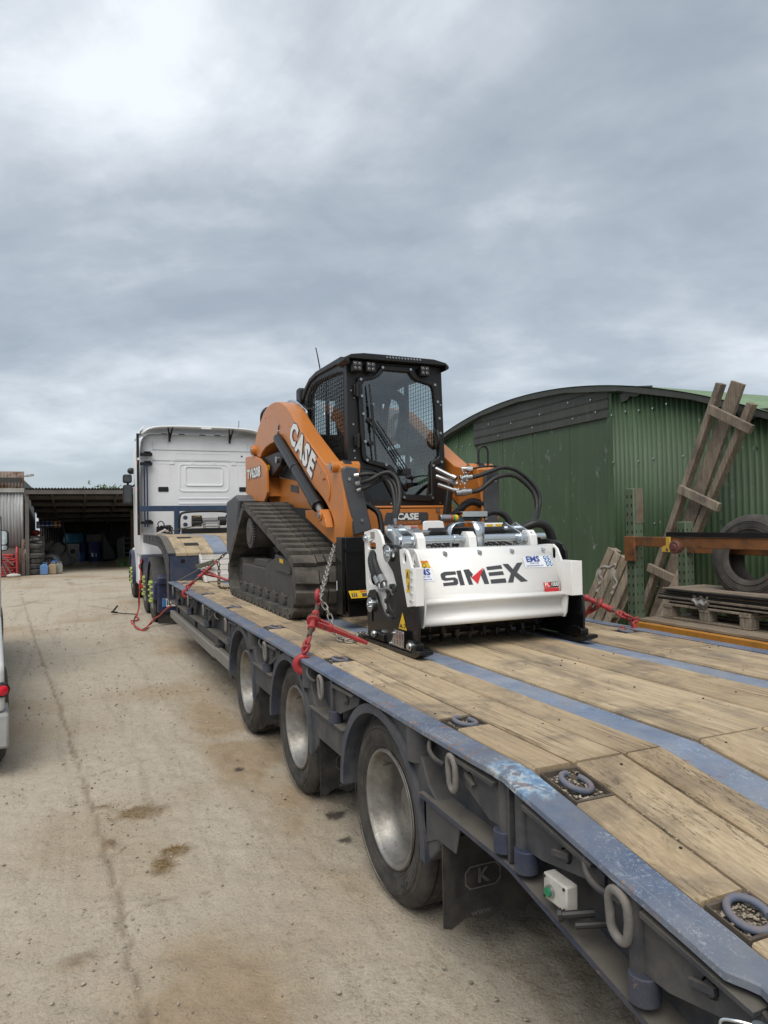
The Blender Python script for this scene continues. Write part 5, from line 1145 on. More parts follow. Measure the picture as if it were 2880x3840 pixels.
ems(1.312, 1.517, 1.306, 1.374, True); ems(.585, .674, 1.258, 1.328, False)
# warning stickers: drum (hood), crush (corner plate), triangle (shoe)
mb = MB(); flat(mb, [(.583, 1.336), (.667, 1.334), (.654, 1.373), (.583, 1.373)], hf(.0055)); w1 = part('warning_label', mb, M_yellow, hd, 0)
mb = MB(); flat(mb, [(.595, 1.362), (.658, 1.362), (.654, 1.373), (.595, 1.373)], hf(.0065)); part('label_header', mb, M_decalo, w1, 0)
mb = MB()
for i in range(7): a = i*math.tau/7; flat(mb, circ(.628+.011*math.cos(a), 1.347+.011*math.sin(a), .0036, 6), hf(.0065))
part('label_print', mb, M_decalk, w1, 0)
mb = MB(); mb.add([(.4725, .812, 1.338), (.4725, .757, 1.340), (.4725, .757, 1.212), (.4725, .80, 1.208)], [(0, 1, 2, 3)]); cpl = next(c for c in PL.children if c.name.startswith('corner_plate')); w2 = part('warning_label', mb, M_yellow, cpl, 0)
fp = plane_fn((.4715, .783, 1.275), (0, -1, 0), (0, 0, 1)); mb = MB()
def tri_ring(cx_, cy_, w, t_):
    A = [(cx_-w, cy_-w*.8), (cx_+w, cy_-w*.8), (cx_, cy_+w*.95)]; B = [(cx_-w+t_*1.6, cy_-w*.8+t_), (cx_+w-t_*1.6, cy_-w*.8+t_), (cx_, cy_+w*.95-t_*1.9)]
    return [[A[i], A[(i+1) % 3], B[(i+1) % 3], B[i]] for i in range(3)]
for q in tri_ring(0, .034, .023, .003): flat(mb, q, fp)
flat(mb, [(-.006, .022), (.006, .022), (.003, .044), (-.003, .044)], fp); flat(mb, [(.008, -.05), (.016, -.05), (.016, -.018), (.008, -.018)], fp); flat(mb, circ(.012, -.013, .0045, 8), fp); flat(mb, [(-.008, -.033), (.004, -.033), (.004, -.030), (-.008, -.030)], fp); part('label_print', mb, M_decalk, w2, 0)
mb = MB(); flat(mb, [(-.018, -.048), (-.010, -.048), (-.010, -.016), (-.018, -.016)], fp); part('label_print', mb, M_decalw, w2, 0)
shoe = next(c for c in PL.children if c.name.startswith('side_shoe'))
mb = MB(); mb.add([(.4895, .896, 1.086), (.4895, .955, .988), (.4895, .842, .988)], [(0, 1, 2)]); w3 = part('warning_triangle', mb, M_yellow, shoe, 0)
fp = plane_fn((.4885, .896, 1.01), (0, -1, 0), (0, 0, 1)); mb = MB(); flat(mb, [(-.045, -.012), (.0, -.012), (.0, -.006), (-.045, -.006)], fp); flat(mb, [(-.030, -.006), (-.012, -.006), (-.012, .006), (-.030, .006)], fp); flat(mb, circ(.026, .002, .013, 12), fp); part('label_print', mb, M_decalk, w3, 0)
fp2 = plane_fn((.4875, .896, 1.01), (0, -1, 0), (0, 0, 1)); mb = MB(); flat(mb, circ(.026, .002, .008, 10), fp2); part('label_print', mb, M_yellow, w3, 0)
mb = MB(); mb.prism([(.947, .985), (.822, .985), (.822, .892), (1.015, .892), (.969, .937)], 'x', .458, .463); ga = part('depth_gauge', mb, M_zinc, shoe, bevel=.001)
fp = plane_fn((.4572, .90, .94), (0, -1, 0), (0, 0, 1)); mb = MB()
for i, (a, b) in enumerate((('25', '1'), ('50', '2'), ('75', '3'), ('100', '4'), ('125', '5'))):
    x = -.082+i*.038; 
    if i: text_to(mb, a, lambda u, v: fp(x-v, .012+u), size=.021, bold=.012); text_to(mb, b, lambda u, v: fp(x-v, .036+u), size=.018, bold=.01)
    flat(mb, [(x-.002, -.035), (x+.002, -.035), (x+.002, -.008), (x-.002, -.008)], fp)
part('gauge_print', mb, M_decalk, ga, 0)
mb = MB()
for (y, z) in ((.958, .965), (.83, .975), (1.0, .90), (.83, .90)): mb.cyl((.450, y, z), (.459, y, z), .007, 8)
pieces('gauge_screw', mb, M_zinc, ga)
mb = MB(); fpd = plane_fn((.529, 1.40, 1.52), (0, -1, 0), (0, 0, 1)); flat(mb, [(-.055, -.022), (.015, -.022), (.015, .022), (-.055, .022)], fpd); wpl = next(c for c in PL.children if c.name.startswith('side_plate')); part('data_plate', mb, M_alu, wpl, 0)
# hydraulic motor in the left side and its hoses
mb = MB(); mb.lathe([(.515, .001), (.512, .05), (.505, .055), (.505, .092), (.515, .10), (.56, .10)], (0, 1.075, 1.125), 'x', 32)
for i in range(9): a = i*math.tau/9; mb.cyl((.50, 1.075+.095*math.cos(a), 1.125+.095*math.sin(a)), (.55, 1.075+.095*math.cos(a), 1.125+.095*math.sin(a)), .016, 8)
part('hydraulic_motor', mb, M_blackm, PL, bevel=.002)
for pts in ([(.55, 1.47, 1.40), (.52, 1.43, 1.36), (.512, 1.38, 1.30), (.512, 1.32, 1.25)], [(.55, 1.43, 1.42), (.52, 1.38, 1.37), (.512, 1.32, 1.31), (.512, 1.25, 1.26)]):
    h_ = hose('hydraulic_hose', pts, .022, PL, M_cab, ring=.06); e = Vector(pts[-1]); dd = (e-Vector(pts[-2])).normalized()
    mb = MB(); mb.cyl(e-dd*.01, e+dd*.05, .024, 14); mb.tube(spline([e+dd*.05, e+dd*.09+Vector((0, 0, -.005)), Vector((.512, 1.11, 1.205)), Vector((.52, 1.08, 1.17))], 5), .013, 10); part('hose_elbow', mb, M_chrome, h_, 60)
# top: zinc cross shaft, links, blocks
mb = MB(); mb.cyl((.60, 1.15, 1.49), (1.66, 1.15, 1.49), .024, 28); shf = part('cross_shaft', mb, M_zinc, PL)
for x in (.985, 1.16): mb = MB(); mb.cyl((x-.018, 1.15, 1.49), (x+.018, 1.15, 1.49), .030, 24); part('shaft_collar', mb, M_zinc, shf, bevel=.002)
for x in (.715, 1.075, 1.535):
    mb = MB(); mb.prism([(1.08, 1.43), (1.09, 1.50), (1.125, 1.535), (1.175, 1.535), (1.21, 1.50), (1.22, 1.43)], 'x', x-.028, x+.028); bk = part('bearing_block', mb, M_white, PL, bevel=.004)
for s in (0, 1):
    for xa in (.585, .665):
        P0, P1 = (1.29, 1.545), (1.14, 1.485); A = [(P0[0]+.042*math.cos(t), P0[1]+.042*math.sin(t)) for t in np.linspace(-.9, 2.3, 9)]+[(P1[0]+.048*math.cos(t), P1[1]+.048*math.sin(t)) for t in np.linspace(2.3, 5.4, 9)]
        mb = MB(); mb.prism(A, 'x', *sorted((mp(xa, s), mp(xa+.012, s)))); part('tilt_link', mb, M_zinc, PL, bevel=.0015)
    mb = MB(); mb.cyl((mp(.572, s), 1.29, 1.545), (mp(.69, s), 1.29, 1.545), .02, 16); mb.cyl((mp(.572, s), 1.14, 1.485), (mp(.69, s), 1.14, 1.485), .032, 20); part('link_pin', mb, M_zinc, PL)
mb = MB(); mb.cyl((.875, 1.30, 1.532), (1.47, 1.30, 1.532), .029, 24); cy2 = part('tilt_cylinder', mb, M_cyl, PL, bevel=.003)
mb = MB(); mb.cyl((.80, 1.30, 1.532), (.88, 1.30, 1.532), .016, 14); part('cylinder_rod', mb, M_chrome, cy2)
mb = MB(); mb.cyl((.775, 1.275, 1.532), (.775, 1.325, 1.532), .032, 20); mb.cyl((.70, 1.30, 1.532), (.76, 1.30, 1.532), .022, 12); part('rod_eye', mb, M_chrome, cy2)
mb = MB(); mb.cyl((.58, 1.36, 1.50), (1.62, 1.36, 1.50), .036, 24); part('rear_tube', mb, M_black, PL)
mb = MB(); mb.prism([(1.40, 1.38), (1.635, 1.38), (1.60, 1.52), (1.57, 1.585), (1.40, 1.585)], 'y', 1.50, 1.62); vb = part('valve_cover', mb, M_white, PL, bevel=.006)
for x in (1.43, 1.505):
    mb = MB(); fn = plane_fn((0, 1.497, 0), (1, 0, 0), (0, 0, 1)); flat(mb, [(x, 1.46), (x+.06, 1.46), (x+.052, 1.575), (x, 1.575)], fn); wv = part('warning_label', mb, M_yellow, vb, 0)
    mb = MB(); fn = plane_fn((0, 1.4955, 0), (1, 0, 0), (0, 0, 1))
    for q in tri_ring(x+.029, 1.540, .024, .003): flat(mb, q, fn)
    flat(mb, [(x+.026, 1.538), (x+.032, 1.538), (x+.032, 1.552), (x+.026, 1.552)], fn)
    part('label_print', mb, M_decalk, wv, 0)
    mb = MB(); flat(mb, [(x+.014, 1.465), (x+.05, 1.465), (x+.05, 1.492), (x+.014, 1.492)], fn); part('label_print', mb, M_decalw if x > 1.5 else M_decalk, wv, 0)
mb = MB(); mb.prism([(.98, 1.50), (1.15, 1.50), (1.147, 1.545), (1.137, 1.60), (1.11, 1.607), (1.0, 1.607), (.982, 1.60)], 'y', 1.59, 1.605); part('back_tab', mb, M_white, PL, bevel=.004)
mb = MB(); mb.box(.62, 1.60, 1.42, 1.50, 1.36, 1.46); part('rear_beam', mb, M_white, PL, bevel=.006)
mb = MB(); N = [(.98, 1.44), (.975, 1.52), (.985, 1.56), (1.01, 1.583), (1.05, 1.592), (1.10, 1.594)]
mb.grid(lambda u, v: (N[int(round(u*5))][0], 1.19+.10*v, N[int(round(u*5))][1]), 6, 2); mb.add([(1.10, 1.13, 1.594), (1.185, 1.13, 1.592), (1.185, 1.29, 1.592), (1.10, 1.29, 1.594)], [(0, 1, 2, 3)])
mb.add([(1.095, 1.125, 1.592), (1.185, 1.125, 1.592), (1.172, 1.11, 1.52), (1.165, 1.10, 1.435), (1.118, 1.10, 1.435), (1.112, 1.11, 1.52)], [(0, 1, 2, 3, 4, 5)])
part('bent_guard', mb, M_zinc, PL, ang=25, solid=.004)
# level indicator
mb = MB(); mb.cyl((1.245, 1.85, 1.628), (1.335, 1.85, 1.626), .026, 22); lv = part('level_indicator', mb, M_chrome, PL, bevel=.003)
for a, b, m in ((1.335, 1.350, M_decalr), (1.350, 1.368, paint('indicator_green', (.05, .33, .06), .4, .05)), (1.368, 1.392, M_yellow)):
    mb = MB(); mb.cyl((a, 1.85, 1.626), (b, 1.85, 1.625), .0245, 22); part('indicator_band', mb, m, lv)
mb = MB(); mb.cyl((1.39, 1.85, 1.62), (1.60, 1.85, 1.618), .016, 14); mb.box(1.385, 1.44, 1.83, 1.87, 1.56, 1.64); mb.box(1.55, 1.58, 1.83, 1.87, 1.56, 1.62); part('indicator_arm', mb, paint('blue_grey_steel', (.08, .11, .14), .35, .1, metal=.5), lv, bevel=.003)
mb = MB(); mb.box(1.405, 1.615, 1.78, 1.80, 1.632, 1.672); mb.box(1.405, 1.615, 1.80, 1.90, 1.668, 1.672); br = part('indicator_bracket', mb, M_zinc, PL, bevel=.002)
hose('hydraulic_hose', [(1.60, 1.82, 1.64), (1.68, 1.82, 1.665), (1.75, 1.80, 1.655), (1.80, 1.78, 1.60), (1.82, 1.76, 1.50)], .024, PL, M_cab, ring=0)
hose('hose_sleeve', [(1.60, 1.45, 1.50), (1.70, 1.38, 1.56), (1.77, 1.36, 1.575), (1.835, 1.35, 1.545), (1.875, 1.35, 1.47), (1.90, 1.36, 1.38), (1.89, 1.38, 1.28)], .031, PL, M_cab, ring=.04)
mb = MB()
for x in np.linspace(.80, 1.36, 12): mb.tube(spline([(x, 1.22, 1.44), (x+.03, 1.24, 1.462+.01*math.sin(x*30)), (x+.06, 1.23, 1.45), (x+.09, 1.22, 1.44)], 3), .007, 6)
o = part('wiring', mb, M_cab, PL); tag(o, kind='stuff')
mb = MB(); mb.box(.585, 1.535, 1.30, 1.34, .875, 1.10); part('drum_shade_panel', mb, M_blackm, PL)  # added black panel, shuts out light from behind so the hood underside stays dark
# milling drum with picks
mb = MB(); mb.cyl((.60, 1.07, 1.02), (1.52, 1.07, 1.02), .105, 28); dm = part('milling_drum', mb, M_cab, PL)
r = random.Random(9)
for i in range(64):
    a = i*2.4; x = .62+.88*(i+.5)/64; dr_ = Vector((0, math.cos(a), math.sin(a))); tg = Vector((0, -math.sin(a), math.cos(a)))
    mb = MB(); p = Vector((x, 1.07, 1.02))+dr_*.10; mb.cyl(p, p+dr_*.03+tg*.02, .017, 8); q = p+dr_*.03+tg*.02; mb.cyl(q, q+dr_*.022+tg*.02, .010, 8, .003); part('pick', mb, M_blackm if i % 4 else M_chainr, dm)  # dark pick colours imitate the shadow under the hood
mb = MB(); mb.prism([(.62, 1.03), (.68, 1.03), (.66, 1.0), (.60, 1.0)], 'y', .95, .96); part('red_tab', mb, M_decalr, PL)
# ------------------------------------------------------------------ chains and ratchet binders
def link_mesh(L, w, r_, mat, name='chain_link'):
    mb = MB(); P = []
    for i in range(12):
        t = i*math.tau/12; P.append((w*math.cos(t), 0, (L/2-w)*(1 if math.sin(t) > .01 else -1 if math.sin(t) < -.01 else 0)+w*math.sin(t)))
    mb.tube(P, r_, 6, True); return mb.mesh(name, mat, 70)
def lay_chain(pts, lm, pitch, parent, first=0):
    P = spline(pts, 14); L = [0]
    for a, b in zip(P[:-1], P[1:]): L.append(L[-1]+(b-a).length)
    n = int(L[-1]/pitch); j = 0; k = 0
    def at(d):
        for j in range(len(L)-1):
            if L[j+1] >= d: return P[j]+(P[j+1]-P[j])*((d-L[j])/max(1e-9, L[j+1]-L[j]))
        return P[-1]
    for k in range(n):
        a, b = at(k*pitch), at((k+1)*pitch); d = (b-a).normalized(); q = d.to_track_quat('Z', 'Y')
        o = bpy.data.objects.new('chain_link', lm); COL.objects.link(o); o.parent = parent
        o.matrix_parent_inverse = Matrix.Translation(-parent.location)
        o.matrix_basis = Matrix.Translation((a+b)/2) @ q.to_matrix().to_4x4() @ Matrix.Rotation(math.radians(45+90*((k+first) % 2)), 4, 'Z')
LK = link_mesh(.052, .0145, .0052, M_chain); LKR = link_mesh(.050, .0145, .0058, M_chainr); LKD = link_mesh(.064, .019, .0085, M_red)
def hook(parent, p, ang, yawv, mat=M_red, scale=1.0):
    """forged grab hook; p = point of the eye, opening turned about the vertical axis"""
    mb = MB(); th = np.linspace(math.radians(100), math.radians(-150), 16)
    P = [(0, 0, 0), (0, 0, -.02)]+[(.034*math.cos(t)-.006, 0, -.058+.034*math.sin(t)) for t in th]
    rr = [.011, .012]+[.013+.005*math.sin(i/15*math.pi) for i in range(16)]
    mb.tube(P, rr, 10); mb.tube([(.013*math.cos(t), 0, .010+.013*math.sin(t)) for t in np.linspace(0, math.tau, 13)[:-1]], .0065, 8, True)
    mb.tr(Matrix.Translation(p) @ Matrix.Rotation(yawv, 4, 'Z') @ Matrix.Rotation(ang, 4, 'Y') @ Matrix.Scale(scale, 4)); return part('grab_hook', mb, mat, parent, 60)
def binder(label, A, B, hdir, hlen=.34, body=.20):
    """ratchet binder between eye points A (lower) and B (upper); handle runs off in hdir from the middle"""
    A, B = Vector(A), Vector(B); d = (B-A).normalized(); M = (A+B)/2; L = (B-A).length
    t = thing('ratchet_binder', label, 'load binder', tuple(A), 'red ratchet load binders')
    mb = MB(); mb.cyl(M-d*body/2, M+d*body/2, .0185, 18); mb.cyl(M-d*body/2, M-d*(body/2-.03), .024, 18); mb.cyl(M+d*(body/2-.03), M+d*body/2, .024, 18); bd = part('binder_barrel', mb, M_red, t, bevel=.003)
    mb = MB(); mb.cyl(M-d*.016, M+d*.016, .040, 28); part('ratchet_gear', mb, M_red, t, bevel=.003)
    mb = MB(); sd = d.orthogonal().normalized()
    for i in range(18):
        q = Matrix.Rotation(i*math.tau/18, 3, d) @ sd; mb.cyl(M+q*.038+d*.018, M+q*.038-d*.0, .006, 5)
    pieces('gear_tooth', mb, M_chainr, t)
    for s in (-1, 1):
        e = A if s < 0 else B
        mb = MB(); mb.cyl(M+d*s*body/2, e-d*s*.03, .0145, 14); part('screw_rod', mb, M_steelbar, t)
        mb = MB(); ax = d.orthogonal().normalized(); mb.tube([e+d*.017*math.cos(k)+ax*.017*math.sin(k) for k in np.linspace(0, math.tau, 13)[:-1]], .008, 8, True); part('rod_eye', mb, M_red, t, 60)
    h = Vector(hdir).normalized(); h = (h-d*h.dot(d)*.0).normalized(); wv = d.cross(h).normalized()
    mb = MB(); nrm = wv.cross(h)
    p0 = M+h*.03; p1 = M+h*hlen
    mb.beam(p0+d*.022, p0+h*.10+d*.012, .04, .012, d); mb.beam(p0-d*.022, p0+h*.10-d*.012, .04, .012, d)
    vs = []
    for (p, w, t_) in ((M+h*.10, .034, .030), (p1, .020, .018)):
        vs += [p+wv*w/2+d*t_/2, p-wv*w/2+d*t_/2, p-wv*w/2-d*t_/2, p+wv*w/2-d*t_/2]
    mb.add(vs, [(0, 1, 2, 3), (7, 6, 5, 4), (0, 4, 5, 1), (1, 5, 6, 2), (2, 6, 7, 3), (3, 7, 4, 0)]); hd_ = part('ratchet_handle', mb, M_red, t, bevel=.004)
    mb = MB(); mb.cyl(M+h*.085+d*.026, M+h*.085-d*.026, .010, 10); part('pawl_pin', mb, M_steelbar, hd_)
    return t
def lerp(H, T, t): return tuple(Vector(H).lerp(Vector(T), t))
# near-left binder: from the left rail up to the foot of the loader arm
H, T = (-.075, .985, .872), (.60, 2.34, 1.445)
b1 = binder('red ratchet binder on the left rail beside the planer, handle lying on the deck', lerp(H, T, .115), lerp(H, T, .385), (.22, -.17, -.105), .36, .20)
lay_chain([lerp(H, T, .115), lerp(H, T, .06), lerp(H, T, .015)], LKD, .046, b1); hook(b1, lerp(H, T, .035), math.radians(-12), math.radians(160), scale=1.25)
hook(b1, lerp(H, T, .395), math.radians(180-25), math.radians(62), scale=.9)
ch1 = thing('lashing_chain', 'grey chain from the loader arm down to the binder, loose end on the deck', 'chain', lerp(H, T, .43), 'lashing chains')
lay_chain([lerp(H, T, .415), lerp(H, T, .6), lerp(H, T, .8), T], LK, .0405, ch1)
lay_chain([lerp(H, T, .43), (.245, 1.53, 1.06), (.27, 1.50, .98), (.285, 1.47, .90), (.30, 1.44, .875), (.335, 1.36, .868), (.375, 1.38, .868), (.42, 1.43, .880), (.47, 1.50, .870), (.56, 1.57, .868)], LK, .0405, ch1, 1)
lay_chain([(.40, 1.40, .885), (.45, 1.47, .890), (.50, 1.545, .872), (.54, 1.60, .868)], LK, .0405, ch1, 1)
# front-left binder, behind the track
H, T = (-.075, 5.62, .875), (.43, 5.76, 1.275)
b2 = binder('red ratchet binder behind the left track, hooked to the far end of the left rail', lerp(H, T, .18), lerp(H, T, .74), (.24, -.12, -.095), .34, .18)
lay_chain([lerp(H, T, .18), lerp(H, T, .10), lerp(H, T, .03)], LKD, .042, b2); hook(b2, lerp(H, T, .05), math.radians(-12), math.radians(160), scale=1.15)
ch2 = thing('lashing_chain', 'rusty chain hanging behind the left track by the gooseneck', 'chain', lerp(H, T, .8), 'lashing chains')
lay_chain([lerp(H, T, .75), lerp(H, T, .88), T], LKR, .040, ch2)
lay_chain([(.325, 5.70, 1.16), (.327, 5.69, 1.05), (.325, 5.69, .95), (.325, 5.68, .875), (.36, 5.64, .868), (.42, 5.55, .868), (.46, 5.50, .868)], LKR, .040, ch2)
# right binder
H, T = (2.292, .945, .885), (1.76, 1.41, 1.225)
b3 = binder('red ratchet binder hooked to the right rail, right of the planer', lerp(H, T, .20), lerp(H, T, .58), (.02, .25, -.15), .36, .20)
lay_chain([lerp(H, T, .20), lerp(H, T, .10), lerp(H, T, .03)], LKD, .046, b3); hook(b3, lerp(H, T, .05), math.radians(40), math.radians(-35), scale=1.1)
ch3 = thing('lashing_chain', 'short grey chain behind the right end of the white planer', 'chain', lerp(H, T, .8), 'lashing chains')
lay_chain([lerp(H, T, .58), lerp(H, T, .8), T], LK, .0405, ch3)
# green ratchet strap and pale boards against the gooseneck wall
M_pale = m_wood('pale_boards', (.50, .49, .46), (.62, .61, .58), (.12, .11, .10), (.33, .31, .28), axis='x', stainamt=.5)
wr = thing('ramp_boards', 'pale whitewashed boards leaning as a wedge against the dark blue gooseneck wall', 'boards', (.9, 7.0, DZ))
for i in range(5):
    a, b = i/5, (i+1)/5-.012; p = lambda t: (7.16-.46*t, 1.205-.335*t)
    (ya, za), (yb, zb) = p(a), p(b); mb = MB(); mb.prism([(ya, za), (yb, zb), (yb+.02, zb-.03), (ya+.02, za-.03)], 'x', .36, 1.85); part('board', mb, M_pale, wr, bevel=.004)
for x in (.325, 1.85): mb = MB(); mb.prism([(7.17, 1.215), (6.68, .862), (6.82, .862), (7.18, 1.12)], 'x', x, x+.035); part('end_batten', mb, M_pale, wr, bevel=.004)
M_strap = paint('olive_strap', (.10, .10, .07), .7, .3, (.2, .18, .14), .15, .1, 20)
stp = thing('ratchet_strap', 'olive green ratchet strap stretched across the front corner of the deck', 'strap', (.1, 7.0, DZ))
mb = MB(); mb.beam((-.05, 6.98, .845), (.30, 6.88, 1.035), .004, .045, (0, 1, 0)); part('webbing', mb, M_strap, stp)
mb = MB(); mb.beam((.36, 6.86, 1.06), (.42, 6.80, .90), .004, .045, (0, 1, 0)); part('webbing', mb, M_strap, stp)
mb = MB(); mb.beam((.24, 6.87, 1.055), (.48, 6.84, 1.12), .06, .025, (0, 1, 0)); mb.cyl((.42, 6.80, 1.09), (.42, 6.90, 1.09), .03, 14); part('strap_ratchet', mb, M_strap, stp, bevel=.005)
mb = MB(); mb.beam((.26, 6.865, 1.03), (.32, 6.855, 1.04), .006, .03, (0, 1, 0)); part('strap_tail', mb, paint('pale_blue_tape', (.25, .42, .52), .6, .1), stp)
# ------------------------------------------------------------------ tractor unit
M_cabw = paint('cab_white', (.80, .81, .82), .32, .10, (.45, .44, .42), .03, .1, 2.5)
M_navy = paint('navy_plastic', (.020, .028, .075), .38, .25, (.13, .12, .11), .12, .2, 5)
M_bluebar = paint('chipped_blue_bar', (.020, .045, .10), .5, .3, (.1, .1, .1), .15, .1, 6, chip=.55, chipcol=(.16, .24, .30))
M_plas = paint('grey_black_plastic', (.045, .047, .052), .55, .35, (.13, .12, .11), .15, .25, 6)
M_lime = paint('lime_plastic', (.42, .52, .13), .45, .1, up=0)
TK = thing('tractor_unit', 'white sleeper-cab lorry tractor unit seen from behind at the front of the trailer', 'lorry', (1.11, 12.0, 0))
TC = 1.11
YR = 11.45
def cabx(t, z):   # rounded plan of the cab
    return t
# cab shell: rounded box, rear face at YR
def cab_ring(z, inset):
    o = []; x0, x1, y0, y1, r_ = -.06+inset, 2.28-inset, YR+inset*.8, 13.75-inset*.5, .15
    for cx_, cy_, a in ((x1-r_, y1-r_, 0), (x0+r_, y1-r_, 90), (x0+r_, y0+r_, 180), (x1-r_, y0+r_, 270)):
        for i in range(7): t = math.radians(a+90*i/6); o.append((cx_+r_*math.cos(t), cy_+r_*math.sin(t), z))
    return o
mb = MB(); zs = [(1.05, .02), (1.25, 0), (2.86, 0), (3.10, .0), (3.26, .02), (3.35, .06), (3.40, .15), (3.42, .5)]
for z, i in zs: mb.v += cab_ring(z, i)
for k in range(len(zs)-1):
    for i in range(28): j = (i+1) % 28; mb.f.append((k*28+i, k*28+j, k*28+28+j, k*28+28+i))
mb.f += [tuple(range(28)), tuple(range((len(zs)-1)*28, len(zs)*28))]
cab_ = part('cab_shell', mb, M_cabw, TK, ang=45)
def rr_ring(x0, x1, z0, z1, r_, w, y, d, nm):
    a = rrect(x0, x1, z0, z1, r_, 5); b = rrect(x0+w, x1-w, z0+w, z1-w, max(.01, r_-w), 5); mb = MB(); mb.prism(a, 'y', y-d, y+.01, holes=[b]); return part(nm, mb, M_cabw, cab_, bevel=.004)
rr_ring(.62, 1.60, 2.27, 2.83, .09, .035, YR, .010, 'pressed_panel'); rr_ring(.74, 1.48, 2.385, 2.775, .06, .022, YR, .016, 'rear_window_blank'); rr_ring(.57, 1.62, 2.90, 3.025, .03, .010, YR, .005, 'pressed_panel')
for x0, x1 in ((.22, .46), (1.76, 2.0)): rr_ring(x0, x1, 2.32, 2.82, .02, .008, YR, .005, 'pressed_panel')
for z in (2.13, 2.03): mb = MB(); mb.prism(rrect(.62, 1.60, z, z+.03, .012), 'y', YR-.008, YR+.01); part('pressed_rib', mb, M_cabw, cab_, bevel=.004)
for z in (3.075, 2.868): mb = MB(); mb.box(.14, 2.08, YR-.006, YR+.01, z, z+.010); part('panel_seam', mb, paint('seam_grey', (.25, .26, .27), .5, .1), cab_)
for x in (.50, .90, 1.30, 1.70): mb = MB(); mb.box(x-.05, x+.05, YR-.012, YR+.01, 2.80, 2.862); part('panel_clip', mb, M_cabw, cab_, bevel=.008)
for x in (.24, 1.80): mb = MB(); mb.prism(rrect(x, x+.19, 2.275, 2.368, .015), 'y', YR-.012, YR+.01); part('cab_vent', mb, M_cab, cab_, bevel=.004)
mb = MB(); mb.cyl((1.86, YR-.004, 2.985), (1.86, YR+.01, 2.985), .018, 12); part('cab_plug', mb, M_cab, cab_)
for x in (.43, 1.98, .15): mb = MB(); mb.box(x, x+.004, YR-.003, YR+.01, 3.08, 3.25); part('roof_crease', mb, paint('crease_white', (.6, .62, .64), .4, .1), cab_)
# roof deflector with brackets
def defl(u, v):
    x = -.06+2.34*u; e = abs(u-.5)*2; z = 3.46+.07*(1-e**4)-.09*e**14; return (x, 11.18+1.9*v, z+.06*math.sin(v*1.5)-.015*(1-v)**2)
mb = MB(); mb.grid(defl, 24, 8); df = part('roof_deflector', mb, M_cabw, TK, ang=50, solid=.03)
mb = MB(); mb.prism(rrect(1.02, 1.22, 3.475, 3.52, .01), 'y', 11.150, 11.17); part('deflector_lip', mb, M_cabw, df)
for x in (.46, 1.62):
    mb = MB(); mb.beam((x-.045, 11.25, 3.52), (x-.006, 11.42, 3.30), .025, .018); mb.beam((x+.045, 11.25, 3.52), (x+.006, 11.42, 3.30), .025, .018); mb.beam((x, 11.43, 3.42), (x, 11.43, 3.24), .04, .02, (0, 1, 0)); part('deflector_bracket', mb, M_cab, df)
for i, x in enumerate((.33, .66, 1.06, 1.36)): mb = MB(); mb.box(x, x+.11, 11.60, 11.66, 3.335, 3.42); part('deflector_foot', mb, M_cab, df)
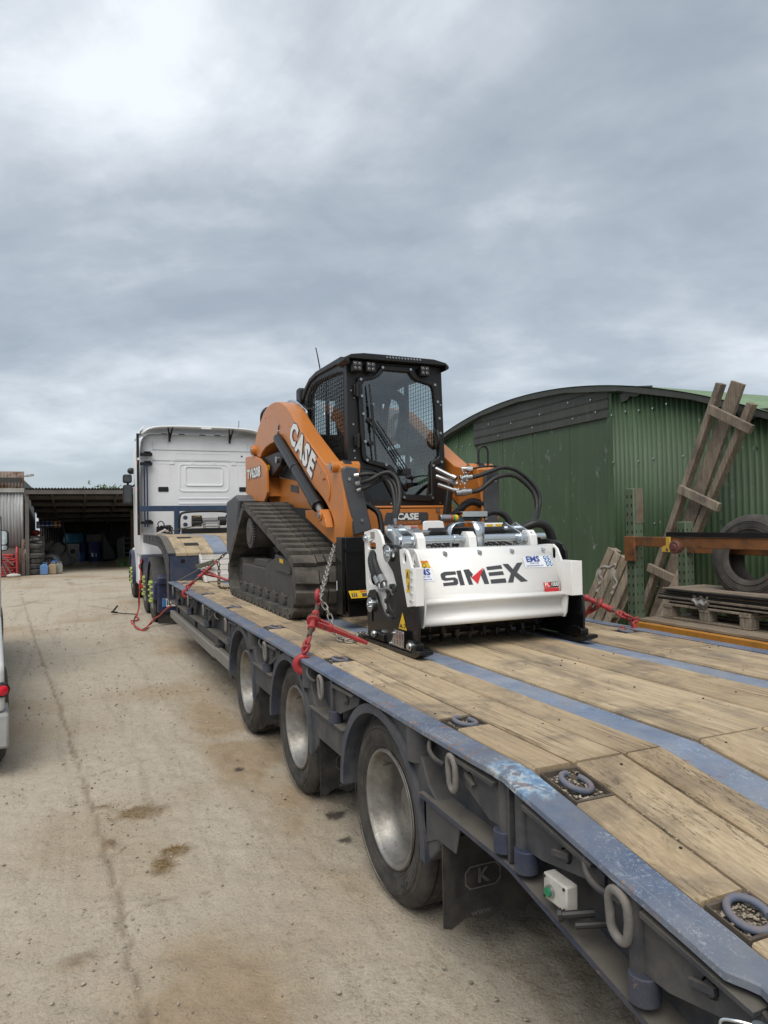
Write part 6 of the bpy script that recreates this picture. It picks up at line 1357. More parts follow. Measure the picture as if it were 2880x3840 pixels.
for s in (0, 1):
    q = (lambda x: x) if s == 0 else (lambda x: 2*TC-x)
    # side fairings (upper collar and lower panel) with black rubber edge
    mb = MB(); n = 7; P = []
    for k in range(n): t = k/(n-1); P.append((q(-.145+.03*t**2), 11.30+.55*t))
    mb = MB()
    for k in range(n):
        for z, dx in ((2.90, 0), (3.25, .0), (3.42, .05), (3.52, .14)): mb.v.append((P[k][0]+(dx if s == 0 else -dx), P[k][1], z))
    for k in range(n-1):
        for j in range(3): mb.f.append((k*4+j, k*4+4+j, k*4+5+j, k*4+1+j))
    part('collar_fairing', mb, M_cabw, TK, ang=60, solid=.02)
    mb = MB(); mb.prism([(11.28, 1.45), (11.28, 2.86), (11.9, 2.86), (11.9, 1.45)], 'x', *sorted((q(-.15), q(-.125)))); sfr = part('side_fairing', mb, M_cabw, TK, bevel=.006)
    for z0, z1 in ((1.45, 2.86), (2.91, 3.36)): mb = MB(); mb.box(*sorted((q(-.16), q(-.115))), 11.24, 11.285, z0, z1); part('rubber_edge', mb, M_cab, sfr)
    if s == 0:
        for z in (2.78, 2.28, 1.76): mb = MB(); mb.box(-.152, -.146, 11.235, 11.242, z, z+.07); part('red_reflector', mb, M_decalr, sfr)
    for x in (-.02, .03): mb = MB(); mb.cyl((q(x), 11.33, 1.60), (q(x), 11.33, 2.80), .014, 10); part('fairing_stay', mb, M_navy, sfr)
    for z in (2.98, 2.80, 1.68): mb = MB(); mb.box(*sorted((q(-.09), q(.13))), 11.32, 11.44, z-.025, z+.03); mb.box(*sorted((q(-.02), q(.10))), 11.30, 11.44, z+.03, z+.055); part('stay_bracket', mb, M_cab, sfr, bevel=.006)
    # mirrors
    for (z0, z1, w) in ((2.10, 2.50, .19), (2.54, 2.72, .18)):
        x0 = -.305 if s == 0 else q(-.305)-w*0; mb = MB(); a, b = sorted((q(-.30), q(-.30+w))); mb.prism(rrect(a, b, z0, z1, .04), 'y', 13.1, 13.26); mr = part('mirror_housing', mb, M_cab, TK, bevel=.02, seg=3)
        mb = MB(); mb.prism(rrect(a+.02, b-.02, z0+.025, z1-.025, .03), 'y', 13.085, 13.098); part('mirror_glass', mb, paint('mirror_glass', (.05, .055, .06), .05, 0, up=0, metal=.0), mr)
    mb = MB(); mb.cyl((q(-.20), 13.18, 2.40), (q(-.03), 13.25, 2.52), .02, 8); mb.cyl((q(-.2), 13.18, 2.48), (q(-.2), 13.18, 2.56), .025, 8); part('mirror_arm', mb, M_cab, TK)
    mb = MB(); mb.sphere((q(-.11), 13.5, 2.82), .08, 6, (1, .6, .9)); part('kerb_mirror', mb, M_cab, TK)
    mb = MB(); mb.tube([(q(-.10), 11.95, 1.65), (q(-.12), 11.95, 1.75), (q(-.12), 11.95, 2.0), (q(-.10), 11.95, 2.1)], .015, 8); part('grab_handle', mb, M_cab, TK)
# chassis and axles
mb = MB(); mb.box(.70, 1.52, 9.3, 14.8, .62, .92); part('chassis', mb, M_dark, TK)
mb = MB(); mb.box(.0, 2.22, 13.3, 15.1, .35, 1.12); part('front_bumper', mb, M_cabw, TK, bevel=.05)
mb = MB(); mb.box(.02, .50, 12.2, 13.2, .35, .95); mb.box(1.72, 2.2, 12.2, 13.2, .35, .95); pieces('fuel_tank', mb, M_navy, TK, bevel=.05, seg=3)
def truck_wheel():
    t = MB(); R, ri, w = .50, .29, .29
    pf = [(.006, ri), (-.008, ri+.03), (-.014, ri+.10), (-.008, R-.05), (.012, R-.006), (.03, R)]
    for k in range(4): a = .045+k*.055; pf += [(a, R), (a+.003, R-.014), (a+.012, R-.014), (a+.015, R)]
    pf += [(w-.02, R), (w, R-.03), (w+.01, ri+.08), (w, ri), (w-.02, ri-.005)]
    t.lathe(pf, n=56); rm = MB(); rm.lathe([(-.002, ri+.006), (-.008, ri), (0, ri-.012), (.02, ri-.02), (.07, ri-.03), (.08, .22), (.05, .19), (.03, .14), (-.02, .13), (-.035, .11), (-.035, .001)], n=40)
    return t.mesh('tyre', M_tyre, 40), rm.mesh('rim', M_rim, 35)
TT, TRM = truck_wheel()
nutm = MB()
for i in range(10):
    a = i*math.tau/10
    nutm.cyl((.03, .165*math.cos(a), .165*math.sin(a)), (-.03, .165*math.cos(a), .165*math.sin(a)), .017, 8)
nut1 = MB(); nut1.cyl((.03, 0, 0), (-.045, 0, 0), .022, 8); nut1.cyl((-.045, 0, 0), (-.058, 0, 0), .017, 8); NUT = nut1.mesh('nut_cover', M_lime, 40)
for y in (9.92, 11.30, 14.55):
    for s in (0, 1):
        xo = -.035 if s == 0 else 2*TC+.035
        w = add_wheel(TK, (xo, y, .497), s == 1, TT, TRM)
        for i in range(10):
            a = i*math.tau/10+.1; o = bpy.data.objects.new('nut_cover', NUT); COL.objects.link(o); o.parent = w; o.location = (.0, .168*math.cos(a), .168*math.sin(a))
        if y < 14: add_wheel(TK, (.62 if s == 0 else 2*TC-.62, y, .497), s == 0, TT, TRM)
        # mudguard: navy side with grey top
        q = (lambda x: x) if s == 0 else (lambda x: 2*TC-x)
        A = [math.radians(d) for d in np.linspace(-18, 196, 26)]; ri_, ro_ = .545, .585
        mb = MB(); vs = []
        for a in A:
            for (x, rr) in ((-.075, ri_-.03), (-.075, ro_), (.55, ro_), (.55, ri_), (-.055, ri_)): vs.append((q(x), y+rr*math.cos(a), .50+rr*math.sin(a)))
        fs = []
        for i in range(len(A)-1):
            for k in range(5): p_ = (k+1) % 5; fs.append((i*5+k, i*5+p_, i*5+5+p_, i*5+5+k))
        fs += [tuple(range(5)), tuple(range(len(vs)-5, len(vs)))]
        mb.add(vs, fs); mg = part('mudguard', mb, M_plas if y < 10.5 else M_navy, TK, ang=40)
        if y < 10.5:
            mb = MB(); vs = []; A2 = [math.radians(d) for d in np.linspace(-30, 25, 10)]
            mb.box(*sorted((q(-.078), q(.40))), y-.66, y-.55, .40, .72); part('guard_tail', mb, M_navy, mg, bevel=.03)
# rear lamp and plate panel behind the last axle
mb = MB(); mb.box(-.02, .60, 9.20, 9.30, .20, .82); lp_ = part('lamp_panel', mb, M_navy, TK, bevel=.03, seg=3)
mb = MB(); mb.box(-.03, .50, 9.16, 9.34, .66, .80); part('lamp_panel_step', mb, M_navy, lp_, bevel=.04, seg=3)
mb = MB(); mb.prism(rrect(.12, .34, .52, .63, .03), 'y', 9.17, 9.21); part('tail_lamp', mb, paint('tail_red', (.40, .015, .02), .2, .1, up=0), lp_, bevel=.01)
mb = MB(); mb.box(.055, .48, 9.185, 9.199, .305, .435); npl = part('number_plate', mb, M_decalw, lp_)
mb = MB(); mb.add([(.056, 9.182, .306), (.105, 9.182, .306), (.105, 9.182, .434), (.056, 9.182, .434)], [(0, 1, 2, 3)]); part('plate_band', mb, paint('plate_blue', (.02, .20, .55), .4, .05, up=0), npl, 0)
mb = MB(); fn = plane_fn((0, 9.181, 0), (1, 0, 0), (0, 0, 1)); text_to(mb, 'iD', lambda x, y: fn(.17+x, .37+y), size=.12, bold=.02); part('lettering', mb, M_decalk, npl, 0)
mb = MB(); mb.box(-.01, .52, 9.24, 9.25, .0+.03, .21); part('mudflap', mb, M_flap, lp_)
mb = MB(); mb.cyl((2.02, 12.5, 3.5), (2.04, 12.5, 3.86), .006, 6); part('antenna', mb, M_cab, TK)
# headboard and winch on the gooseneck belong to the trailer
HB = MB(); HB.box(-.13, 2.35, 10.96, 11.04, 1.888, 1.99); hb = part('headboard_bar', HB, M_bluebar, TR, bevel=.005)
for x in (.475, 1.65): mb = MB(); mb.box(x, x+.095, 10.955, 11.045, 1.44, 1.888); part('headboard_post', mb, M_bluebar, TR, bevel=.005)
WI = thing('winch', 'black electric winch with steel cable behind the blue headboard', 'winch', (1.03, 10.9, GT))
mb = MB(); mb.box(.60, 1.50, 10.85, 11.0, GT, 1.56); part('winch_base', mb, M_cab, WI, bevel=.01)
mb = MB(); mb.cyl((.78, 10.9, 1.66), (.96, 10.9, 1.66), .07, 20); mb.box(.78, .96, 10.83, 10.95, 1.70, 1.80); part('winch_motor', mb, M_blackm, WI, bevel=.01)
mb = MB(); text_to(mb, 'J.1000', lambda x, y: (.87+x, 10.828, 1.785+y), size=.05, bold=.02); part('lettering', mb, paint('gold_print', (.40, .28, .06), .4, .1), WI, 0)
mb = MB(); mb.cyl((.97, 10.9, 1.70), (1.26, 10.9, 1.70), .055, 18); part('winch_drum', mb, paint('wound_cable', (.20, .20, .20), .5, .3, metal=.5), WI)
mb = MB(); mb.cyl((1.27, 10.9, 1.69), (1.42, 10.9, 1.69), .085, 18); part('winch_gearbox', mb, M_blackm, WI, bevel=.015)
mb = MB()
for z in (1.60, 1.66): mb.cyl((1.0, 10.80, z), (1.28, 10.80, z), .018, 12)
pieces('fairlead_roller', mb, M_chrome, WI)
for x in (.995, 1.27): mb = MB(); mb.cyl((x, 10.80, 1.56), (x, 10.80, 1.70), .02, 12); part('fairlead_post', mb, M_chrome, WI)
mb = MB(); mb.tube(spline([(.56, 10.95, 1.50), (.57, 10.95, 1.78), (.66, 10.95, 1.86), (1.0, 10.95, 1.88), (1.40, 10.95, 1.87), (1.52, 10.95, 1.80), (1.53, 10.95, 1.62), (1.47, 10.95, 1.55)], 6), .022, 8); part('guard_tube', mb, M_blackm, WI, 60)
for x, z in ((.66, 1.76), (.66, 1.63), (1.45, 1.78)): mb = MB(); mb.cyl((x, 10.84, z), (x, 10.90, z), .04, 14); part('air_coupling', mb, M_navy, WI)
mb = MB(); mb.tube(spline([(1.02, 10.80, 1.63), (.7, 10.7, 1.58), (.45, 10.6, 1.54), (.30, 10.5, 1.50)], 5), .010, 6); part('winch_cable', mb, M_steelbar, WI)
mb = MB(); mb.tube(spline([(.30, 10.5, 1.51), (.24, 10.48, 1.53), (.17, 10.45, 1.50), (.12, 10.45, 1.475), (.18, 10.45, 1.475)], 5), .022, 8); part('winch_hook', mb, paint('pale_hook', (.40, .38, .35), .6, .3), WI, 60)
BJ = thing('cable_bundle', 'tangled black cable bundle on the gooseneck left of the winch', 'cables', (.27, 10.8, GT)); r = random.Random(31)
mb = MB()
for i in range(9): mb.tube(spline([(.13+r.uniform(0, .28), 10.8+r.uniform(-.05, .05), 1.47+r.uniform(0, .15)) for k in range(5)], 4), .012, 6)
mb.tube(spline([(.18, 10.8, 1.58), (.16, 10.8, 1.66), (.22, 10.8, 1.70), (.27, 10.8, 1.64), (.24, 10.8, 1.56)], 5), .010, 6); part('cable', mb, M_cab, BJ, 60)
# red jump leads on the ground
M_lead = paint('red_cable', (.50, .03, .025), .45, .15, up=0)
JL = thing('jump_leads', 'red and black jump leads hanging from the lorry and trailing over the ground', 'jump leads', (-.2, 10.0, 0))
mb = MB(); mb.tube(spline([(-.11, 11.0, 1.01), (-.12, 11.0, .95), (-.16, 11.0, .88), (-.12, 11.0, .75), (-.15, 11.0, .57), (-.16, 11.0, .35), (-.17, 10.98, .14), (-.21, 10.9, .02), (-.25, 10.7, .015), (-.24, 10.3, .02), (-.30, 9.98, .015), (-.39, 9.86, .03), (-.37, 9.5, .015), (-.37, 9.1, .015), (-.28, 8.72, .015), (-.18, 9.1, .03), (-.08, 9.3, .10), (-.03, 8.9, .20), (.0, 8.2, .38), (.03, 7.9, .45)], 7), .011, 8); part('red_lead', mb, M_lead, JL, 60)
mb = MB(); mb.tube(spline([(-.10, 11.02, .99), (-.10, 11.0, .80), (-.14, 11.0, .57), (-.175, 11.0, .35), (-.18, 10.98, .14), (-.22, 10.92, .015), (-.27, 10.6, .012), (-.35, 9.8, .012), (-.36, 9.3, .012), (-.30, 8.85, .012), (-.16, 9.2, .02), (-.06, 9.2, .10)], 7), .008, 6); part('black_lead', mb, M_cab, JL, 60)
mb = MB(); mb.tube(spline([(-.23, 10.93, .012), (-.33, 11.05, .012), (-.45, 11.2, .012), (-.55, 11.35, .02)], 5), .009, 6); part('black_lead', mb, M_cab, JL, 60)
mb = MB(); mb.beam((-.53, 11.35, .02), (-.64, 11.30, .04), .03, .03); mb.beam((-.62, 11.31, .03), (-.52, 11.40, .14), .03, .025); part('black_clamp', mb, M_cab, JL, bevel=.006)
mb = MB(); mb.beam((-.15, 11.0, .62), (-.15, 11.0, .46), .05, .035, (1, 0, 0)); mb.beam((-.14, 11.0, .56), (-.10, 10.99, .47), .03, .03, (1, 0, 0)); part('red_clamp', mb, M_lead, JL, bevel=.008)
# ------------------------------------------------------------------ green arched shed
def m_shed(name, base, flake=(.30, .32, .31), fl=.5, run=.4):
    n = NT(name); v = n.noise(1.3, detail=6)
    c = n.ramp(v, [(.3, tuple(x*.78 for x in base)), (.7, tuple(x*1.18 for x in base))])
    c = n.mix(n.math('MULTIPLY', n.rand(), .5), c, tuple(x*.7 for x in base))
    s = n.noise(1, n.pos((10, 10, .55)), detail=6, rough=.65, dist=.3)
    c = n.mix(n.math('MULTIPLY', n.mask(s, .52, .72), run*.7), c, tuple(min(1, x*1.6+.02) for x in base))
    c = n.mix(n.math('MULTIPLY', n.mask(s, .44, .28), run*.8), c, tuple(x*.5 for x in base))
    k = n.math('MULTIPLY', n.mask(n.noise(1, n.pos((9, 9, 4)), detail=10, rough=.80, dist=.15), .655-.03*fl, .675-.03*fl), n.mask(n.noise(.9, detail=3), .45, .6))
    c = n.mix(n.math('MULTIPLY', k, .85), c, flake)
    k2 = n.math('MULTIPLY', n.mask(n.noise(1, n.pos((34, 34, 9)), detail=5), .70, .73), n.mask(n.noise(2.1, detail=3), .5, .62))
    c = n.mix(n.math('MULTIPLY', k2, .7), c, tuple(x*1.4 for x in flake))
    return n.done(base=c, rough=.55, normal=n.bump(n.noise(25, detail=6), .2, .006))
M_shed = m_shed('shed_green_sheet', (.066, .122, .057), fl=1.0, run=.6); M_sdoor = m_shed('shed_green_door', (.070, .118, .058), fl=1.6, run=.5)
M_fascia = m_shed('shed_grey_fascia', (.062, .066, .056), (.10, .11, .10), fl=0, run=.5)
M_roofg = m_shed('roof_pale_green', (.20, .30, .16), (.35, .42, .30), .4, .5)
SX = 5.5; SY0, SZ0, SR = 6.9, 3.60, 11.69
def archz(y): return SZ0-(SR-math.sqrt(SR*SR-(y-SY0)**2))
SH = thing('green_shed', 'long green corrugated shed with arched roof and flat sliding doors', 'shed', (SX, SY0, 0))
def corr(name, y0, y1, z0, ztop, mat, parent, pitch=.082, amp=.015, x=SX, per=10):
    mb = MB(); n = max(4, int((y1-y0)/pitch*per)); nz = 2
    for i in range(n+1):
        y = y0+(y1-y0)*i/n; dx = amp*math.sin(y/pitch*math.tau)
        mb.v += [(x+dx, y, z0), (x+dx, y, ztop(y))]
    for i in range(n): mb.f.append((2*i, 2*i+2, 2*i+3, 2*i+1))
    o = part(name, mb, mat, parent, ang=0); o.data.shade_smooth(); m = o.modifiers.new('s', 'SOLIDIFY'); m.thickness = .004; return o
ys = np.arange(1.2, 4.83, .66); ys = list(ys)+[4.83]
for i, (a, b) in enumerate(zip(ys[:-1], ys[1:])):
    corr('wall_sheet', a-.02, b+.02, 0, lambda y: archz(y)-.10, M_shed, SH, x=SX+(.0 if i % 2 else .006))
ys = [8.42, 9.08, 9.74, 10.4, 11.06, 11.72, 12.4]
for i, (a, b) in enumerate(zip(ys[:-1], ys[1:])): corr('wall_sheet', a-.02, b+.02, 0, lambda y: archz(y)-.10, M_shed, SH, x=SX+(.0 if i % 2 else .006))
for a, b in ((4.84, 6.665), (6.675, 8.42)):
    mb = MB(); mb.box(SX+.01, SX+.03, a, b, .04, 2.985); dp = part('sliding_door', mb, M_sdoor, SH, bevel=.004)
    mb = MB(); mb.box(SX+.006, SX+.012, (a+b)/2-.006, (a+b)/2+.006, .05, 2.98); part('door_seam', mb, M_sdoor, dp)
mb = MB(); mb.prism([(3.0, 0), (3.0, 0)] if False else [(4.80, 0), (4.90, 0), (4.90, archz(4.85)-.11), (4.80, archz(4.85)-.11)], 'x', SX-.020, SX-.014); part('corner_flashing', mb, M_shed, SH)
rf_ = random.Random(77)
fx = MB(); fx.cyl((0, 0, 0), (.014, 0, 0), .011, 8); FXM = fx.mesh('fixing', M_zinc, 40)
for z in (.75, 1.55, 2.35, 3.0):
    for y in list(np.arange(1.6, 4.8, .246))+list(np.arange(8.6, 10.2, .246)):
        if z < archz(y)-.15 and rf_.random() < .8: o = bpy.data.objects.new('fixing', FXM); o.location = (SX-.026, y+rf_.uniform(-.02, .02), z+rf_.uniform(-.02, .02)); link(o, SH)
# fascia strips above the doors
zb = 2.985; k = 0
while zb < 3.58:
    zt = min(zb+.128, 3.60); pts = []
    ysf = np.linspace(4.86, 8.44, 25); top = [(y, min(zt, archz(y)-.04)) for y in ysf if archz(y)-.04 > zb+.004]
    if len(top) > 1:
        mb = MB(); pts = [(top[0][0], zb), (top[-1][0], zb)]+top[::-1]; mb.prism(pts, 'x', SX-.028-.004*(k % 2), SX-.012); part('fascia_board', mb, M_fascia, SH, bevel=.006)
        tp_ = [q for q in top if archz(q[0])-.05 > zt]
        if len(tp_) > 2: mb = MB(); mb.cyl((SX-.03, tp_[0][0], zt-.008), (SX-.03, tp_[-1][0], zt-.008), .008, 6); part('fascia_rib', mb, M_fascia, SH)
    zb += .130; k += 1
for (y, z) in ((7.9, 3.30), (7.2, 3.22), (6.4, 3.25), (5.7, 3.32), (5.2, 3.28), (7.6, 3.06), (6.6, 3.07), (5.6, 3.07), (5.1, 3.09)):
    mb = MB(); mb.cyl((SX-.045, y, z), (SX-.03, y, z), .012, 8); part('fixing', mb, M_zinc, SH)
# roof: corrugated barrel, one sheet per run
yr = np.linspace(1.0, 12.8, 10)
for a, b in zip(yr[:-1], yr[1:]):
    mb = MB(); nx_, ny_ = 150, 7
    mb.grid(lambda u, v: (SX-.12+10.5*u, a-.03+(b-a+.06)*v, archz(a-.03+(b-a+.06)*v)+.008*math.sin(u*10.5/.09*math.tau)), nx_, ny_); k_ = len(mb.v); mb.add([(q[0], q[1], q[2]-.006) for q in mb.v], [tuple(reversed(f_)) for f_ in mb.f]); o = part('roof_sheet', mb, M_roofg, SH, ang=0, recalc=False); o.data.shade_smooth()
mb = MB(); n = 30
for i in range(n+1): y = 1.0+11.8*i/n; z = archz(y); mb.v += [(SX-.11, y, z-.012), (SX-.11, y, z-.075-.02*math.sin(i*2.1)**2), (SX+.02, y, z-.012), (SX+.02, y, z-.09)]
for i in range(n):
    for a, b in ((0, 1), (1, 3), (3, 2), (2, 0)): mb.f.append((i*4+a, i*4+b, i*4+4+b, i*4+4+a))
part('verge_trim', mb, M_fascia, SH)
mb = MB(); pts = [(4.62, 3.26), (4.60, 3.14), (4.48, 3.16), (4.44, 3.20), (4.33, 3.17), (4.22, 3.21), (4.12, 3.17), (4.05, 3.20), (4.04, 3.27), (4.3, 3.31)]; mb.prism(pts, 'x', SX-.035, SX-.022); part('torn_felt', mb, M_fascia, SH, bevel=.004)
mb = MB(); mb.prism([(2.85, 2.78), (2.7, 2.62), (2.5, 2.66), (2.35, 2.58), (2.2, 2.62), (2.1, 2.55), (2.1, 2.70), (2.5, 2.74)], 'x', SX-.04, SX-.022); part('torn_felt', mb, M_fascia, SH, bevel=.004)
mb = MB(); mb.box(SX+.05, SX+10.2, 1.25, 12.3, 0, 1.5); part('shed_core', mb, M_dark, SH)
# ------------------------------------------------------------------ pallet rack beside the trailer
M_rgreen = paint('rack_green', (.085, .125, .075), .6, .45, (.12, .10, .075), .15, .1, 6, chip=.5, chipcol=(.10, .05, .03))
def m_rusty(name, base, rust=.5):
    n = NT(name); v = n.noise(5, detail=8, rough=.7); k = n.mask(n.noise(3.2, detail=9, rough=.72, dist=.4), .60-.14*rust, .68-.10*rust)
    c = n.mix(k, n.ramp(v, [(.3, tuple(x*.75 for x in base)), (.7, tuple(x*1.15 for x in base))]), n.ramp(n.noise(14, detail=6), [(.35, (.05, .026, .016)), (.65, (.16, .075, .036))]))
    return n.done(base=c, rough=.62, normal=n.bump(v, .25, .004))
M_rorange = m_rusty('rusty_orange_beam', (.22, .085, .026), .95); M_rorange2 = m_rusty('orange_shelf_beam', (.46, .20, .03), .10)
RK = thing('pallet_rack', 'green and orange steel pallet rack between the trailer and the green shed', 'rack', (3.5, 1.0, 0))
def upright(x, y, zt, slots=True, rusty=False):
    mb = MB(); w = .10
    mb.prism([(x-w/2, y-w/2), (x+w/2, y-w/2), (x+w/2, y+w/2), (x-w/2, y+w/2)], 'z', 0, zt); u_ = part('rack_upright', mb, M_rgreen, RK, bevel=.008)
    if rusty: tag(u_, 'front green upright with a rusty top')
    if rusty: mb = MB(); mb.prism([(x-w/2+.02, y-w/2-.003), (x+w/2+.003, y-w/2-.003), (x+w/2+.003, y-w/2+.02), (x-w/2+.02, y-w/2+.02)], 'z', zt-.30, zt-.002); part('rust_patch', mb, m_rusty('rust_band', (.16, .14, .10), 1.0), u_)
    mb = MB(); z = .10
    while z < zt-.05:
        for d in (-.026, .026):
            mb.box(x-w/2-.002, x-w/2+.004, y+d-.006, y+d+.006, z, z+.026); mb.box(x+d-.004, x+d+.004, y-w/2-.002, y-w/2+.004, z+.01, z+.028)
        z += .076
    o = part('upright_slots', mb, paint('slot_dark', (.006, .006, .006), .9, 0, up=0), u_); tag(o, kind='stuff'); return u_
upright(3.20, 1.965, 1.856, rusty=True); upright(3.85, 2.03, 1.56); upright(3.20, -.75, 1.856); upright(3.85, -.75, 1.56)
mb = MB(); mb.box(3.13, 3.19, -.72, 1.90, 1.362, 1.442); ub = part('rack_beam', mb, M_rorange, RK, bevel=.004); tag(ub, 'upper orange rack beam eaten by rust')
mb = MB(); mb.box(3.118, 3.145, 1.885, 2.005, 1.235, 1.445); part('beam_connector', mb, M_rorange, ub, bevel=.004)
mb = MB(); mb.box(3.81, 3.87, -.72, 2.0, 1.28, 1.36); part('rack_beam', mb, M_rorange, RK, bevel=.004)
mb = MB(); mb.box(3.12, 3.18, -.72, 1.92, .655, .722); lb_ = part('rack_beam', mb, M_rorange2, RK, bevel=.004); tag(lb_, 'lower orange rack beam with a clean yellow-orange face')
mb = MB(); mb.box(3.82, 3.88, -.72, 1.98, .655, .722); part('rack_beam', mb, M_rorange2, RK, bevel=.004)
for i in range(5): x = 3.185+i*.135; mb = MB(); mb.box(x, x+.128, -.70, 1.95, .724, .742+rnd.uniform(0, .004)); part('shelf_board', mb, M_board, RK, bevel=.003)
for a, b in ((.15, .55),): mb = MB(); mb.beam((3.25, 1.99, a), (3.80, 2.02, b), .03, .03); part('rack_brace', mb, M_rgreen, RK)
sb = MB(); sb.box(3.12, 3.17, -.60, 1.53, 1.446, 1.452); sb.box(3.12, 3.126, -.60, 1.53, 1.452, 1.484); sa = part('steel_angle', sb, M_cab, None, bevel=.001); tag(sa, 'long black steel angle bar lying along the upper rack beam', 'steel bar')
CS = thing('castor', 'yellow castor bracket with maroon wheel hanging on the upper rack beam', 'castor', (3.11, 1.47, 1.33))
mb = MB(); mb.prism([(1.475, 1.445), (1.475, 1.325), (1.56, 1.325), (1.56, 1.365), (1.515, 1.38), (1.515, 1.445)], 'x', 3.10, 3.117); part('castor_bracket', mb, paint('castor_yellow', (.55, .36, .05), .45, .25), CS, bevel=.002)
mb = MB(); mb.cyl((3.095, 1.50, 1.345), (3.102, 1.50, 1.345), .012, 10); part('castor_bolt', mb, M_zinc, CS)
mb = MB(); mb.cyl((3.10, 1.435, 1.365), (3.15, 1.435, 1.365), .052, 22); mb.cyl((3.095, 1.435, 1.365), (3.155, 1.435, 1.365), .025, 14); part('castor_wheel', mb, paint('maroon_wheel', (.13, .045, .04), .5, .3), CS, bevel=.006)
# pallet, sheets and tyre on the shelf
def pallet(name, label, M, tilt=None, n=5, L=1.0, Wd=.80, h=.125, group='wooden pallets'):
    p = thing(name, label, 'pallet', tuple((M @ Vector((0, 0, 0)))), group)
    def bx(nm, *a):
        mb = MB(); mb.box(*a); mb.tr(M); part(nm, mb, M_pallet, p, bevel=.003)
    for i in range(n): y = -L/2+(L-.10)*i/(n-1); bx('slat', -Wd/2, Wd/2, y, y+.095, h-.018, h)
    for y in (-L/2, -.05, L/2-.10): bx('bottom_slat', -Wd/2, Wd/2, y, y+.095, 0, .016)
    for x in (-Wd/2, -.05, Wd/2-.10):
        bx('stringer', x, x+.095, -L/2, L/2, h-.036, h-.0185)
        for y in (-L/2, -.05, L/2-.10): bx('block', x, x+.095, y, y+.095, .0165, h-.0365)
    return p
pallet('pallet', 'weathered pallet lying on the rack shelf under a stack of sheets', Matrix.Translation((3.74, 1.42, .746)) @ Matrix.Rotation(math.radians(90), 4, 'Z'), L=.72, Wd=.86)
PS = thing('sheet_stack', 'stack of thin boards and dark sheets lying on the pallet in the rack', 'sheets', (3.75, 1.3, .875)); r = random.Random(13)
z = .873
for i in range(8):
    th = r.uniform(.010, .018); m = [M_fascia, M_timber, M_cab, M_timber, M_fascia, M_board, M_cab, M_board][i]; mb = MB(); a = r.uniform(-.03, .03)
    x0 = 3.40+r.uniform(-.03, .05); mb.box(x0, x0+.5, .35+r.uniform(-.1, .1), 1.90+r.uniform(-.12, .05), z, z+th); mb.tr(Matrix.Translation((3.7, 1.2, 0)) @ Matrix.Rotation(a, 4, 'Z') @ Matrix.Translation((-3.7, -1.2, 0))); part('sheet', mb, m, PS, bevel=.002); z += th+.002
mb = MB(); mb.grid(lambda u, v: (3.375+.02*math.sin(v*9)-.01*u, 1.52-.16*u+.01*math.sin(v*7), .955-.10*v*(1-.6*abs(u-.5))+.012*math.sin(u*14)), 12, 8); part('plastic_rag', mb, paint('grey_plastic_film', (.30, .29, .27), .35, .2), PS, ang=60, solid=.002)
def big_tyre(name, label, M, R=.36, w=.26, ri=.20, mat=None, grooves=5, cat='tyre', group=None):
    mb = MB(); pf = [(-w/2+.02, ri), (-w/2+.005, ri+.02), (-w/2-.008, ri+.07), (-w/2, R-.05), (-w/2+.02, R-.015), (-w/2+.035, R)]
    for k in range(grooves):
        a = -w/2+.05+(w-.115)*k/max(1, grooves-1); pf += [(a, R+.001), (a+.003, R-.010), (a+.010, R-.010), (a+.013, R+.001)]
    pf += [(w/2-.035, R), (w/2-.02, R-.015), (w/2, R-.05), (w/2+.008, ri+.07), (w/2-.005, ri+.02), (w/2-.02, ri), (w/2-.035, ri+.03), (w/2-.02, R-.045), (-w/2+.02, R-.045), (-w/2+.035, ri+.03)]
    mb.lathe(pf, n=60, closed=True)
    for rr in (R-.075, R-.06, ri+.04): mb.lathe([(-w/2-.004, rr-.004), (-w/2-.0095, rr), (-w/2-.004, rr+.004)], n=48)
    mb.tr(M); o = part(name, mb, mat or M_tyre_old, None, ang=40); return tag(o, label, cat, group)
big_tyre('tyre', 'large worn grey lorry tyre standing upright in the rack', Matrix.Translation((3.80, 1.24, 1.262)) @ Matrix.Rotation(math.radians(8), 4, 'Z') @ Matrix.Rotation(math.radians(6), 4, 'Y'), R=.345, w=.26, ri=.185, mat=m_tyre('scrap_lorry_tyre', (.030, .028, .026), (.105, .092, .076), .65))
DRM = MB(); DRM.lathe([(0, .001), (0, .20), (.02, .215), (.30, .215), (.31, .222), (.33, .215), (.62, .215), (.64, .20), (.64, .001)], (4.32, .80, .95), 'z', 32); o = part('plastic_drum', DRM, paint('mustard_plastic', (.33, .28, .14), .6, .6, (.12, .11, .07), .2, .1, 9), None, ang=40); tag(o, 'dirty mustard drum seen through the hole of the large tyre', 'drum')
mb = MB(); mb.box(4.05, 4.6, .5, 1.15, 0, .95); o = part('timber_crate', mb, M_board, None, bevel=.005); tag(o, 'plain wooden crate behind the rack holding up the mustard drum', 'crate')
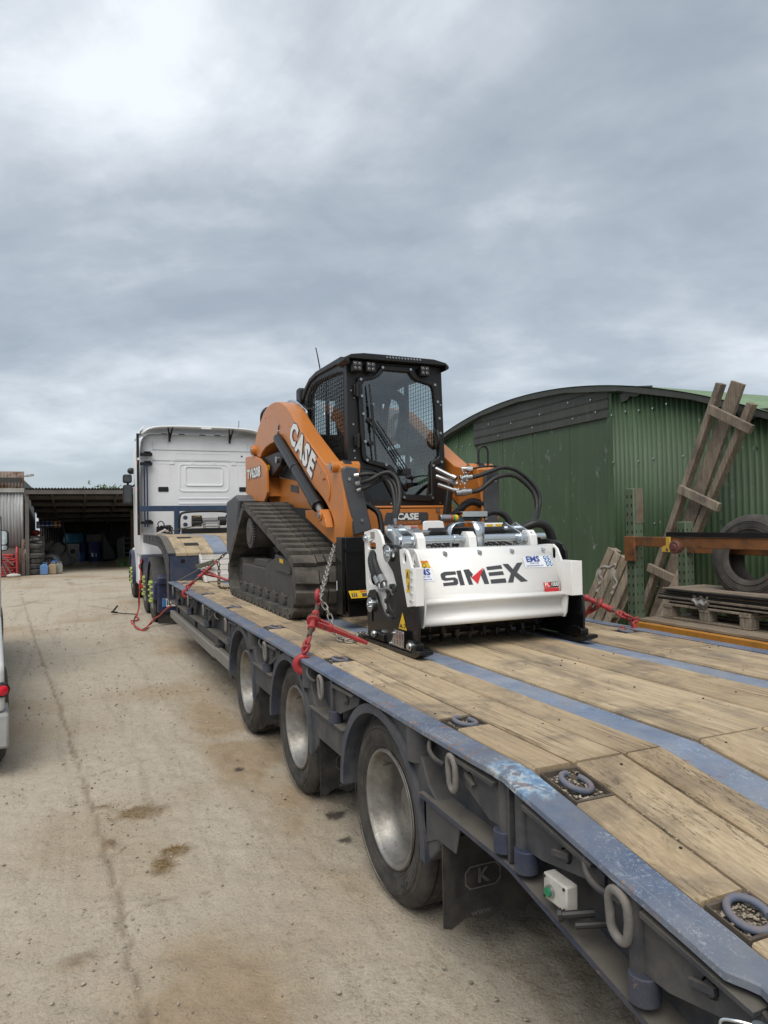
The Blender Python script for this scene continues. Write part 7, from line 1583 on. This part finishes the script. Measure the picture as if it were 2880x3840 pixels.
# ------------------------------------------------------------------ timber frame leaning on the shed
TF = thing('timber_ladder', 'long ladder-like frame of weathered timbers leaning against the green shed', 'ladder', (5.1, 3.9, 0))
def tim(nm, a, b, w, h, upv=(1, 0, 0)):
    mb = MB(); mb.beam(a, b, w, h, upv); part(nm, mb, M_timber, TF, bevel=.004)
tim('rail', (5.14, 4.16, .0), (5.16, 2.735, 3.03), .072, .09); tim('rail', (5.16, 3.80, .20), (5.16, 2.36, 2.755), .070, .09); tim('plank', (5.20, 3.96, .05), (5.205, 2.555, 3.01), .165, .045)
tim('rung', (5.085, 2.835, 2.77), (5.085, 2.315, 2.475), .095, .05); tim('rung', (5.085, 3.275, 1.925), (5.085, 2.735, 1.695), .095, .05); tim('rung', (5.085, 3.775, 1.01), (5.085, 3.29, .86), .095, .05)
# pallet leaning behind the first upright
Mx = Matrix.Translation((4.36, 3.80, .56)) @ Matrix.Rotation(math.radians(-20), 4, 'X') @ Matrix.Rotation(math.radians(-80), 4, 'Y') @ Matrix.Rotation(math.radians(0), 4, 'Z')
Mx = Matrix.Translation((4.40, 3.70, .62)) @ Matrix.Rotation(math.radians(25), 4, 'X') @ Matrix.Rotation(math.radians(-82), 4, 'Y')
PP = pallet('pallet', 'pale slatted pallet leaning upright left of the rack with a rag on it', Mx, n=4, L=.46, Wd=1.22)
RG = MB(); r = random.Random(17)
RG.tube(spline([(4.20, 3.62, 1.02), (4.19, 3.52, 1.06), (4.19, 3.42, 1.06), (4.19, 3.34, 1.10)], 6), .018, 8)
for (y, z, L_) in ((3.60, 1.02, .24), (3.56, 1.03, .16), (3.36, 1.06, .28), (3.33, 1.04, .20)): RG.tube(spline([(4.18, y, z), (4.17, y+.01, z-L_*.4), (4.185, y-.02, z-L_*.7), (4.17, y+.015, z-L_)], 5), [.016+.007*math.sin(k*.45) for k in range(16)], 7)
o = part('rag', RG, paint('grey_rag', (.34, .32, .28), .9, .3, up=0), None, ang=70); tag(o, 'grey knotted rag hanging on the leaning pallet', 'rag')
mb = MB(); mb.beam((4.5, 3.35, .02), (4.9, 3.05, 1.05), .12, .03, (1, 0, 0)); o = part('plank', mb, M_timber, None, bevel=.003); tag(o, 'single dark plank propped behind the front rack upright', 'plank')
# ------------------------------------------------------------------ far-left outbuildings
M_silver = m_shed('silver_sheet', (.42, .425, .43), (.07, .065, .06), .9, .8); M_rustroof = m_rusty('rusty_roof_sheet', (.22, .17, .14), .85)
M_oldroof = m_shed('lean_to_sheet', (.050, .047, .044), (.15, .14, .12), .2, .6); M_block = paint('block_wall', (.17, .155, .135), .9, .4, (.1, .085, .07), .2, 0, 3, bump=.3)
M_beamw = paint('grey_timber_beam', (.115, .105, .095), .85, .35, (.09, .08, .07), .2, 0, 4)
BL = thing('sheet_metal_barn', 'silver corrugated barn with rusty upper sheets at far left', 'barn', (-5, 26, 0))
def corr_y(name, x0, x1, y, z0, z1, mat, parent, pitch=.10, amp=.018, z1b=None, y1=None):
    mb = MB(); n = int((x1-x0)/pitch*6)
    for i in range(n+1):
        x = x0+(x1-x0)*i/n; d = amp*math.sin(x/pitch*math.tau); mb.v += [(x, y+d, z0), (x, (y if y1 is None else y1)+d, z1)]
    for i in range(n): mb.f.append((2*i, 2*i+2, 2*i+3, 2*i+1))
    o = part(name, mb, mat, parent, ang=0); o.data.shade_smooth(); m = o.modifiers.new('s', 'SOLIDIFY'); m.thickness = .005; return o
for i in range(7): a = -2.90-.75*(i+1); corr_y('wall_sheet', a, a+.76, 24.8+.006*(i % 2), 1.02, 2.90, M_silver, BL)
for i in range(7): a = -2.88-.75*(i+1); corr_y('rusty_sheet', a, a+.76, 24.85+.006*(i % 2), 3.02, 3.62, M_rustroof, BL, y1=25.05)
mb = MB(); mb.box(-8.2, -2.86, 24.72, 24.86, 2.88, 3.02); part('eaves_beam', mb, M_alu, BL)
mb = MB(); mb.box(-8.2, -2.92, 24.86, 25.1, 0, 1.05); part('base_wall', mb, M_block, BL)
mb = MB(); mb.box(-8.2, -2.95, 24.9, 34, 1.0, 3.4); part('barn_core', mb, M_oldroof, BL)
mb = MB(); mb.box(-2.96, -2.86, 24.74, 24.86, 0, 1.25); part('rusty_stanchion', mb, M_rustroof, BL)
LMP = thing('flood_lamp', 'small grey floodlight on an arm at the barn corner', 'lamp', (-2.78, 24.6, 3.4))
mb = MB(); mb.prism([(-2.80, 3.40), (-2.54, 3.44), (-2.53, 3.50), (-2.60, 3.51), (-2.80, 3.47)], 'y', 24.5, 24.62); part('lamp_body', mb, M_alu, LMP, bevel=.01)
mb = MB(); mb.beam((-2.79, 24.60, 3.44), (-2.92, 24.85, 3.42), .03, .03); part('lamp_arm', mb, M_alu, LMP)
# open lean-to
LT = thing('open_lean_to', 'dark open-fronted lean-to shed with corrugated roof at far left', 'shed', (0, 30, 0))
Y0, Y1, Z0, Z1 = 24.7, 35.2, 3.02, 1.95; XA, XB = -2.82, 4.4
def rz(y): return Z0+(Z1-Z0)*(y-Y0)/(Y1-Y0)
for i in range(9):
    a = XA+.80*i; mb = MB(); n = 48
    for k in range(n+1):
        x = a+.81*k/n; d = .02*math.sin(x/.10*math.tau); mb.v += [(x, Y0-.06, rz(Y0-.06)+d), (x, Y1+.1, rz(Y1+.1)+d)]
    for k in range(n): mb.f.append((2*k, 2*k+2, 2*k+3, 2*k+1))
    o = part('roof_sheet', mb, M_oldroof, LT, ang=0); o.data.shade_smooth(); m = o.modifiers.new('s', 'SOLIDIFY'); m.thickness = .005
mb = MB(); mb.box(XA, XB, Y0-.02, Y0+.05, 2.82, 2.97); part('fascia_board', mb, M_beamw, LT)
for y in (26.3, 28.2, 30.2, 32.2, 34.0): mb = MB(); mb.box(XA, XB, y-.05, y+.05, rz(y)-.17, rz(y)-.03); part('purlin', mb, M_beamw, LT)
for x in (-2.0, -.9, .2, 1.3, 2.4): mb = MB(); mb.beam((x, Y0, rz(Y0)-.10), (x, Y1, rz(Y1)-.10), .06, .12); part('rafter', mb, M_beamw, LT)
for i in range(9): a = XA+.80*i; corr_y('back_sheet', a, a+.80, 35.1+.006*(i % 2), 0, 1.945+.012*math.sin(i*2.3), M_oldroof, LT) if i not in (0,) else corr_y('back_sheet', a, a+.80, 35.1, 0, 1.93, M_oldroof, LT)
mb = MB(); mb.box(XB, XB+.08, Y0, Y1, 0, 2.0); part('end_wall', mb, M_oldroof, LT)
mb = MB(); mb.box(.96, 1.10, 29.9, 30.04, 0, rz(30)-.1); part('post', mb, paint('old_post', (.17, .12, .08), .85, .3), LT)
mb = MB(); mb.box(XA-.02, XA+.10, 24.75, 24.85, 0, 2.9); part('post', mb, M_beamw, LT)
mb = MB(); mb.box(1.0, 1.12, Y0, Y0+.1, 0, 2.85); mb.tr(Matrix.Translation((1.6, 0, 0))); part('post', mb, M_beamw, LT)
# things under the lean-to
def tag1(name, mb, mat, label, cat, group=None, **k): return tag(part(name, mb, mat, None, **k), label, cat, group)
WM = thing('washing_machine', 'old white front-loading washing machine standing in the lean-to', 'washing machine', (-1.38, 34.3, 0))
mb = MB(); mb.box(-1.67, -1.09, 34.2, 34.75, .02, .86); part('cabinet', mb, paint('dirty_enamel', (.36, .35, .33), .5, .4), WM, bevel=.015)
mb = MB(); mb.lathe([(34.19, .10), (34.17, .15), (34.18, .19), (34.20, .20)], (-1.38, 0, .50), 'y', 32); part('door_ring', mb, paint('pale_plastic', (.42, .42, .41), .4, .3), WM)
mb = MB(); mb.lathe([(34.19, .001), (34.175, .10), (34.185, .145)], (-1.38, 0, .50), 'y', 32); part('door_glass', mb, M_cab, WM)
mb = MB(); mb.box(-1.65, -1.11, 34.185, 34.2, .74, .84); part('control_panel', mb, M_alu, WM)
mb = MB(); mb.lathe([(.88, .001), (.88, .40), (.95, .46), (1.20, .44), (1.34, .38), (1.36, .36), (1.33, .34), (1.0, .40)], (-1.33, 34.5, 0), 'z', 32); tag1('plastic_tub', mb, paint('blue_tub', (.02, .18, .32), .45, .2), 'blue plastic tub upside down on the washing machine', 'tub')
def barrel(x, y, h, r_, col, label, cat='barrel'):
    t = thing('plastic_drum', label, cat, (x, y, 0), 'blue plastic drums'); mb = MB(); mb.lathe([(.0, .001), (0, r_*.94), (.03, r_), (h*.33, r_), (h*.35, r_*1.03), (h*.37, r_), (h*.66, r_), (h*.68, r_*1.03), (h*.70, r_), (h-.03, r_), (h, r_*.93), (h, .001)], (x, y, 0), 'z', 28); part('drum_body', mb, paint('drum_blue', col, .5, .25), t, ang=40)
    mb = MB(); mb.cyl((x-r_*.5, y-r_*.3, h), (x-r_*.5, y-r_*.3, h+.03), .04, 12); part('bung', mb, M_cab, t); return t
barrel(-.98, 34.0, .45, .15, (.02, .07, .26), 'small royal blue drum right of the washing machine'); barrel(-.94, 34.7, .90, .22, (.015, .04, .17), 'tall dark blue drum behind the small royal blue one')
t = barrel(-.42, 34.2, .92, .28, (.014, .04, .15), 'widest dark blue drum, with a white label, in the lean-to'); mb = MB(); mb.add([(-.56, 33.925, .22), (-.34, 33.925, .22), (-.34, 33.925, .40), (-.56, 33.925, .40)], [(0, 1, 2, 3)]); part('drum_label', mb, M_decalw, t, 0)
mb = MB(); mb.box(-.75, -.05, 34.55, 34.6, .92, 1.28); tag1('grey_panel', mb, paint('grey_board', (.17, .17, .165), .7, .3), 'grey flat panel standing on the dark blue drums', 'panel')
mb = MB(); mb.prism([(-.10, 0), (.62, 0), (.45, .55), (.15, 1.10), (.02, 1.50), (-.10, 1.40)], 'y', 33.9, 34.1); tag1('tarpaulin', mb, M_cab, 'black tarpaulin draped over a heap right of the blue drums', 'tarpaulin', bevel=.08, seg=3)
mb = MB(); mb.prism([(.62, 0), (.98, 0), (.98, 1.05), (.80, 1.10), (.62, 1.0)], 'y', 34.6, 34.63); tag1('pale_sheet', mb, paint('weathered_ply', (.18, .175, .165), .7, .4), 'pale weathered sheet propped on the back wall', 'sheet')
CB = thing('white_cabinet', 'dirty white cupboard behind the tyre stack', 'cabinet', (-2.75, 29.0, 0)); mb = MB(); mb.box(-3.0+.1, -2.40, 29.0, 29.5, 0, 1.32); part('cabinet_body', mb, paint('old_white', (.40, .395, .38), .6, .4), CB, bevel=.01)
mb = MB(); mb.box(-2.88, -2.42, 28.985, 29.0, .66, 1.30); part('cabinet_door', mb, paint('old_white2', (.37, .365, .35), .6, .4), CB, bevel=.006)
mb = MB(); mb.sphere((-2.72, 29.2, 1.44), .17, 7, (1, 1, .75)); tag1('red_sack', mb, paint('red_bag', (.32, .03, .04), .6, .2), 'red bag lying on top of the white cupboard', 'bag')
SHF = thing('wall_shelf', 'long wooden shelf carrying a row of paint tins in the lean-to', 'shelf', (-2.3, 31, 1.5)); mb = MB(); mb.box(-2.8, -1.75, 31.2, 31.6, 1.62, 1.66); part('shelf_plank', mb, M_beamw, SHF)
for i, (c, l) in enumerate((((.30, .30, .29), 'grey'), ((.02, .06, .30), 'first blue'), ((.02, .05, .24), 'second blue'), ((.015, .05, .28), 'third blue'), ((.50, .30, .03), 'yellow'), ((.38, .04, .04), 'red'))):
    x = -2.72+i*.165; t = thing('paint_tin', '%s paint tin on the lean-to shelf, number %s from the left' % (l, 'one two three four five six'.split()[i]), 'tin', (x, 31.35, 1.66), 'paint tins on the shelf'); mb = MB(); mb.cyl((x, 31.35, 1.662), (x, 31.35, 1.92), .078, 18); part('tin_body', mb, paint('tin_'+l.replace(' ', '_'), c, .4, .15), t)
    mb = MB(); mb.cyl((x, 31.35, 1.915), (x, 31.35, 1.93), .081, 18); part('tin_lid', mb, M_alu, t)
    mb = MB(); mb.lathe([(1.72, .0785), (1.72, .0795), (1.77, .0795), (1.77, .0785)], (x, 31.35, 0), 'z', 18); part('tin_band', mb, M_decalw, t)
# sacks and rubble heap
r = random.Random(41)
for i, (x, y, z, s) in enumerate(((-2.15, 29.6, .30, .34), (-1.80, 30.5, .26, .33), (-1.95, 30.2, .72, .28), (-1.60, 31.0, .20, .30), (-2.25, 30.4, .85, .25))):
    mb = MB(); mb.sphere((x, y, z), s, 9, (1, .8, 1.0)); 
    for k in range(len(mb.v)): q = mb.v[k]; f = 1+.16*math.sin(q[0]*13+i)*math.cos(q[2]*15+i*2)+.06*math.sin(q[2]*37+q[0]*29); mb.v[k] = (x+(q[0]-x)*f, y+(q[1]-y)*f, max(0, z+(q[2]-z)*f))
    tag1('rubble_sack', mb, paint('sack_grey', (.20, .195, .185), .8, .4), ('largest lumpy grey sack, lowest and left in the lean-to heap', 'lumpy grey sack in the middle of the lean-to heap, on the ground', 'lumpy grey sack lying on the middle of the lean-to heap', 'lumpy grey sack at the right foot of the lean-to heap', 'smallest lumpy grey sack, on top of the lean-to heap')[i], 'sack', 'grey sacks in the lean-to', ang=60)
mb = MB(); mb.beam((-1.55, 32.5, .2), (-1.78, 32.6, 1.95), .05, .05); mb.beam((-1.95, 32.6, 1.93), (-1.55, 32.6, 1.96), .05, .05); tag1('long_tool', mb, M_beamw, 'long T-shaped tool leaning in front of the washing machine', 'tool')
# tyre stack
for i, (R, w, dx) in enumerate(((.325, .19, 0), (.33, .19, -.03), (.315, .18, .02), (.36, .18, .0), (.27, .15, .03), (.31, .17, .0))):
    z = sum([.19, .19, .18, .18, .15, .17][:i])
    big_tyre('car_tyre', '%s tyre of the grey stack beside the barn corner' % ('lowest', 'second lowest', 'third lowest', 'fourth, widest', 'fifth, narrowest', 'topmost')[i], Matrix.Translation((-2.60+dx, 25.15, z+w/2+.01)) @ Matrix.Rotation(math.radians(90), 4, 'Y'), R=R, w=w-.01, ri=R*.58, grooves=3, group='tyres in the stack')
mb = MB()
for i in range(5): a = i*1.3; mb.sphere((-2.60+.16*math.cos(a), 25.15+.1*math.sin(a), 1.12+.03*i), .10, 5, (1.3, 1, .5))
tag1('rag_pile', mb, paint('dull_rags', (.17, .165, .155), .9, .3), 'dull rags heaped on top of the tyre stack', 'rags', ang=60)
WH = thing('car_wheel', 'pale alloy wheel with tyre leaning beside the tyre stack', 'wheel', (-2.1, 26.0, .33)); Mw = Matrix.Translation((-2.05, 26.0, .34)) @ Matrix.Rotation(math.radians(62), 4, 'Z') @ Matrix.Rotation(math.radians(-22), 4, 'Y')
mb = MB(); mb.lathe([(-.08, .20), (-.10, .26), (-.09, .31), (-.06, .325), (.06, .325), (.09, .31), (.10, .26), (.08, .20)], n=36); mb.tr(Mw); part('tyre', mb, M_tyre_old, WH, ang=45)
mb = MB(); mb.lathe([(-.085, .205), (-.07, .185), (.06, .18)], n=36)
for k in range(5): a = k*math.tau/5; o = len(mb.v); mb.box(-.075, -.05, -.025, .025, .02, .19); mb.tr(Matrix.Rotation(a, 4, 'X'), o)
mb.cyl((-.08, 0, 0), (-.04, 0, 0), .05, 16); mb.tr(Mw); part('rim', mb, paint('tan_alloy', (.33, .31, .26), .5, .4), WH)
def can(x, y, c, label, h=.36, w=.26, d=.17, rot=0):
    t = thing('jerry_can', label, 'jerry can', (x, y, 0), 'jerry cans by the tyres'); M = Matrix.Translation((x, y, 0)) @ Matrix.Rotation(rot, 4, 'Z')
    mb = MB(); mb.prism([(-w/2, .0), (w/2, 0), (w/2, h*.82), (w/2-.04, h), (-w/2+.06, h), (-w/2, h*.86)], 'y', -d/2, d/2); mb.tr(M); part('can_body', mb, paint('can_'+label.split()[0], c, .45, .35), t, bevel=.03, seg=3)
    mb = MB(); mb.tube([(-.03, 0, h-.02), (-.02, 0, h+.045), (.08, 0, h+.045), (.09, 0, h-.02)], .016, 8); mb.tr(M); part('can_handle', mb, paint('handle_'+label.split()[0], c, .45, .3), t)
    mb = MB(); mb.cyl((-w/2+.05, 0, h-.03), (-w/2+.04, 0, h+.03), .03, 12); mb.tr(M); part('can_cap', mb, M_cab, t)
can(-2.26, 24.75, (.10, .22, .46), 'blue jerry can in front of the tyre stack'); can(-2.0, 24.9, (.33, .25, .15), 'tan jerry can beside the blue one'); can(-1.80, 25.1, (.24, .235, .21), 'grey jerry can at the right end of the row'); can(-1.95, 25.6, (.04, .14, .40), 'deep blue jerry can behind the tan and grey ones', h=.45)
# red plastic barriers piled by the barn
M_bar = paint('red_barrier_plastic', (.42, .035, .04), .5, .35, (.2, .12, .1), .15, .1, 8)
for i in range(9):
    z = .06+i*.085; t = thing('road_barrier', 'red plastic road barrier by the barn, layer %s counted up from the ground' % 'one two three four five six seven eight nine'.split()[i], 'barrier', (-3.6, 24.5, z), 'red barriers in the pile'); a = r.uniform(-.05, .05)
    M = Matrix.Translation((-3.55+r.uniform(-.08, .05), 24.45, z)) @ Matrix.Rotation(a, 4, 'Z') @ Matrix.Rotation(r.uniform(-.05, .05), 4, 'Y')
    for y in (-.35, 0, .35): mb = MB(); mb.beam((-.55, y, 0), (.42, y, 0), .06, .05); mb.tr(M); part('barrier_bar', mb, M_bar, t, bevel=.015)
    for x in (-.45, .30): mb = MB(); mb.beam((x, -.4, 0), (x, .4, 0), .05, .045); mb.tr(M); part('barrier_post', mb, M_bar, t, bevel=.01)
PL2 = MB(); PL2.prism([(24.1, .05), (24.1, .82), (24.25, 1.02), (24.7, .95), (24.8, .45), (24.6, .05)], 'x', -3.10, -3.04); tag1('barrier_panel', PL2, M_bar, 'upright red barrier panel at the right end of the pile', 'barrier', bevel=.015)
for k, (a, b) in enumerate((((-3.35, 24.02, .02), (-3.62, 24.03, .80)), ((-3.60, 24.0, .80), (-3.15, 24.0, .40)), ((-3.18, 24.0, .05), (-3.42, 24.0, .48)))):
    mb = MB(); mb.beam(a, b, .07, .04); tag1('loose_prop', mb, paint('grey_plastic_leg', (.12, .11, .10), .6, .4), ('grey barrier leg slanting up at the left of the red pile', 'grey barrier leg slanting down across the red pile', 'short grey barrier leg low on the red pile')[k], 'prop', 'loose barrier props')
mb = MB(); mb.sphere((-3.15, 23.95, .06), .2, 6, (1.1, .6, .35)); tag1('white_bag', mb, paint('white_bag_plastic', (.55, .54, .52), .5, .2), 'white plastic bag on the ground by the red barriers', 'bag', ang=60)
# field gate on the right of the lean-to
GA = thing('field_gate', 'galvanised field gate leaning inside the right end of the lean-to', 'gate', (1.0, 32.5, 0)); M_gal = paint('dull_galv', (.17, .17, .165), .6, .4, metal=.4)
for z in (.25, .45, .65, .88, 1.12): mb = MB(); mb.tube([(.75, 31.5, z), (2.6, 31.9, z)], .025, 8); part('gate_bar', mb, M_gal, GA)
for x, y in ((.76, 31.5), (1.25, 31.61), (2.2, 31.81)): mb = MB(); mb.cyl((x, y, .15), (x, y, 1.2), .028, 8); part('gate_stile', mb, M_gal, GA)
# straw-coloured earth at the foot of the post
mb = MB(); mb.grid(lambda u, v: (-.6+3.2*u, 28.0+3.8*v, -.03+.34*math.sin(u*math.pi)*math.sin(v*math.pi)*(0.7+.3*math.sin(u*9+v*7))), 20, 16); EB = part('earth_bank', mb, paint('straw_earth', (.20, .14, .08), .95, .5, (.12, .085, .05), .3, 0, 9, bump=.6), None, ang=0); EB.data.shade_smooth(); tag(EB, kind='structure')
# ------------------------------------------------------------------ leaves: tree behind, weeds by the post
M_leaf = paint('leaf_green', (.055, .105, .022), .6, .2, (.10, .13, .03), .35, 0, 6); M_bark = paint('bark', (.07, .055, .04), .9, .3)
def leaves(mb, c, rad, n, s, r):
    for i in range(n):
        d = Vector((r.gauss(0, 1), r.gauss(0, 1), r.gauss(0, 1))).normalized()*(r.random()**.5); p = Vector((c[0]+d.x*rad[0], c[1]+d.y*rad[1], c[2]+d.z*rad[2])); a = Vector((r.gauss(0, 1), r.gauss(0, 1), r.gauss(0, .5))).normalized()*s*r.uniform(.6, 1.3); b = a.orthogonal().normalized()*s*.4
        mb.add([p-a, p+b, p+a, p-b], [(0, 1, 2, 3)])
r = random.Random(51); TREE = thing('tree', 'leafy green tree top showing above the lean-to roof', 'tree', (.2, 40, 0))
mb = MB(); mb.tube([(.2, 40, 0), (.25, 40, 1.5), (.2, 40, 3.0), (.15, 40, 3.8)], [.14, .12, .08, .03], 8); part('trunk', mb, M_bark, TREE)
mb = MB()
for i in range(9): mb.tube(spline([(.2, 40, 2.3), (.2+r.uniform(-.5, .5), 40, 3.0), (.2+r.uniform(-1.1, 1.2), 40+r.uniform(-.6, .6), 3.3+r.uniform(0, .9))], 4), .02, 5)
pieces('limb', mb, M_bark, TREE)
mb = MB()
for (x, z, a, b, n) in ((-.25, 3.45, .55, .45, 260), (.45, 3.55, .60, .42, 280), (1.0, 3.40, .40, .35, 140), (-.85, 3.75, .16, .28, 30), (.1, 3.85, .35, .2, 80), (-.55, 4.1, .10, .14, 14), (.85, 3.8, .22, .18, 40)): leaves(mb, (x, 40, z), (a, .6, b), n, .075, r)
part('crown', mb, M_leaf, TREE, 0)
WD = MB()
for i in range(320): x = 1.0+r.gauss(0, .35); y = 28.4+r.gauss(0, .5); h = r.uniform(.1, .38); a = r.random()*6.28; WD.add([(x, y, 0), (x+.03, y, 0), (x+.08*math.cos(a), y+.08*math.sin(a), h)], [(0, 1, 2)])
leaves(WD, (1.0, 28.4, .22), (.5, .5, .2), 200, .05, r); o = part('weeds', WD, M_leaf, None, 0); tag(o, 'green weeds growing at the foot of the lean-to post', 'weeds', kind='stuff')
# ------------------------------------------------------------------ white vehicle cut by the left edge
VH = thing('parked_pickup', 'white flatbed pickup parked at the left edge, only its rear corner and mirror in view', 'pickup', (-2.55, 4.8, 0))
V0 = Matrix.Translation((-1.632, 2.42, 0)) @ Matrix.Rotation(math.radians(5.2), 4, 'Z')
def vb(nm, mat, parent, *a, bevel=.01, **k):
    mb = MB(); mb.box(*a); mb.tr(V0); return part(nm, mb, mat, parent, bevel=bevel, **k)
M_vw = paint('pickup_white', (.66, .67, .66), .4, .25, (.3, .27, .22), .05, .2, 5); M_vg = paint('pickup_grey_bumper', (.33, .335, .33), .55, .35, (.2, .18, .15), .08, .2, 6)
def vprism(nm, pts, x0, x1, mat, parent, bevel=.01, ang=35):
    mb = MB(); mb.prism(pts, 'x', x0, x1); mb.tr(V0); return part(nm, mb, mat, parent, bevel=bevel, ang=ang)
bd_ = vprism('load_bed', [(.0, .42), (.0, .70), (.04, .735), (2.9, .735), (2.9, .50), (.3, .42)], -1.78, -.02, M_vw, VH, .03)
vb('rear_bumper', M_vg, VH, -1.78, .005, -.03, .34, .19, .415, bevel=.02)
ch_ = MB(); fnv = lambda a, b: tuple(V0 @ Vector((-.0185, a, b)))
for i in range(5): ch_.add([fnv(.05+i*.09, .60), fnv(.09+i*.09, .60), fnv(.13+i*.09, .70), fnv(.09+i*.09, .70)], [(0, 1, 2, 3)])
part('hatch_marking', ch_, paint('hatch_tan', (.42, .30, .22), .6, .2, up=0), bd_, 0)
mb = MB(); mb.lathe([(.0, .001), (-.02, .036), (-.012, .046), (.01, .050), (.03, .050)], (0, 0, 0), 'y', 24); mb.tr(V0 @ Matrix.Translation((-.035, -.005, .565)) @ Matrix.Rotation(math.radians(20), 4, 'Z')); tl = part('tail_lamp', mb, M_cab, VH)
mb = MB(); mb.lathe([(-.026, .001), (-.024, .026), (-.016, .037), (-.012, .037)], (0, 0, 0), 'y', 24); mb.tr(V0 @ Matrix.Translation((-.035, -.005, .565)) @ Matrix.Rotation(math.radians(20), 4, 'Z')); part('lamp_lens', mb, paint('reflector_red', (.65, .01, .03), .2, .05, up=0), tl)
vprism('cab', [(2.95, .35), (2.95, 1.20), (3.15, 1.85), (4.35, 1.88), (4.95, 1.30), (5.9, 1.12), (6.0, .80), (6.0, .35)], -1.80, -.02, M_vw, VH, .06)
vprism('side_window', [(3.15, 1.22), (3.28, 1.74), (4.28, 1.76), (4.75, 1.28)], -.022, -.008, M_cab, VH, .01)
vb('chassis_rail', M_dark, VH, -1.4, -.4, .2, 5.6, .35, .5)
VT = MB(); VT.lathe([(0, .19), (-.01, .24), (-.005, .30), (.02, .335), (.18, .335), (.2, .30), (.2, .19)], n=40); VTM = VT.mesh('tyre', M_tyre, 40); VR = MB(); VR.lathe([(0, .195), (.02, .18), (.06, .12), (.05, .001)], n=30); VRM = VR.mesh('rim', M_rim, 35)
for (a, b) in ((-.03, .42), (-1.57, .42), (-.03, 4.9), (-1.57, 4.9)):
    w = add_wheel(VH, tuple(V0 @ Vector((-.02 if a > -1 else -1.78, b, .335))), a > -1, VTM, VRM)
mc = (-2.07, 7.9, 1.455); mb = MB(); mb.prism(rrect(mc[0]-.19, mc[0]+.025, 1.315, 1.595, .05), 'y', 7.9, 8.02); mh = part('wing_mirror', mb, M_cab, VH, bevel=.02, seg=3)
mb = MB(); mb.prism(rrect(mc[0]-.17, mc[0]+.008, 1.40, 1.58, .035), 'y', 7.888, 7.896); part('mirror_glass', mb, paint('pickup_mirror_glass', (.55, .60, .62), .06, 0, up=0, metal=1.0), mh)
mb = MB(); mb.prism(rrect(mc[0]-.17, mc[0]+.008, 1.33, 1.388, .02), 'y', 7.888, 7.896); part('mirror_glass', mb, paint('pickup_mirror_glass2', (.55, .60, .62), .06, 0, up=0, metal=1.0), mh)
mb = MB(); mb.beam((-2.15, 7.96, 1.40), (-2.30, 7.8, 1.25), .04, .05); part('mirror_arm', mb, M_cab, mh)
